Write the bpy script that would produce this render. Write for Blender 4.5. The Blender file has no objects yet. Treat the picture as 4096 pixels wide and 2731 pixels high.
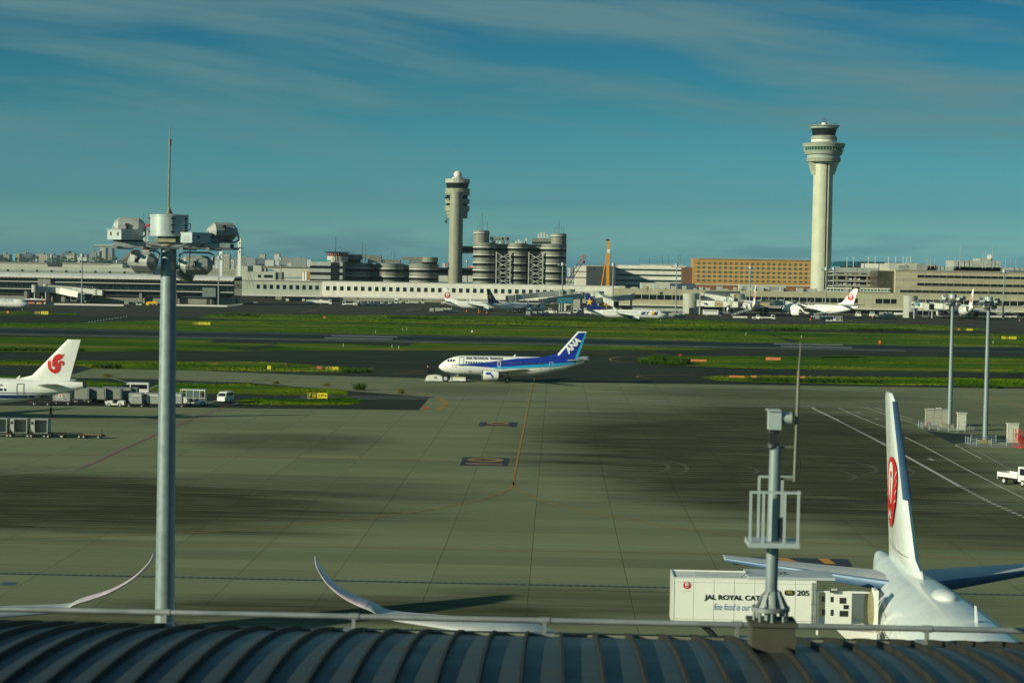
import bpy, bmesh, math, random
import numpy as np
from mathutils import Vector, Matrix
random.seed(7); RNG = np.random.default_rng(7)
R = math.radians
SC = bpy.context.scene
COL = SC.collection

# ------------------------------------------------------------------ camera
F = 7964.0; CX, CY = 2048.0, 1365.5          # focal length and centre in photograph pixels (4096 wide)
CAMZ = 24.0
cam_d = bpy.data.cameras.new("camera"); cam = bpy.data.objects.new("camera", cam_d); COL.objects.link(cam)
cam_d.lens = 70.0; cam_d.sensor_width = 36.0; cam_d.clip_start = 0.5; cam_d.clip_end = 60000
CAMR = Matrix.Rotation(R(1.27), 3, 'Z') @ Matrix.Rotation(R(90 - 2.11), 3, 'X') @ Matrix.Rotation(R(1.0), 3, 'Z')
cam.matrix_world = Matrix.Translation((0, 0, CAMZ)) @ CAMR.to_4x4()
cam_d.dof.use_dof = True; cam_d.dof.focus_distance = 420.0; cam_d.dof.aperture_fstop = 4.5
SC.camera = cam

# ------------------------------------------------------------------ light
SUN_EL, SUN_BACK = 17.5, 31.0                # the sun stands to the left and a little behind the camera
to_sun = Vector((-math.cos(R(SUN_EL)) * math.cos(R(SUN_BACK)), -math.cos(R(SUN_EL)) * math.sin(R(SUN_BACK)), math.sin(R(SUN_EL))))
sd = bpy.data.lights.new("sun", 'SUN'); sun = bpy.data.objects.new("sun", sd); COL.objects.link(sun)
sd.energy = 3.5; sd.angle = R(0.5); sd.color = (1.0, 0.97, 0.68)
sun.rotation_euler = to_sun.to_track_quat('Z', 'Y').to_euler()
SC.view_settings.view_transform = 'Standard'; SC.view_settings.look = 'None'
SC.view_settings.exposure = 0.55; SC.view_settings.gamma = 1.0

# ------------------------------------------------------------------ node helper
class N:
    def __init__(s, nt): s.nt = nt
    def new(s, t, **kw):
        n = s.nt.nodes.new(t)
        for k, v in kw.items(): setattr(n, k, v)
        return n
    def link(s, a, b): s.nt.links.new(a, b)
    def put(s, sock, v):
        if isinstance(v, bpy.types.NodeSocket): s.link(v, sock)
        elif v is not None:
            if hasattr(sock.default_value, '__len__') and len(sock.default_value) == 4 and hasattr(v, '__len__') and len(v) == 3: v = (*v, 1)
            sock.default_value = v
    def m(s, op, a, b=None, c=None, clamp=False):
        n = s.new('ShaderNodeMath', operation=op, use_clamp=clamp); s.put(n.inputs[0], a)
        if b is not None: s.put(n.inputs[1], b)
        if c is not None: s.put(n.inputs[2], c)
        return n.outputs[0]
    def vm(s, op, a, b=None):
        n = s.new('ShaderNodeVectorMath', operation=op); s.put(n.inputs[0], a)
        if b is not None: s.put(n.inputs[1], b)
        return n.outputs[0]
    def sep(s, v):
        n = s.new('ShaderNodeSeparateXYZ'); s.put(n.inputs[0], v); return n.outputs
    def comb(s, x, y, z):
        n = s.new('ShaderNodeCombineXYZ'); s.put(n.inputs[0], x); s.put(n.inputs[1], y); s.put(n.inputs[2], z); return n.outputs[0]
    def noise(s, vec, scale, detail=3, rough=.55, dist=0):
        n = s.new('ShaderNodeTexNoise'); s.put(n.inputs['Vector'], vec); n.inputs['Scale'].default_value = scale
        n.inputs['Detail'].default_value = detail; n.inputs['Roughness'].default_value = rough; n.inputs['Distortion'].default_value = dist
        return n.outputs[0]
    def white(s, vec):
        n = s.new('ShaderNodeTexWhiteNoise', noise_dimensions='3D'); s.put(n.inputs['Vector'], vec); return n.outputs[0]
    def mix(s, f, a, b, typ='MIX'):
        n = s.new('ShaderNodeMix', data_type='RGBA', blend_type=typ); s.put(n.inputs[0], f); s.put(n.inputs[6], a); s.put(n.inputs[7], b)
        return n.outputs[2]
    def ramp(s, f, stops):
        n = s.new('ShaderNodeValToRGB'); s.put(n.inputs[0], f); e = n.color_ramp.elements
        while len(e) < len(stops): e.new(.5)
        for k, (p, c) in enumerate(stops): e[k].position = p; e[k].color = (*c, 1) if hasattr(c, '__len__') else (c, c, c, 1)
        return n.outputs[0]
    def rng(s, v, a, b, c, d):
        n = s.new('ShaderNodeMapRange'); s.put(n.inputs[0], v)
        for k, q in enumerate((a, b, c, d)): s.put(n.inputs[1 + k], q)
        return n.outputs[0]
    def line(s, coord, period, width, off=0.0):       # 1 on a thin line every period metres
        q = s.m('ADD', coord, off - width / 2 + period * 400)
        q = s.m('MODULO', q, period)
        return s.m('GREATER_THAN', q, period - width)

# ------------------------------------------------------------------ world
w = bpy.data.worlds.new("World"); SC.world = w; w.use_nodes = True
w.node_tree.nodes.clear(); n = N(w.node_tree)
out = n.new('ShaderNodeOutputWorld'); bg = n.new('ShaderNodeBackground')
sky = n.new('ShaderNodeTexSky'); sky.sky_type = 'NISHITA'; sky.sun_disc = False
sky.sun_elevation = R(SUN_EL); sky.sun_rotation = math.atan2(to_sun.x, to_sun.y)
sky.air_density = 1.0; sky.dust_density = 1.2; sky.ozone_density = 3.0
tc = n.new('ShaderNodeTexCoord').outputs['Generated']
x_, y_, z_ = n.sep(tc)[:3]
tint = n.ramp(n.m('MULTIPLY', z_, 4.0, clamp=True), [(0.0, (.25, .74, 1.10)), (.05, (.285, .74, .90)), (.13, (.155, .455, .60)), (.33, (.070, .306, .36)), (.60, (.020, .185, .27)), (.9, (.05, .16, .22)), (1.0, (.045, .14, .20))])
base = n.mix(1.0, sky.outputs[0], tint, 'MULTIPLY')
# cirrus: long streaks that sink slightly to the right
zz = n.m('ADD', z_, n.m('MULTIPLY', x_, 0.10))
warp = n.noise(n.comb(n.m('MULTIPLY', x_, 3.0), y_, n.m('MULTIPLY', zz, 9.0)), 1.0, 2)
zz2 = n.m('ADD', zz, n.m('MULTIPLY', warp, 0.035))
c1 = n.noise(n.comb(n.m('MULTIPLY', x_, 3.6), 3.7, n.m('MULTIPLY', zz2, 40.0)), 1.0, 5, .5)
c2 = n.noise(n.comb(n.m('MULTIPLY', x_, 12.0), 1.1, n.m('MULTIPLY', zz2, 170.0)), 1.0, 5, .6)
cl = n.m('ADD', n.m('MULTIPLY', c1, .8), n.m('MULTIPLY', c2, .16))
cm = n.rng(cl, .42, .60, 0.0, 1.0)
band = n.rng(z_, .035, .075, 0.0, 1.0)
cm = n.m('MULTIPLY', n.m('MULTIPLY', cm, band), .85, clamp=True)
cloudc = (.62, 1.30, 1.38, 1)
base = n.mix(cm, base, cloudc)
# low grey-blue cumulus bank near the horizon
lb = n.noise(n.comb(n.m('MULTIPLY', x_, 14.0), 8.0, n.m('MULTIPLY', z_, 120.0)), 1.0, 4, .5)
lm = n.m('MULTIPLY', n.rng(lb, .50, .60, 0.0, 1.0), n.rng(z_, .012, .026, .55, 0.0))
base = n.mix(n.m('MULTIPLY', lm, 1.0, clamp=True), base, n.mix(1.0, sky.outputs[0], (.15, .46, .72), 'MULTIPLY'))
n.put(bg.inputs[0], base); bg.inputs[1].default_value = 0.128
n.link(bg.outputs[0], out.inputs[0])

# ------------------------------------------------------------------ pixel -> place (calibration of the photograph)
def ray(px, py): return CAMR @ Vector(((px - CX) / F, -(py - CY) / F, -1.0))
def G(px, py, z=0.0):                        # where the sight line through a pixel meets height z
    d = ray(px, py); t = (z - CAMZ) / d.z; return Vector((d.x * t, d.y * t, z))
def A(px, py, Y):                            # where it meets the vertical plane at distance Y
    d = ray(px, py); t = Y / d.y; return Vector((d.x * t, Y, CAMZ + d.z * t))

# ------------------------------------------------------------------ materials
MATS = {}
def mat(name, col, rough=.6, metal=0.0, var=.12, scale=.6, streak=0.0, bump=0.0, spec=.5, fn=None, alpha=None, coat=0.0):
    if name in MATS: return MATS[name]
    m = bpy.data.materials.new(name); MATS[name] = m; m.use_nodes = True; nt = m.node_tree
    b = nt.nodes['Principled BSDF']; k = N(nt)
    b.inputs['Roughness'].default_value = rough; b.inputs['Metallic'].default_value = metal
    b.inputs['Specular IOR Level'].default_value = spec; b.inputs['Coat Weight'].default_value = coat
    co = k.new('ShaderNodeTexCoord').outputs['Object']
    if fn: c = fn(k, co, b)
    else: c = (*col, 1)
    if var or streak:
        nz = k.noise(co, scale, 4)
        f = k.rng(nz, .3, .7, 1 - var, 1 + var)
        if streak:
            p = k.sep(co); sv = k.comb(k.m('MULTIPLY', p[0], 2.2), k.m('MULTIPLY', p[1], 2.2), k.m('MULTIPLY', p[2], .12))
            f = k.m('MULTIPLY', f, k.rng(k.noise(sv, 1.0, 3), .35, .7, 1.0, 1 - streak))
        c = k.mix(1.0, c, k.comb(f, f, f), 'MULTIPLY')
        k.put(b.inputs['Roughness'], k.rng(nz, .3, .7, max(.02, rough - .08), min(1, rough + .08)))
    k.put(b.inputs['Base Color'], c)
    if bump:
        bn = k.new('ShaderNodeBump'); bn.inputs['Strength'].default_value = bump; bn.inputs['Distance'].default_value = .05
        k.put(bn.inputs['Height'], k.noise(co, scale * 6, 3)); k.link(bn.outputs[0], b.inputs['Normal'])
    return m
def panel(name, col, px, pz, lw=.12, dark=.6, rough=.6, var=.08, streak=.12, metal=0.0, scale=.15):   # facade cladding with joints
    def fn(k, co, b):
        p = k.sep(co)
        a = k.line(p[0], px, lw); c = k.line(p[2], pz, lw)
        l = k.m('MAXIMUM', a, c)
        cell = k.white(k.comb(k.m('FLOOR', k.m('DIVIDE', p[0], px)), 0.0, k.m('FLOOR', k.m('DIVIDE', p[2], pz))))
        t = k.rng(cell, 0, 1, .94, 1.05)
        base = k.mix(1.0, (*col, 1), k.comb(t, t, t), 'MULTIPLY')
        return k.mix(l, base, tuple(c_ * dark for c_ in col) + (1,))
    return mat(name, col, rough, metal, var, scale, streak, fn=fn)

WHITE = (.80, .80, .78)
m_paint = mat('aircraft_white', WHITE, .28, var=.03, scale=.8, spec=.5)
m_belly = mat('aircraft_grey', (.48, .49, .48), .35, var=.05)
m_dimwhite = mat('sky_dimmed_white', (.66, .70, .70), .24, var=.03, scale=.5, coat=.4)  # aircraft white with weak sun and blue sky light put into its colour
m_wing = mat('wing_grey', (.46, .48, .49), .38, var=.06, scale=1.2)
m_alu = mat('bare_metal', (.62, .62, .62), .25, .9, var=.06)
m_dark = mat('dark_metal', (.03, .032, .035), .5, .3)
m_black = mat('black_rubber', (.012, .012, .012), .8)
m_glass = mat('dark_glass', (.012, .018, .022), .08, var=.1, spec=.8)
m_gglass = mat('green_glass', (.02, .10, .07), .12, var=.4, scale=.5, spec=.8)
m_steel = mat('galvanised_steel', (.28, .31, .32), .5, .35, var=.16, scale=2.5, streak=.2)
m_mast = mat('galvanised_mast', (.24, .29, .31), .48, .25, var=.14, scale=3.0, streak=.18)
m_concw = mat('pale_concrete', (.46, .46, .41), .85, var=.1, scale=.2, streak=.22)
m_conc = mat('grey_concrete', (.27, .27, .235), .9, var=.12, scale=.2, streak=.3)
m_vwhite = mat('vehicle_white', (.74, .74, .71), .35, var=.06, scale=1.0, coat=.3)
m_red = mat('signal_red', (.55, .035, .02), .5)
m_orange = mat('safety_orange', (.72, .16, .03), .6, var=.15)
m_yellow = mat('machine_yellow', (.70, .42, .02), .5, var=.12)
m_navy = mat('navy_paint', (.012, .025, .16), .3)
m_blue = mat('royal_blue_paint', (.010, .035, .30), .3, var=.02)
m_cyan = mat('cyan_paint', (.02, .33, .58), .3, var=.02)
m_logo_red = mat('logo_red', (.50, .012, .012), .35, var=.02)
m_logo_black = mat('letter_black', (.015, .015, .02), .4, var=.02)
m_gold = mat('star_yellow', (.80, .47, .02), .4, var=.03)
m_ygrn = mat('sign_yellow', (.75, .62, .03), .5, var=.03)
m_orpaint = mat('orange_line_paint', (.30, .165, .035), .8, var=.3, scale=.5)
m_yepaint = mat('yellow_line_paint', (.40, .21, .03), .8, var=.3, scale=.5)
m_whpaint = mat('white_line_paint', (.46, .46, .43), .8, var=.3, scale=.8)
m_magpaint = mat('magenta_line_paint', (.26, .05, .12), .8, var=.25, scale=.5)
m_bluepaint = mat('dark_blue_marking', (.012, .022, .045), .8, var=.25, scale=.4)
m_uld = mat('container_aluminium', (.36, .38, .36), .45, .3, var=.22, scale=2.2)
m_canvas = mat('grey_canvas', (.23, .24, .21), .9, var=.18, scale=1.5, bump=.4)
m_teal = mat('teal_trim', (.03, .26, .27), .5)

# ------------------------------------------------------------------ mesh builder
ORG = {}
class MB:
    def __init__(s): s.v = []; s.f = []; s.mi = []; s.cur = 0
    def use(s, i): s.cur = i; return s
    def add(s, vs, fs):
        o = len(s.v); s.v += [tuple(p) for p in vs]; s.f += [tuple(o + i for i in q) for q in fs]; s.mi += [s.cur] * len(fs); return s
    def box(s, x0, x1, y0, y1, z0, z1):
        if x0 > x1: x0, x1 = x1, x0
        if y0 > y1: y0, y1 = y1, y0
        if z0 > z1: z0, z1 = z1, z0
        return s.add([(x0, y0, z0), (x1, y0, z0), (x1, y1, z0), (x0, y1, z0), (x0, y0, z1), (x1, y0, z1), (x1, y1, z1), (x0, y1, z1)],
                     [(0, 3, 2, 1), (4, 5, 6, 7), (0, 1, 5, 4), (1, 2, 6, 5), (2, 3, 7, 6), (3, 0, 4, 7)])
    def obox(s, c, ax, ay, az):              # oriented box: centre and three half-axis vectors
        c = Vector(c); vs = [c + a * Vector(ax) + b * Vector(ay) + d * Vector(az) for d in (-1, 1) for b in (-1, 1) for a in (-1, 1)]
        return s.add(vs, [(0, 2, 3, 1), (4, 5, 7, 6), (0, 1, 5, 4), (1, 3, 7, 5), (3, 2, 6, 7), (2, 0, 4, 6)])
    def bar(s, p, q, wd, h=None):            # square bar between two points
        p, q = Vector(p), Vector(q); d = q - p
        if d.length < 1e-6: return s
        u = Vector((0, 0, 1)) if abs(d.normalized().z) < .95 else Vector((1, 0, 0))
        a = d.cross(u).normalized() * wd / 2; b = a.cross(d).normalized() * (h or wd) / 2
        return s.obox((p + q) / 2, d / 2, a, b)
    def cyl(s, p, q, r0, r1=None, n=12, caps=True):
        if r1 is None: r1 = r0
        p, q = Vector(p), Vector(q); d = (q - p).normalized()
        u = Vector((0, 0, 1)) if abs(d.z) < .95 else Vector((1, 0, 0))
        a = d.cross(u).normalized(); b = d.cross(a)
        vs = [c + (a * math.cos(t) + b * math.sin(t)) * r for c, r in ((p, r0), (q, r1)) for t in (2 * math.pi * i / n for i in range(n))]
        fs = [(i, (i + 1) % n, n + (i + 1) % n, n + i) for i in range(n)]
        if caps: fs += [tuple(range(n - 1, -1, -1)), tuple(range(n, 2 * n))]
        return s.add(vs, fs)
    def lathe(s, c, prof, n=32, axis='z', a0=0.0):      # prof: (radius, height)
        c = Vector(c); vs = []; m = len(prof)
        for r, h in prof:
            for i in range(n):
                t = 2 * math.pi * i / n + a0; u, v = r * math.cos(t), r * math.sin(t)
                vs.append(c + (Vector((u, v, h)) if axis == 'z' else Vector((h, u, v)) if axis == 'x' else Vector((u, h, v))))
        fs = [(j * n + i, j * n + (i + 1) % n, (j + 1) * n + (i + 1) % n, (j + 1) * n + i) for j in range(m - 1) for i in range(n)]
        fs += [tuple(range(n - 1, -1, -1)), tuple(range((m - 1) * n, m * n))]
        return s.add(vs, fs)
    def prism(s, poly, a0, a1, plane='xz', taper=1.0, pc=None):     # polygon in a plane, extruded along the third axis
        def P(u, v, t): return (u, t, v) if plane == 'xz' else (u, v, t) if plane == 'xy' else (t, u, v)
        nn = len(poly); q = poly
        vs = [P(u, v, a0) for u, v in poly] + [P(u, v, a1) for u, v in q]
        fs = [(i, (i + 1) % nn, nn + (i + 1) % nn, nn + i) for i in range(nn)] + [tuple(range(nn - 1, -1, -1)), tuple(range(nn, 2 * nn))]
        return s.add(vs, fs)
    def loft(s, rings, closed=True, cap=True):
        nn = len(rings[0]); vs = [p for r in rings for p in r]; m = len(rings)
        fs = [(j * nn + i, j * nn + (i + 1) % nn, (j + 1) * nn + (i + 1) % nn, (j + 1) * nn + i) for j in range(m - 1) for i in range(nn if closed else nn - 1)]
        if cap and closed: fs += [tuple(range(nn - 1, -1, -1)), tuple(range((m - 1) * nn, m * nn))]
        return s.add(vs, fs)
    def tube(s, pts, r, n=8):
        for a, b in zip(pts[:-1], pts[1:]): s.cyl(a, b, r, r, n)
        return s
    def build(s, name, mats, parent=None, smooth=None, fixn=True):
        me = bpy.data.meshes.new(name)
        o3 = ORG.get(parent.name, (0, 0, 0)) if parent else (0, 0, 0)
        me.from_pydata([(a - o3[0], b - o3[1], c - o3[2]) for a, b, c in s.v], [], s.f)
        for m_ in (mats if isinstance(mats, (list, tuple)) else [mats]): me.materials.append(m_)
        me.polygons.foreach_set('material_index', s.mi)
        if fixn:
            bm = bmesh.new(); bm.from_mesh(me); bmesh.ops.recalc_face_normals(bm, faces=bm.faces); bm.to_mesh(me); bm.free()
        if smooth is not None:
            me.shade_smooth(); me.set_sharp_from_angle(angle=R(smooth))
        o = bpy.data.objects.new(name, me); COL.objects.link(o)
        if parent: o.parent = parent; ORG[o.name] = o3
        return o
def tag(o, label=None, cat=None, group=None, kind=None):
    for k_, v_ in (('label', label), ('category', cat), ('group', group), ('kind', kind)):
        if v_: o[k_] = v_
    return o
def thing(name, label, cat, loc=(0, 0, 0), group=None):
    o = bpy.data.objects.new(name, None); COL.objects.link(o); o.location = loc; o.empty_display_size = .1
    ORG[o.name] = tuple(loc); return tag(o, label, cat, group)
def struct(o): o['kind'] = 'structure'; return o
KIDS = {}
def copy_tree(o, parent=None):
    c = o.copy(); COL.objects.link(c); c.parent = parent
    for ch in list(o.children): copy_tree(ch, c)
    return c
def place(o, loc, rz=0.0, label=None, group=None, sc=None):
    o.location = loc; o.rotation_euler = (0, 0, R(rz))
    if sc: o.scale = (sc, sc, sc)
    if label: o['label'] = label
    if group: o['group'] = group
    return o
ORDW = ['first', 'second', 'third', 'fourth', 'fifth', 'sixth', 'seventh', 'eighth', 'ninth', 'tenth', 'eleventh', 'twelfth', 'thirteenth', 'fourteenth', 'fifteenth', 'sixteenth', 'seventeenth', 'eighteenth', 'nineteenth', 'twentieth']
def first_or_copy(proto, flag):
    if not flag.get(proto.name): flag[proto.name] = 1; return proto
    return copy_tree(proto)
USED = {}

# ---- text and flat shapes as meshes
TXT = {}
def text_mesh(s, bold=0.0, shear=0.0):
    key = (s, bold, shear)
    if key not in TXT:
        cu = bpy.data.curves.new('t', 'FONT'); cu.body = s; cu.size = 1.0; cu.offset = bold; cu.shear = shear; cu.align_x = 'LEFT'; cu.resolution_u = 3
        ob = bpy.data.objects.new('t', cu); COL.objects.link(ob)
        bpy.context.view_layer.update()
        me = bpy.data.meshes.new_from_object(ob.evaluated_get(bpy.context.evaluated_depsgraph_get()))
        vs = [(v.co.x, v.co.y) for v in me.vertices]; fs = [tuple(p.vertices) for p in me.polygons]
        bpy.data.objects.remove(ob); bpy.data.curves.remove(cu); bpy.data.meshes.remove(me)
        x0 = min(v[0] for v in vs); x1 = max(v[0] for v in vs); y0 = min(v[1] for v in vs); y1 = max(v[1] for v in vs)
        TXT[key] = (vs, fs, x0, x1, y0, y1)
    return TXT[key]
def text_shape(s, u0, u1, v0, v1, bold=0.0, shear=0.0, rot=0.0):
    """flat text fitted to the rectangle u0..u1, v0..v1 of a surface (rot in degrees about its centre)"""
    vs, fs, x0, x1, y0, y1 = text_mesh(s, bold, shear)
    cu_, cv_ = (u0 + u1) / 2, (v0 + v1) / 2; W_, H_ = abs(u1 - u0), abs(v1 - v0); c, q = math.cos(R(rot)), math.sin(R(rot))
    o = []
    for a, b in vs:
        a = ((a - x0) / (x1 - x0) - .5) * W_; b = ((b - y0) / (y1 - y0) - .5) * H_
        o.append((cu_ + a * c - b * q, cv_ + a * q + b * c))
    return o, fs
def poly_shape(poly): return [tuple(p) for p in poly], [tuple(range(len(poly)))]
def ribbon_shape(pts, ws):
    L_, R_ = [], []
    for i, p in enumerate(pts):
        a = Vector(pts[max(i - 1, 0)]); b = Vector(pts[min(i + 1, len(pts) - 1)]); d = (b - a).normalized(); nrm = Vector((-d.y, d.x)) * ws[i] / 2
        L_.append(tuple(Vector(p) + nrm)); R_.append(tuple(Vector(p) - nrm))
    k_ = len(pts); return L_ + R_, [(i, i + 1, k_ + i + 1, k_ + i) for i in range(k_ - 1)]
def decal(name, shapes, f, material, parent, step=.5):
    """flat shapes wrapped onto a surface by f(u, v) -> (x, y, z)"""
    bm = bmesh.new()
    for vs, fs in shapes:
        bv = [bm.verts.new((u, v, 0)) for u, v in vs]
        for q in fs:
            try: bm.faces.new([bv[i] for i in q])
            except ValueError: pass
    bmesh.ops.triangulate(bm, faces=bm.faces[:])
    us = [v.co.x for v in bm.verts]; vv = [v.co.y for v in bm.verts]
    if step:
        for lo, hi, ax in ((min(us), max(us), 0), (min(vv), max(vv), 1)):
            t = math.ceil(lo / step) * step
            while t < hi:
                co = [0, 0, 0]; no = [0, 0, 0]; co[ax] = t; no[ax] = 1
                bmesh.ops.bisect_plane(bm, geom=bm.verts[:] + bm.edges[:] + bm.faces[:], plane_co=co, plane_no=no, dist=1e-5); t += step
    for v in bm.verts: v.co = Vector(f(v.co.x, v.co.y))
    me = bpy.data.meshes.new(name); bm.to_mesh(me); bm.free(); me.materials.append(material)
    o = bpy.data.objects.new(name, me); COL.objects.link(o)
    if parent: o.parent = parent
    return o
# ------------------------------------------------------------------ ground sheets
def stains(k, co, col, ells, amount):
    """dark rubber and oil stains: ellipses on the ground, broken up by streaks along the taxi direction"""
    p = k.sep(co)
    st = k.noise(k.comb(k.m('MULTIPLY', p[0], .06), k.m('MULTIPLY', p[1], 1.1), 0.0), 1.0, 7, .68, .9)
    st2 = k.noise(k.comb(k.m('MULTIPLY', p[0], .02), k.m('MULTIPLY', p[1], .12), 3.0), 1.0, 4, .5, .8)
    tot = None
    for cx, cy, rx, ry, a in ells:
        dx = k.m('DIVIDE', k.m('SUBTRACT', p[0], cx), rx); dy = k.m('DIVIDE', k.m('SUBTRACT', p[1], cy), ry)
        d = k.m('SQRT', k.m('ADD', k.m('MULTIPLY', dx, dx), k.m('MULTIPLY', dy, dy)))
        d = k.m('ADD', d, k.m('MULTIPLY', k.m('SUBTRACT', st2, .5), 1.1))
        e = k.m('MULTIPLY', k.rng(d, .62, 1.12, 1.0, 0.0), a)
        tot = e if tot is None else k.m('MAXIMUM', tot, e)
    f = k.m('MULTIPLY', tot, k.rng(st, .34, .58, .42, 1.12), clamp=True)
    return k.mix(k.m('MULTIPLY', f, amount), col, (.036, .038, .018, 1)), f
def apron_fn(k, co, b):
    p = k.sep(co)
    row = k.white(k.comb(0.0, k.m('FLOOR', k.m('DIVIDE', p[1], 5.0)), 2.0))
    row2 = k.white(k.comb(k.m('FLOOR', k.m('DIVIDE', k.m('ADD', p[0], 1.7), 30.0)), k.m('FLOOR', k.m('DIVIDE', p[1], 5.0)), 2.0))
    slab = k.white(k.comb(k.m('FLOOR', k.m('DIVIDE', k.m('ADD', p[0], 1.7), 7.5)), k.m('FLOOR', k.m('DIVIDE', p[1], 5.0)), 5.0))
    t = k.m('ADD', k.m('MULTIPLY', row, .11), k.m('ADD', k.m('MULTIPLY', row2, .13), k.m('MULTIPLY', slab, .12)))
    big = k.noise(co, .012, 4); fine = k.noise(co, 1.3, 5, .7)
    t = k.m('ADD', k.m('ADD', t, .66), k.m('ADD', k.m('MULTIPLY', big, .30), k.m('MULTIPLY', fine, .20)))
    sw = k.noise(k.comb(k.m('MULTIPLY', p[0], .05), k.m('MULTIPLY', p[1], .9), 9.0), 1.0, 5, .6, .3)
    t = k.m('MULTIPLY', t, k.rng(sw, .3, .7, .93, 1.05))
    base = k.mix(1.0, (.166, .188, .112, 1), k.comb(t, t, t), 'MULTIPLY')
    ells = [(G(px, py).x, G(px, py).y, rx, ry, a) for px, py, rx, ry, a in APRON_STAINS]
    c, f = stains(k, co, base, ells, .97)
    # tyre scuffs: broad arcs, paler, inside the stained part
    q = k.vm('DISTANCE', co, (G(2500, 1830).x, G(2500, 1830).y, 0)); 
    lx = k.line(k.m('ADD', p[0], 1.7), 7.5, .06); ly = k.line(p[1], 5.0, .05)
    jit = k.rng(k.noise(co, .7, 2), .35, .6, .5, 1.0)
    c = k.mix(k.m('MULTIPLY', lx, k.m('MULTIPLY', jit, .8)), c, (.022, .024, .016, 1))
    c = k.mix(k.m('MULTIPLY', ly, .35), c, (.03, .032, .022, 1))
    b.inputs['Roughness'].default_value = .85
    return c
APRON_STAINS = [(2860, 1780, 29, 74, 1.0), (3200, 1760, 26, 84, 1.0), (3180, 1925, 25, 38, 1.0), (2700, 1900, 12, 26, .8), (3850, 2080, 16, 24, .75), (3100, 1580, 30, 24, .55), (2560, 1860, 14, 40, .45),
                (150, 2010, 40, 26, .95), (-300, 1990, 40, 30, 1.0), (900, 1960, 30, 18, .5), (1150, 1765, 15, 14, .6), (1430, 2440, 18, 6.5, .8), (2300, 2400, 12, 7, .55), (600, 2480, 16, 5, .6),
                (1850, 1560, 14, 18, .35), (3700, 1640, 24, 30, .3), (3700, 2420, 8, 8, .3)]
m_apron = mat('apron_concrete', (1, 1, 1), .85, var=0, fn=apron_fn, spec=.06)
def asph(name, col, var=.25, seams=6.0, streak=.5):
    def fn(k, co, b):
        p = k.sep(co)
        s1 = k.noise(k.comb(k.m('MULTIPLY', p[0], .008), k.m('MULTIPLY', p[1], .16), 0.0), 1.0, 5, .6, .3)
        s2 = k.noise(co, .03, 4); s3 = k.noise(co, 2.0, 3)
        t = k.m('MULTIPLY', k.rng(s1, .3, .7, 1 - streak * .5, 1 + streak * .5), k.rng(s2, .3, .7, 1 - var, 1 + var))
        t = k.m('MULTIPLY', t, k.rng(s3, .3, .7, .9, 1.1))
        return k.mix(1.0, (*col, 1), k.comb(t, t, t), 'MULTIPLY')
    return mat(name, col, .8, var=0, fn=fn, spec=.08)
m_asph = asph('taxiway_asphalt', (.027, .036, .022))
m_asph2 = asph('far_apron_asphalt', (0.0476, 0.0518, 0.0364), streak=.35)
m_road = asph('service_road_asphalt', (0.0266, 0.0378, 0.0336), streak=.3)
def rwy_fn(k, co, b):
    p = k.sep(co); y = k.m('SUBTRACT', p[1], RWY_Y)
    s1 = k.noise(k.comb(k.m('MULTIPLY', p[0], .004), k.m('MULTIPLY', p[1], .25), 0.0), 1.0, 5, .6, .2)
    ay = k.m('ABSOLUTE', k.m('ADD', y, k.m('MULTIPLY', k.m('SUBTRACT', s1, .5), 5.0)))
    rub = k.rng(ay, 3.5, 12.0, .92, 0.0)
    c = k.mix(k.rng(s1, .35, .65, 0.0, 1.0), (0.0294, 0.0448, 0.0392, 1), (0.0434, 0.0588, 0.0476, 1))
    return k.mix(rub, c, (0.0042, 0.0112, 0.0196, 1))
RWY_Y = 661.0
m_rwy = mat('runway_asphalt', (1, 1, 1), .8, var=0, fn=rwy_fn, spec=.08)
def grass_fn(k, co, b):
    p = k.sep(co)
    a = k.noise(k.comb(k.m('MULTIPLY', p[0], .016), k.m('MULTIPLY', p[1], .055), 0.0), 1.0, 5, .62, .5)
    d = k.noise(k.comb(k.m('MULTIPLY', p[0], .12), k.m('MULTIPLY', p[1], .35), 4.0), 1.0, 4, .65)
    e = k.noise(co, 1.4, 2)
    f = k.m('ADD', k.m('MULTIPLY', a, .78), k.m('ADD', k.m('MULTIPLY', d, .17), k.m('MULTIPLY', e, .05)))
    f = k.rng(f, .36, .64, .30, .74)
    return k.ramp(f, [(.34, (.022, .062, .002)), (.47, (.050, .108, .002)), (.58, (.082, .132, .003)), (.72, (.17, .165, .025))])
m_grass = mat('mown_grass', (1, 1, 1), .9, var=0, fn=grass_fn, spec=.05)
m_soil = mat('bare_ground', (.035, .04, .026), .95, var=.25, scale=.02)
def sea_fn(k, co, b):
    p = k.sep(co); s = k.noise(k.comb(k.m('MULTIPLY', p[0], .002), k.m('MULTIPLY', p[1], .006), 0.0), 1.0, 4)
    return k.mix(s, (.010, .05, .10, 1), (.02, .07, .12, 1))
m_sea = mat('bay_water', (1, 1, 1), .35, var=0, fn=sea_fn)

def sheet(name, poly, z, material, kind='structure'):
    me = bpy.data.meshes.new(name); me.from_pydata([(p[0], p[1], z) for p in poly], [], [tuple(range(len(poly)))]); me.materials.append(material)
    if me.polygons[0].normal.z < 0: me.flip_normals()
    o = bpy.data.objects.new(name, me); COL.objects.link(o); o['kind'] = kind; return o
def pxs(*pts): return [G(a, b) for a, b in pts]
def rect(x0, x1, y0, y1): return [(x0, y0), (x1, y0), (x1, y1), (x0, y1)]
def along(poly_px, z, name, material): return sheet(name, pxs(*poly_px), z, material)

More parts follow.
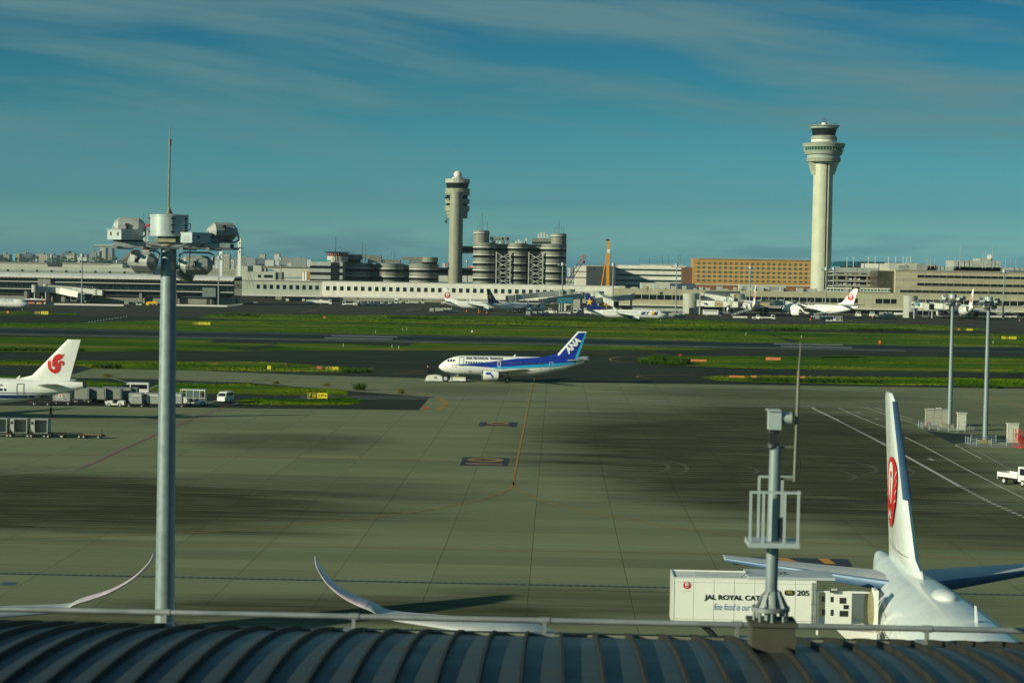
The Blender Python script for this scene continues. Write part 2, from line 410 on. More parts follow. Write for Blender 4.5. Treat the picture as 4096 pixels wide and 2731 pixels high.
sheet('ground', rect(-9000, 9000, -80, 2000), 0.0, m_soil)
sheet('sea', rect(-30000, 30000, 2000, 45000), 0.0, m_sea)
sheet('taxiway', rect(-1500, 1500, 250, 640), .02, m_asph)
m_apr = sheet('apron', pxs((-900, 3400), (-900, 1618), (300, 1624), (1024, 1634), (1675, 1641), (1721, 1588), (1500, 1572), (1300, 1556), (1000, 1531), (600, 1517), (300, 1512), (250, 1508), (372, 1475), (800, 1483), (1230, 1501), (1700, 1513), (2200, 1528), (3072, 1540), (4096, 1553), (5000, 1565), (5400, 3600)), .04, m_apron)
sheet('taxiway_beyond_grass', rect(-1500, 1500, 692, 910), .02, m_asph)
sheet('far_apron', rect(-1500, 1500, 868, 1500), .03, m_asph2)
sheet('runway', rect(-1500, 1500, RWY_Y - 33, RWY_Y + 32), .035, m_rwy)
sheet('asphalt_patch', pxs((2150, 1525), (2300, 1530), (3072, 1541), (4200, 1556), (4200, 1549), (3072, 1531), (2350, 1515)), .045, m_asph)
# service island at the lower right: dark asphalt wedge
sheet('road', pxs((3700, 1722), (3830, 1734), (3965, 1741), (4200, 1748), (4200, 1790), (3870, 1772), (3822, 1780)), .05, m_road)
sheet('service_road', pxs((600, 1585), (1380, 1586), (1700, 1586), (1745, 1588), (1690, 1596), (1200, 1596), (600, 1596)), .046, m_road)

# ---- grass: a sheet plus blades and clumps standing on it
def value_noise(x, y, sx, sy, seed):
    g = np.random.default_rng(seed).random((64, 64)); u = x / sx; v = y / sy
    i = np.floor(u).astype(int); j = np.floor(v).astype(int); a = u - i; b = v - j; a = a * a * (3 - 2 * a); b = b * b * (3 - 2 * b)
    return (g[i % 64, j % 64] * (1 - a) * (1 - b) + g[(i + 1) % 64, j % 64] * a * (1 - b) + g[i % 64, (j + 1) % 64] * (1 - a) * b + g[(i + 1) % 64, (j + 1) % 64] * a * b)
def inside(poly, x, y):
    r = np.zeros(len(x), bool); n_ = len(poly)
    for i in range(n_):
        x0, y0 = poly[i][0], poly[i][1]; x1, y1 = poly[(i + 1) % n_][0], poly[(i + 1) % n_][1]
        c = (y0 > y) != (y1 > y)
        r ^= c & (x < (x1 - x0) * (y - y0) / ((y1 - y0) + 1e-12) + x0)
    return r
GR = 0
def grass(poly_px, count, h=.45, wid=.5, dense=.5, tall=1.0, name='grass', edge=True):
    global GR
    GR += 1; poly = pxs(*poly_px); xs = [p.x for p in poly]; ys = [p.y for p in poly]
    # uneven outline
    n0 = len(poly); rough = []
    for i in range(n0):
        a, b = poly[i], poly[(i + 1) % n0]; L_ = (b - a).length; k_ = max(1, min(60, int(L_ / 6)))
        for j in range(k_):
            t = j / k_; p = a.lerp(b, t); jit = .004 * p.y if edge else 0
            rough.append((p.x + random.uniform(-1, 1) * jit, p.y + random.uniform(-1, 1) * jit * 1.6))
    me = bpy.data.meshes.new(name)
    X = RNG.uniform(min(xs), max(xs), count * 3); Y = RNG.uniform(min(ys), max(ys), count * 3)
    ok = inside([(p.x, p.y) for p in poly], X, Y)
    nz = value_noise(X + 2000, Y + 2000, 22, 9, GR) * .6 + value_noise(X + 2000, Y + 2000, 6, 3.5, GR + 50) * .4
    ok &= nz > dense * RNG.random(len(X)); X, Y, nz = X[ok][:count], Y[ok][:count], nz[ok][:count]
    m_ = len(X); H = h * .13 * (.45 + 1.1 * np.clip((nz - .3) * 2, 0, 1) * tall) * RNG.uniform(.7, 1.25, m_); W = wid * RNG.uniform(.6, 1.3, m_)
    ang = RNG.uniform(-.7, .7, m_); lean = RNG.uniform(-.3, .3, m_) * H
    dx, dy = np.cos(ang) * W / 2, np.sin(ang) * W / 2
    V = np.zeros((m_ * 4, 3)); V[0::4] = np.c_[X - dx, Y - dy, np.full(m_, .02)]; V[1::4] = np.c_[X + dx, Y + dy, np.full(m_, .02)]
    V[2::4] = np.c_[X + dx * .7 + lean, Y + dy + lean * .3, H * RNG.uniform(.7, 1, m_)]; V[3::4] = np.c_[X - dx * .8 + lean, Y - dy, H]
    base = np.array([(p[0], p[1], .055) for p in rough])
    nb = len(base); verts = np.vstack([base, V])
    # base faces by triangulation
    bm = bmesh.new(); bv = [bm.verts.new(p) for p in base]; f_ = bm.faces.new(bv); bmesh.ops.triangulate(bm, faces=[f_])
    bm.verts.index_update(); tri = [tuple(v.index for v in q.verts) for q in bm.faces]; bm.free()
    quads = [(nb + 4 * i, nb + 4 * i + 1, nb + 4 * i + 2, nb + 4 * i + 3) for i in range(m_)]
    me.from_pydata(verts.tolist(), [], tri + quads); me.materials.append(m_grass)
    o = bpy.data.objects.new(name, me); COL.objects.link(o); o['kind'] = 'stuff'; return o
# strip between runway and the taxiways (near side)
grass([(-300, 1342), (636, 1354), (860, 1356), (843, 1372), (1050, 1375), (1110, 1378), (1012, 1388), (900, 1392), (1024, 1404), (700, 1405), (300, 1409), (-300, 1412)], 9000)
grass([(1130, 1373), (1400, 1376), (1640, 1387), (1660, 1372), (2048, 1379), (2500, 1384), (2900, 1399), (2700, 1400), (2048, 1401), (1400, 1402), (1030, 1404)], 9000)
grass([(3300, 1422), (3600, 1426), (3420, 1430), (3290, 1428)], 600)
# strip on the left below the first taxiway
grass([(-300, 1441), (300, 1443), (1024, 1447), (1500, 1478), (1440, 1489), (1024, 1486), (640, 1477), (392, 1474), (300, 1460), (-300, 1463)], 9000, h=.7, tall=1.4)
grass([(-200, 1506), (140, 1504), (160, 1512), (-200, 1520)], 800, h=.6)
# island behind the tail
grass([(285, 1556), (300, 1524), (400, 1520), (520, 1533), (430, 1550)], 2500, h=.5)
grass([(610, 1556), (612, 1541), (720, 1532), (1010, 1537), (1024, 1541), (1200, 1551), (1350, 1556), (1392, 1580), (1200, 1582), (1024, 1580), (700, 1575)], 7000, h=.8, tall=1.3)
grass([(953, 1609), (1024, 1592), (1200, 1597), (1380, 1589), (1443, 1600), (1440, 1612), (1380, 1620), (1200, 1621), (1024, 1618), (970, 1616)], 5000, h=.8, tall=1.3)
# right islands
grass([(2556, 1437), (2580, 1430), (2700, 1425), (3072, 1425), (4300, 1432), (4300, 1493), (3600, 1484), (3072, 1476), (2800, 1466), (2600, 1455)], 17000, h=.6)
grass([(2818, 1512), (2850, 1502), (3072, 1502), (3250, 1505), (4300, 1519), (4300, 1550), (3500, 1539), (3072, 1529), (2860, 1521)], 13000, h=.9, tall=1.3)
# beyond the runway
grass([(820, 1272), (832, 1256), (1024, 1258), (1500, 1262), (2048, 1266), (2700, 1278), (2960, 1286), (3000, 1297), (3230, 1299), (3400, 1292), (3780, 1303), (3940, 1316), (3940, 1322), (3400, 1318), (2600, 1312), (1800, 1296), (1024, 1281)], 20000, h=.9, wid=.9, tall=1.3)
grass([(700, 1280), (1024, 1284), (1800, 1300), (2600, 1316), (3060, 1326), (3110, 1352), (3160, 1373), (3040, 1371), (2048, 1347), (1400, 1335), (1024, 1329), (380, 1316), (-300, 1306), (-300, 1288), (300, 1292)], 24000, h=.7, wid=.8)
grass([(3075, 1327), (3500, 1334), (3940, 1336), (4300, 1342), (4300, 1391), (3600, 1383), (3190, 1375), (3200, 1365), (3110, 1345)], 14000, h=.7, wid=.8)
grass([(-300, 1246), (60, 1246), (150, 1255), (300, 1253), (305, 1260), (60, 1260), (-300, 1259)], 1500, h=1.0, wid=.9)
# denser dark weeds in rows and single bushes
def weeds(px0, px1, py0, py1, cnt, h, label):
    a, b = G(px0, py0), G(px1, py1); mb = MB()
    for i in range(cnt):
        t = random.random(); p = a.lerp(b, t); p.x += random.gauss(0, .5); p.y += random.gauss(0, .8 + .002 * p.y)
        for j in range(9):
            an = random.uniform(0, 6.28); hh = h * random.uniform(.45, 1.0); r_ = hh * .5; wd = .12 * h + .05
            tip = p + Vector((math.cos(an) * r_, math.sin(an) * r_, hh)); s_ = Vector((wd, 0, 0))
            mb.add([p - s_, p + s_, p.lerp(tip, .6) + s_ * 1.2 + Vector((0, 0, .1 * hh)), tip, p.lerp(tip, .6) - s_ * 1.2], [(0, 1, 2, 3, 4)])
    o = mb.build('weeds', m_weed, fixn=False); o['kind'] = 'stuff'; return o
m_weed = mat('tall_weeds', (.035, .070, .008), .95, var=.45, scale=.8, spec=.05)
m_dry = mat('dry_weeds', (.13, .12, .04), .95, var=.35, scale=.8, spec=.05)
weeds(2610, 2740, 1441, 1457, 420, 1.7, 'dark reeds'); weeds(2560, 2720, 1452, 1460, 160, .9, '')
weeds(3100, 3200, 1322, 1322, 160, 1.4, ''); weeds(3400, 3650, 1322, 1324, 260, 1.2, ''); weeds(390, 470, 1470, 1472, 60, 1.0, '')
weeds(1380, 1470, 1488, 1488, 60, .9, ''); weeds(-50, 330, 1400, 1405, 300, .9, ''); weeds(2600, 3000, 1320, 1323, 240, 1.1, '')
weeds(2100, 2560, 1278, 1286, 300, 1.2, ''); weeds(1550, 1740, 1272, 1278, 200, 1.2, ''); weeds(900, 1024, 1262, 1264, 100, 1.3, '')
weeds(3830, 3990, 1546, 1552, 90, .8, ''); weeds(3000, 3500, 1524, 1532, 320, .9, '')
for px, py, r_, h_ in ((1440, 1561, 1.2, 1.5), (1600, 1575, .7, 1.1), (430, 1510, .9, .9), (1150, 1466, .5, .8), (1305, 1544, .7, .6), (1105, 1537, .5, .7)):
    c = G(px, py); mb = MB()
    for i in range(160):
        an = random.uniform(0, 6.28); q = c + Vector((random.gauss(0, r_ * .35), random.gauss(0, r_ * .3), 0)); tip = q + Vector((math.cos(an) * r_ * .7, math.sin(an) * r_ * .6, h_ * random.uniform(.5, 1)))
        s_ = Vector((.05, 0, 0)); mb.add([q - s_, q + s_, tip + s_ * .5, tip - s_ * .5], [(0, 1, 2, 3)])
    o = mb.build('weed_bush', m_dry if h_ < 1.2 else m_weed, fixn=False)
    tag(o, {1440: 'largest round weed bush on the edge of the concrete taxiway', 1600: 'leaning weed clump where the taxiway edge line curves', 430: 'low dry weed clump beside the road behind the white tail fin', 1150: 'small upright weed by the black and yellow sign on the upper strip', 1305: 'dry weed clump at the corner of the grass island', 1105: 'thin dry weed clump above the grass island'}[px], 'bush', 'weed clumps along the taxiway edge')

# ---- painted lines
def line_px(name, pts, wid, material, z=.06, dash=None, smooth=0):
    P = [G(a, b, 0) for a, b in pts]
    if smooth:
        Q = []
        for i in range(len(P) - 1):
            p0, p1, p2, p3 = P[max(i - 1, 0)], P[i], P[i + 1], P[min(i + 2, len(P) - 1)]
            for j in range(smooth):
                t = j / smooth; Q.append(.5 * ((2 * p1) + (p2 - p0) * t + (2 * p0 - 5 * p1 + 4 * p2 - p3) * t * t + (3 * p1 - p0 - 3 * p2 + p3) * t ** 3))
        P = Q + [P[-1]]
    if dash:
        D = [P[0]]
        for a, b in zip(P[:-1], P[1:]):
            k_ = max(1, int((b - a).length / dash)); D += [a.lerp(b, (j + 1) / k_) for j in range(k_)]
        P = D
    mb = MB()
    for i, (a, b) in enumerate(zip(P[:-1], P[1:])):
        if dash and i % 2: continue
        d = (b - a)
        if d.length < 1e-4: continue
        d.normalize(); s_ = Vector((-d.y, d.x, 0)) * wid / 2; e = d * (0 if dash else .02)
        mb.add([(a.x - s_.x - e.x, a.y - s_.y - e.y, z), (b.x - s_.x + e.x, b.y - s_.y + e.y, z), (b.x + s_.x + e.x, b.y + s_.y + e.y, z), (a.x + s_.x - e.x, a.y + s_.y - e.y, z)], [(0, 1, 2, 3)])
    return struct(mb.build(name, material, fixn=True))
# runway paint
mb = MB(); z = .06
mb.add([(-900, RWY_Y - 30, z), (G(3616, 1402).x, RWY_Y - 30, z), (G(3616, 1402).x, RWY_Y - 29.0, z), (-900, RWY_Y - 29.0, z)], [(0, 1, 2, 3)])
mb.add([(0 - 900, RWY_Y + 29.2, z), (900, RWY_Y + 29.2, z), (900, RWY_Y + 29.7, z), (-900, RWY_Y + 29.7, z)], [(0, 1, 2, 3)])
for px0, px1 in ((1312, 1580), (3110, 3390)):
    xa, xb = A(px0, 1350, RWY_Y).x, A(px1, 1350, RWY_Y).x
    for yy in (-10.5, 10.5): mb.add([(xa, RWY_Y + yy - 1.4, z), (xb, RWY_Y + yy - 1.4, z), (xb, RWY_Y + yy + 1.4, z), (xa, RWY_Y + yy + 1.4, z)], [(0, 1, 2, 3)])
struct(mb.build('runway_markings', mat('fresh_white_paint', (.72, .72, .70), .7, var=.08), fixn=True))
# taxiway centre lines (orange)
line_px('taxiway_centreline', [(2138, 1515), (2118, 1600), (2090, 1740), (2062, 1880), (2053, 1935)], .26, m_orpaint)
line_px('taxiway_centreline', [(2053, 1930), (2046, 1952), (2020, 1968), (1960, 1990), (1880, 2010), (1690, 2044), (1366, 2084), (800, 2130), (0, 2158), (-400, 2165)], .24, m_orpaint, smooth=6)
line_px('taxiway_centreline', [(2053, 1930), (2062, 1955), (2100, 1975), (2180, 2005), (2330, 2044), (2520, 2080), (2732, 2118), (3000, 2150), (3400, 2178), (4200, 2200)], .24, m_orpaint, smooth=6)
line_px('taxiway_centreline', [(-200, 2170), (700, 2182), (1366, 2190), (2160, 2204), (2900, 2217), (4200, 2240)], .17, m_orpaint)
line_px('taxiway_centreline', [(-200, 1813), (1000, 1830), (1812, 1844)], .30, mat('red_line_paint', (.27, .11, .045), .8, var=.3))
line_px('taxiway_centreline', [(-200, 1674), (600, 1682), (1000, 1686), (1890, 1696)], .22, MATS['red_line_paint'])
line_px('taxiway_centreline', [(1400, 1476), (1700, 1483), (1570, 1497), (1780, 1497)], .25, m_yepaint)
line_px('taxiway_centreline', [(2160, 1411), (2440, 1400), (2560, 1404), (2680, 1420)], .4, m_orpaint)
line_px('taxiway_centreline', [(1960, 1446), (2440, 1410), (2700, 1420)], .25, m_orpaint)
line_px('stop_bar', [(2700, 1429), (2520, 1426), (2452, 1432), (2440, 1439), (2470, 1446), (2540, 1448)], .45, m_yepaint, smooth=5)
line_px('stop_bar', [(2780, 1499), (2600, 1501), (2550, 1506), (2560, 1511), (2600, 1514)], .35, m_yepaint, smooth=5)
line_px('taxiway_edge_line', [(1300, 1556), (1480, 1559), (1620, 1567), (1700, 1580), (1735, 1587)], .28, m_yepaint, smooth=5)
for off in (0, 11):
    line_px('stop_bar', [(1755 + off, 1596), (1772 + off, 1606), (1776 + off, 1618), (1766 + off, 1630), (1752 + off, 1642)], .32, m_yepaint, smooth=5)
line_px('taxiway_centreline', [(3892, 1572), (3960, 1592), (4096, 1633), (4200, 1664)], .30, m_orpaint)
line_px('taxiway_centreline', [(3875, 1631), (3950, 1650)], .25, m_orpaint)
line_px('taxiway_centreline', [(800, 1455), (845, 1458), (870, 1453)], .9, m_yepaint)
line_px('taxiway_centreline', [(1240, 1473), (1300, 1467)], 1.2, m_yepaint)
line_px('taxiway_centreline', [(1440, 1479), (1490, 1474)], .8, m_yepaint)
line_px('taxiway_centreline', [(120, 1447), (250, 1442)], .5, m_yepaint)
# service road lines
for dy in (0, 5, 10):
    line_px('road_line', [(1200, 1584 + dy), (1720, 1587 + dy), (2400, 1594 + dy * 1.2), (3072, 1613 + dy * 1.3), (3250, 1622 + dy)], .32, m_whpaint)
line_px('road_edge_line', [(3250, 1622), (3440, 1628), (3560, 1665), (3700, 1705), (3830, 1734)], .22, m_whpaint, smooth=4)
line_px('road_edge_line', [(3250, 1630), (3264, 1640), (3360, 1686), (3550, 1785), (3700, 1868), (3835, 1944)], .45, m_whpaint, smooth=4)
line_px('road_edge_line', [(3360, 1684), (3552, 1782)], .3, mat('violet_line_paint', (.25, .24, .33), .8))
line_px('road_edge_line', [(3835, 1944), (3960, 2010), (4140, 2088)], .5, m_whpaint, dash=.9)
line_px('road_line', [(3352, 1632), (3450, 1675), (3550, 1714)], .24, m_whpaint)
line_px('road_line', [(3620, 1750), (3700, 1788), (3845, 1868), (4025, 1960), (4130, 2010)], .22, m_whpaint)
line_px('road_line', [(3500, 1632), (3650, 1680)], .2, m_whpaint)
line_px('parking_line', [(4025, 1960), (4140, 1962)], .2, m_whpaint)
line_px('road_line', [(3870, 1772), (3835, 1776), (3822, 1781), (3840, 1790), (3925, 1836)], .22, m_whpaint, smooth=3)
line_px('road_line', [(3870, 1785), (3940, 1822), (4042, 1880)], .16, m_whpaint, dash=.8)
line_px('road_line', [(3885, 1804), (4140, 1812)], .12, m_whpaint)
line_px('road_line', [(3700, 1722), (3830, 1734), (3965, 1741), (4150, 1746)], .22, m_whpaint)
line_px('stand_lead_in_line', [(950, 1606), (700, 1706), (560, 1768), (380, 1850), (315, 1874)], .28, m_magpaint, smooth=3)
line_px('stand_lead_in_line', [(315, 1874), (160, 1890), (-100, 1906)], .14, m_whpaint)
line_px('road_line', [(440, 1511), (535, 1536)], .3, m_whpaint); line_px('road_line', [(535, 1536), (505, 1540)], .25, m_whpaint)
line_px('road_line', [(650, 1537), (600, 1553), (604, 1562), (640, 1568)], .3, m_whpaint, smooth=3)
line_px('road_line', [(600, 1625), (800, 1626), (920, 1622), (975, 1607)], .25, m_whpaint)
line_px('road_line', [(820, 1616), (845, 1609), (865, 1603)], .3, m_whpaint)
line_px('road_line', [(700, 1534), (1000, 1524)], .25, m_whpaint)
for yy in (1747, 1756): line_px('stand_marking', [(200, yy), (590, yy + 3)], .12, m_whpaint, dash=1.8)
line_px('stand_marking', [(560, 1768), (600, 1746)], .25, m_whpaint, dash=.7)
for yy, x0 in ((1885, 450),): line_px('worn_paint_marks', [(x0, yy - 6), (1270, yy + 3)], .10, m_whpaint, dash=1.6)
line_px('far_apron_line', [(1205, 1252), (1310, 1226)], .5, m_orpaint); line_px('far_apron_line', [(1250, 1240), (1300, 1242)], .5, m_orpaint)
line_px('far_apron_line', [(1585, 1245), (1660, 1231)], .4, m_whpaint); line_px('far_apron_line', [(1620, 1246), (1690, 1232)], .4, m_whpaint)
line_px('far_apron_line', [(3010, 1275), (3120, 1293)], .5, m_orpaint); line_px('far_apron_line', [(3500, 1290), (3900, 1300), (4096, 1310)], .6, m_orpaint)
for px, py in ((3437, 1648), (3512, 1674)):
    line_px('road_arrow', [(px - 12, py), (px + 6, py + 3)], .5, m_whpaint)
line_px('road_arrow', [(3714, 1834), (3734, 1842)], .4, m_whpaint)
# concrete trench drains
def drain(name, pts, wid):
    P = [G(*q) for q in pts]; mb = MB().use(0)
    a, b = P[0], P[-1]; y = (a.y + b.y) / 2
    mb.add([(a.x, y - wid / 2, .05), (b.x, y - wid / 2, .05), (b.x, y + wid / 2, .05), (a.x, y + wid / 2, .05)], [(0, 1, 2, 3)])
    mb.use(1); x = a.x; step = wid * .95
    while x < b.x:
        mb.add([(x, y - wid * .34, .056), (x + step * .5, y - wid * .34, .056), (x + step * .5, y + wid * .34, .056), (x, y + wid * .34, .056)], [(0, 1, 2, 3)]); x += step
    return struct(mb.build(name, [mat('drain_frame', (.030, .045, .05), .7), mat('drain_grate', (.09, .13, .15), .5, .4)]))
drain('trench_drain', [(-300, 2302), (1300, 2327), (4300, 2372)], .62)
drain('trench_drain', [(2420, 1992), (4300, 2026)], .42)
mb = MB(); a = G(5, 2335); mb.box(a.x, a.x + 1.1, a.y - .8, a.y + .8, .045, .052); struct(mb.build('drain_cover', MATS['drain_grate']))
# painted numbers on dark blue panels
def gtext(s, cpx, cpy, w_, h_, rot, material, z=.075, bold=.02):
    c = G(cpx, cpy); sh = text_shape(s, -w_ / 2, w_ / 2, -h_ / 2, h_, bold, 0, 0) if 0 else text_shape(s, c.x - w_ / 2, c.x + w_ / 2, c.y - h_ / 2, c.y + h_ / 2, bold, 0, rot)
    o = decal('stand_number', [sh], lambda u, v: (u, v, z), material, None, 0); o['kind'] = 'structure'; return o
sheet('stand_marking', pxs((1920, 1689), (2070, 1690), (2066, 1708), (1912, 1706)), .06, m_bluepaint)
sheet('stand_marking', pxs((1852, 1829), (2036, 1833), (2029, 1865), (1838, 1862)), .06, m_bluepaint)
sheet('stand_marking', pxs((2918, 2227), (3388, 2237), (3410, 2268), (2932, 2260)), .06, m_bluepaint)
gtext('10', 1991, 1698, 9.0, 3.6, 90, m_orpaint); gtext('10', 1940, 1846, 8.2, 4.6, 90, m_orpaint)
c_ = G(2991, 1698)
o = decal('stand_number', [text_shape('2', G(3010, 2246).x - 1.05, G(3010, 2246).x + 1.05, G(3010, 2246).y - 1.6, G(3010, 2246).y + 1.6, .03, 0, 90)], lambda u, v: (u, v, .075), mat('orange_number_paint', (.55, .24, .03), .8, var=.1), None, 0); struct(o)
sheet('stand_number', pxs((3108, 2233), (3150, 2234), (3235, 2266), (3150, 2264)), .075, MATS['orange_number_paint'])
sheet('stand_number', pxs((3270, 2236), (3314, 2237), (3345, 2258), (3300, 2257)), .075, MATS['orange_number_paint'])
sheet('stand_marking', pxs((3160, 2272), (3190, 2273), (3222, 2312), (3182, 2311)), .07, m_bluepaint)
sheet('stand_number', pxs((3167, 2273), (3186, 2274), (3213, 2311), (3190, 2310)), .078, MATS['orange_number_paint'])
# pale swirling tyre marks on the stained concrete
m_scuff = mat('tyre_scuff', (.075, .080, .048), .85, var=.3, scale=.4)
for cx_, cy_, r0 in ((2560, 1865, 3.2), (2590, 1868, 4.4), (3320, 1900, 2.6), (3380, 1870, 3.4), (2520, 1635, 3.0), (3540, 1880, 3.0), (2950, 1880, 2.2)):
    c = G(cx_, cy_); pts = []
    for i in range(18):
        t = R(-100 + 200 * i / 17); pts.append((c.x + math.cos(t) * r0 * 1.1, c.y + math.sin(t) * r0 * 2.4))
    sh = ribbon_shape(pts, [.18 + .25 * math.sin(math.pi * i / 17) for i in range(18)])
    struct(decal('tyre_marks', [sh], lambda u, v: (u, v, .047), m_scuff, None, 0))
# ------------------------------------------------------------------ aircraft
def wstrip(name, per, wd, col):
    def fn(k, co, b):
        p = k.sep(co); q = k.m('MODULO', k.m('ADD', p[0], 100.0), per); i = k.m('LESS_THAN', q, wd)
        k.put(b.inputs['Roughness'], .25)
        return k.mix(i, (*WHITE, 1), (*col, 1))
    return mat(name, col, .25, var=0, fn=fn)
m_ws1 = wstrip('cabin_window_strip', .52, .27, (.04, .05, .06)); m_ws2 = wstrip('cabin_window_strip_wide', .62, .32, (.04, .05, .06))
class Air:
    """airliner shape in its own frame: nose at x = 0, tail towards +x, ground at z = 0"""
    def __init__(s, L, R_, zc, nl, tl, nd=.25, re=.3, tailrise=.75, pw=.68): s.L, s.R, s.zc, s.nl, s.tl, s.nd, s.re, s.tr, s.pw = L, R_, zc, nl, tl, nd, re, tailrise, pw
    def sec(s, x):
        r, zc = s.R, s.zc
        if x < s.nl:
            t = 1 - max(x, 0) / s.nl; r = s.R * max(1 - t * t, 0) ** s.pw; zc -= s.nd * s.R * t ** 1.6
        elif x > s.L - s.tl:
            u = min((x - (s.L - s.tl)) / s.tl, 1); r = s.R - (s.R - s.re) * u ** 1.6; zc += s.tr * (s.R - r)
        return max(r, .02), zc
    def body(s, n_=48, m_=50):
        mb = MB(); xs = [s.nl * (i / 12) ** 1.6 for i in range(12)] + list(np.linspace(s.nl, s.L - s.tl, m_ - 26)) + [s.L - s.tl + s.tl * (i + 1) / 14 for i in range(14)]
        rings = []
        for x in xs:
            r, zc = s.sec(x); rings.append([(x, r * .97 * math.sin(2 * math.pi * i / n_), zc + r * math.cos(2 * math.pi * i / n_)) for i in range(n_)])
        return mb.loft(rings)
    def side(s, side, eps=.02, flip=False):
        def f(u, v):
            x = u; r, zc = s.sec(x); q = max(-1, min(1, (v - zc) / r)); y = r * .97 * math.sqrt(max(0, 1 - q * q)) + eps
            return (x, side * y, v + q * eps)
        return f
def foil(le, chord, th, up, cd=(1, 0, 0), n_=1):
    """closed aerofoil ring: leading edge, chord length, thickness, thickness direction, chord direction"""
    S = [(0, 0), (.02, .16), (.08, .33), (.2, .47), (.38, .5), (.6, .38), (.82, .18), (1, .01)]
    le = Vector(le); up = Vector(up); cd = Vector(cd)
    P = [le + cd * (a * chord) + up * (b * th * 1.0) for a, b in S] + [le + cd * (a * chord) - up * (b * th) for a, b in S[::-1][:-1]]
    return [tuple(p) for p in P]
def plate(secs, name, material, parent, smooth=50):
    mb = MB(); mb.loft([foil(*q) for q in secs]); return mb.build(name, material, parent, smooth)
def engine(parent, x, y, z, L, r, py=None, pylon=True):
    e = MB().lathe((x, y, z), [(r * .80, 0.12 * L), (r * .90, .01 * L), (r * .96, 0), (r * 1.04, .08 * L), (r * 1.07, .35 * L), (r * .98, .75 * L), (r * .86, L), (r * .80, L), (r * .82, .8 * L)], 28, 'x').build('engine', m_paint, parent, 40)
    MB().lathe((x, y, z), [(r * .965, .0), (r * 1.045, .08 * L), (r * 1.05, .1 * L), (r * .82, .1 * L), (r * .80, .05 * L), (r * .90, 0.005)], 28, 'x').build('inlet_lip', m_alu, e, 40)
    MB().lathe((x, y, z), [(r * .05, .10 * L), (r * .3, .2 * L), (r * .84, .22 * L), (r * .84, .30 * L)], 24, 'x').build('fan', m_dark, e, 40)
    MB().lathe((x, y, z), [(r * .80, .86 * L), (r * .60, .9 * L), (r * .52, 1.15 * L), (r * .30, 1.22 * L), (r * .06, 1.42 * L)], 24, 'x').build('exhaust_cone', mat('exhaust_metal', (.16, .14, .12), .4, .8), e, 40)
    if pylon: MB().obox((x + L * .75, y, z + r * 1.08), (L * .42, 0, r * .22), (0, .14, 0), (0, 0, r * .26)).build('pylon', m_wing, e)
    return e
def gear(parent, name, x, y, ztop, wr, ww, tw, axles=1):
    g = MB().cyl((x, y, wr), (x, y, ztop), .13, .17).bar((x, y, ztop * .65), (x - .9, y * .9, ztop), .12)
    if axles > 1: g.box(x - wr * 1.2, x + wr * 1.2, y - .12, y + .12, wr - .12, wr + .12)
    g = g.build(name, m_steel, parent, 40)
    for i in range(axles):
        xx = x + (i - (axles - 1) / 2) * wr * 2.3
        for s_ in (-1, 1):
            w_ = MB().lathe((xx, y + s_ * tw / 2, wr), [(wr * .5, -ww / 2), (wr * .9, -ww / 2), (wr, -ww * .3), (wr, ww * .3), (wr * .9, ww / 2), (wr * .5, ww / 2)], 20, 'y').build('wheel', m_black, g, 40)
        MB().lathe((xx, y, wr), [(wr * .5, -tw / 2 - ww * .56), (wr * .5, tw / 2 + ww * .56)], 14, 'y').build('hub', m_wing, g, 40)
    return g
def windows_on(root, A_, side, xs, z, w_, h_, name='window', material=None):
    """each cabin window a piece of its own"""
    f = A_.side(side, .07)
    for x in xs:
        k_ = 8; pts = [(x + w_ / 2 * math.copysign(abs(math.cos(t)) ** .6, math.cos(t)), z + h_ / 2 * math.copysign(abs(math.sin(t)) ** .6, math.sin(t))) for t in (2 * math.pi * (i + .5) / k_ for i in range(k_))]
        decal(name, [poly_shape(pts)], f, material or m_glass, root, 0)
def door_outline(root, A_, side, x, z0, z1, w_, material, name='door', th=.07, hinge=True):
    f = A_.side(side, .065); q = []
    o_ = [(x - w_ / 2, z0), (x + w_ / 2, z0), (x + w_ / 2, z1), (x - w_ / 2, z1), (x - w_ / 2, z0)]
    return decal(name, [ribbon_shape(o_[i:i + 2], [th, th]) for i in range(4)], f, material, root, .4)
def cockpit(root, A_, x0, x1, z0, z1, tilt=.25):
    """windscreen panes wrapped round the nose, both sides"""
    for s_ in (-1, 1):
        f = A_.side(s_, .03); d = (x1 - x0) / 3
        for i in range(3):
            a, b = x0 + d * i + .05, x0 + d * (i + 1) - .05; lo = z0 + (z1 - z0) * .1 * i; h0 = z0 + (z1 - z0) * (.62 + .30 * min(i, 1)); h1 = z0 + (z1 - z0) * (.92 + .08 * min(i, 1) - .12 * (i == 2))
            decal('windscreen', [poly_shape([(a, lo), (b, lo + .02), (b - .05, h1), (a + .12, h0)])], f, m_glass, root, .2)
def fin_map(le0, le1, te0, te1, th0, th1, side):
    """wrap flat (x, z) shapes onto a fin given by its leading and trailing edges at root and tip"""
    z0, z1 = le0[1], le1[1]
    def f(u, v):
        t = (v - z0) / (z1 - z0); a = le0[0] + (le1[0] - le0[0]) * t; b = te0[0] + (te1[0] - te0[0]) * t; th = th0 + (th1 - th0) * t
        s_ = max(0, min(1, (u - a) / max(b - a, .01)))
        S = [(0, 0), (.02, .16), (.08, .33), (.2, .47), (.38, .5), (.6, .38), (.82, .18), (1, .01)]
        y = np.interp(s_, [q[0] for q in S], [q[1] for q in S]) * th
        return (u, side * (y + .07), v)
    return f
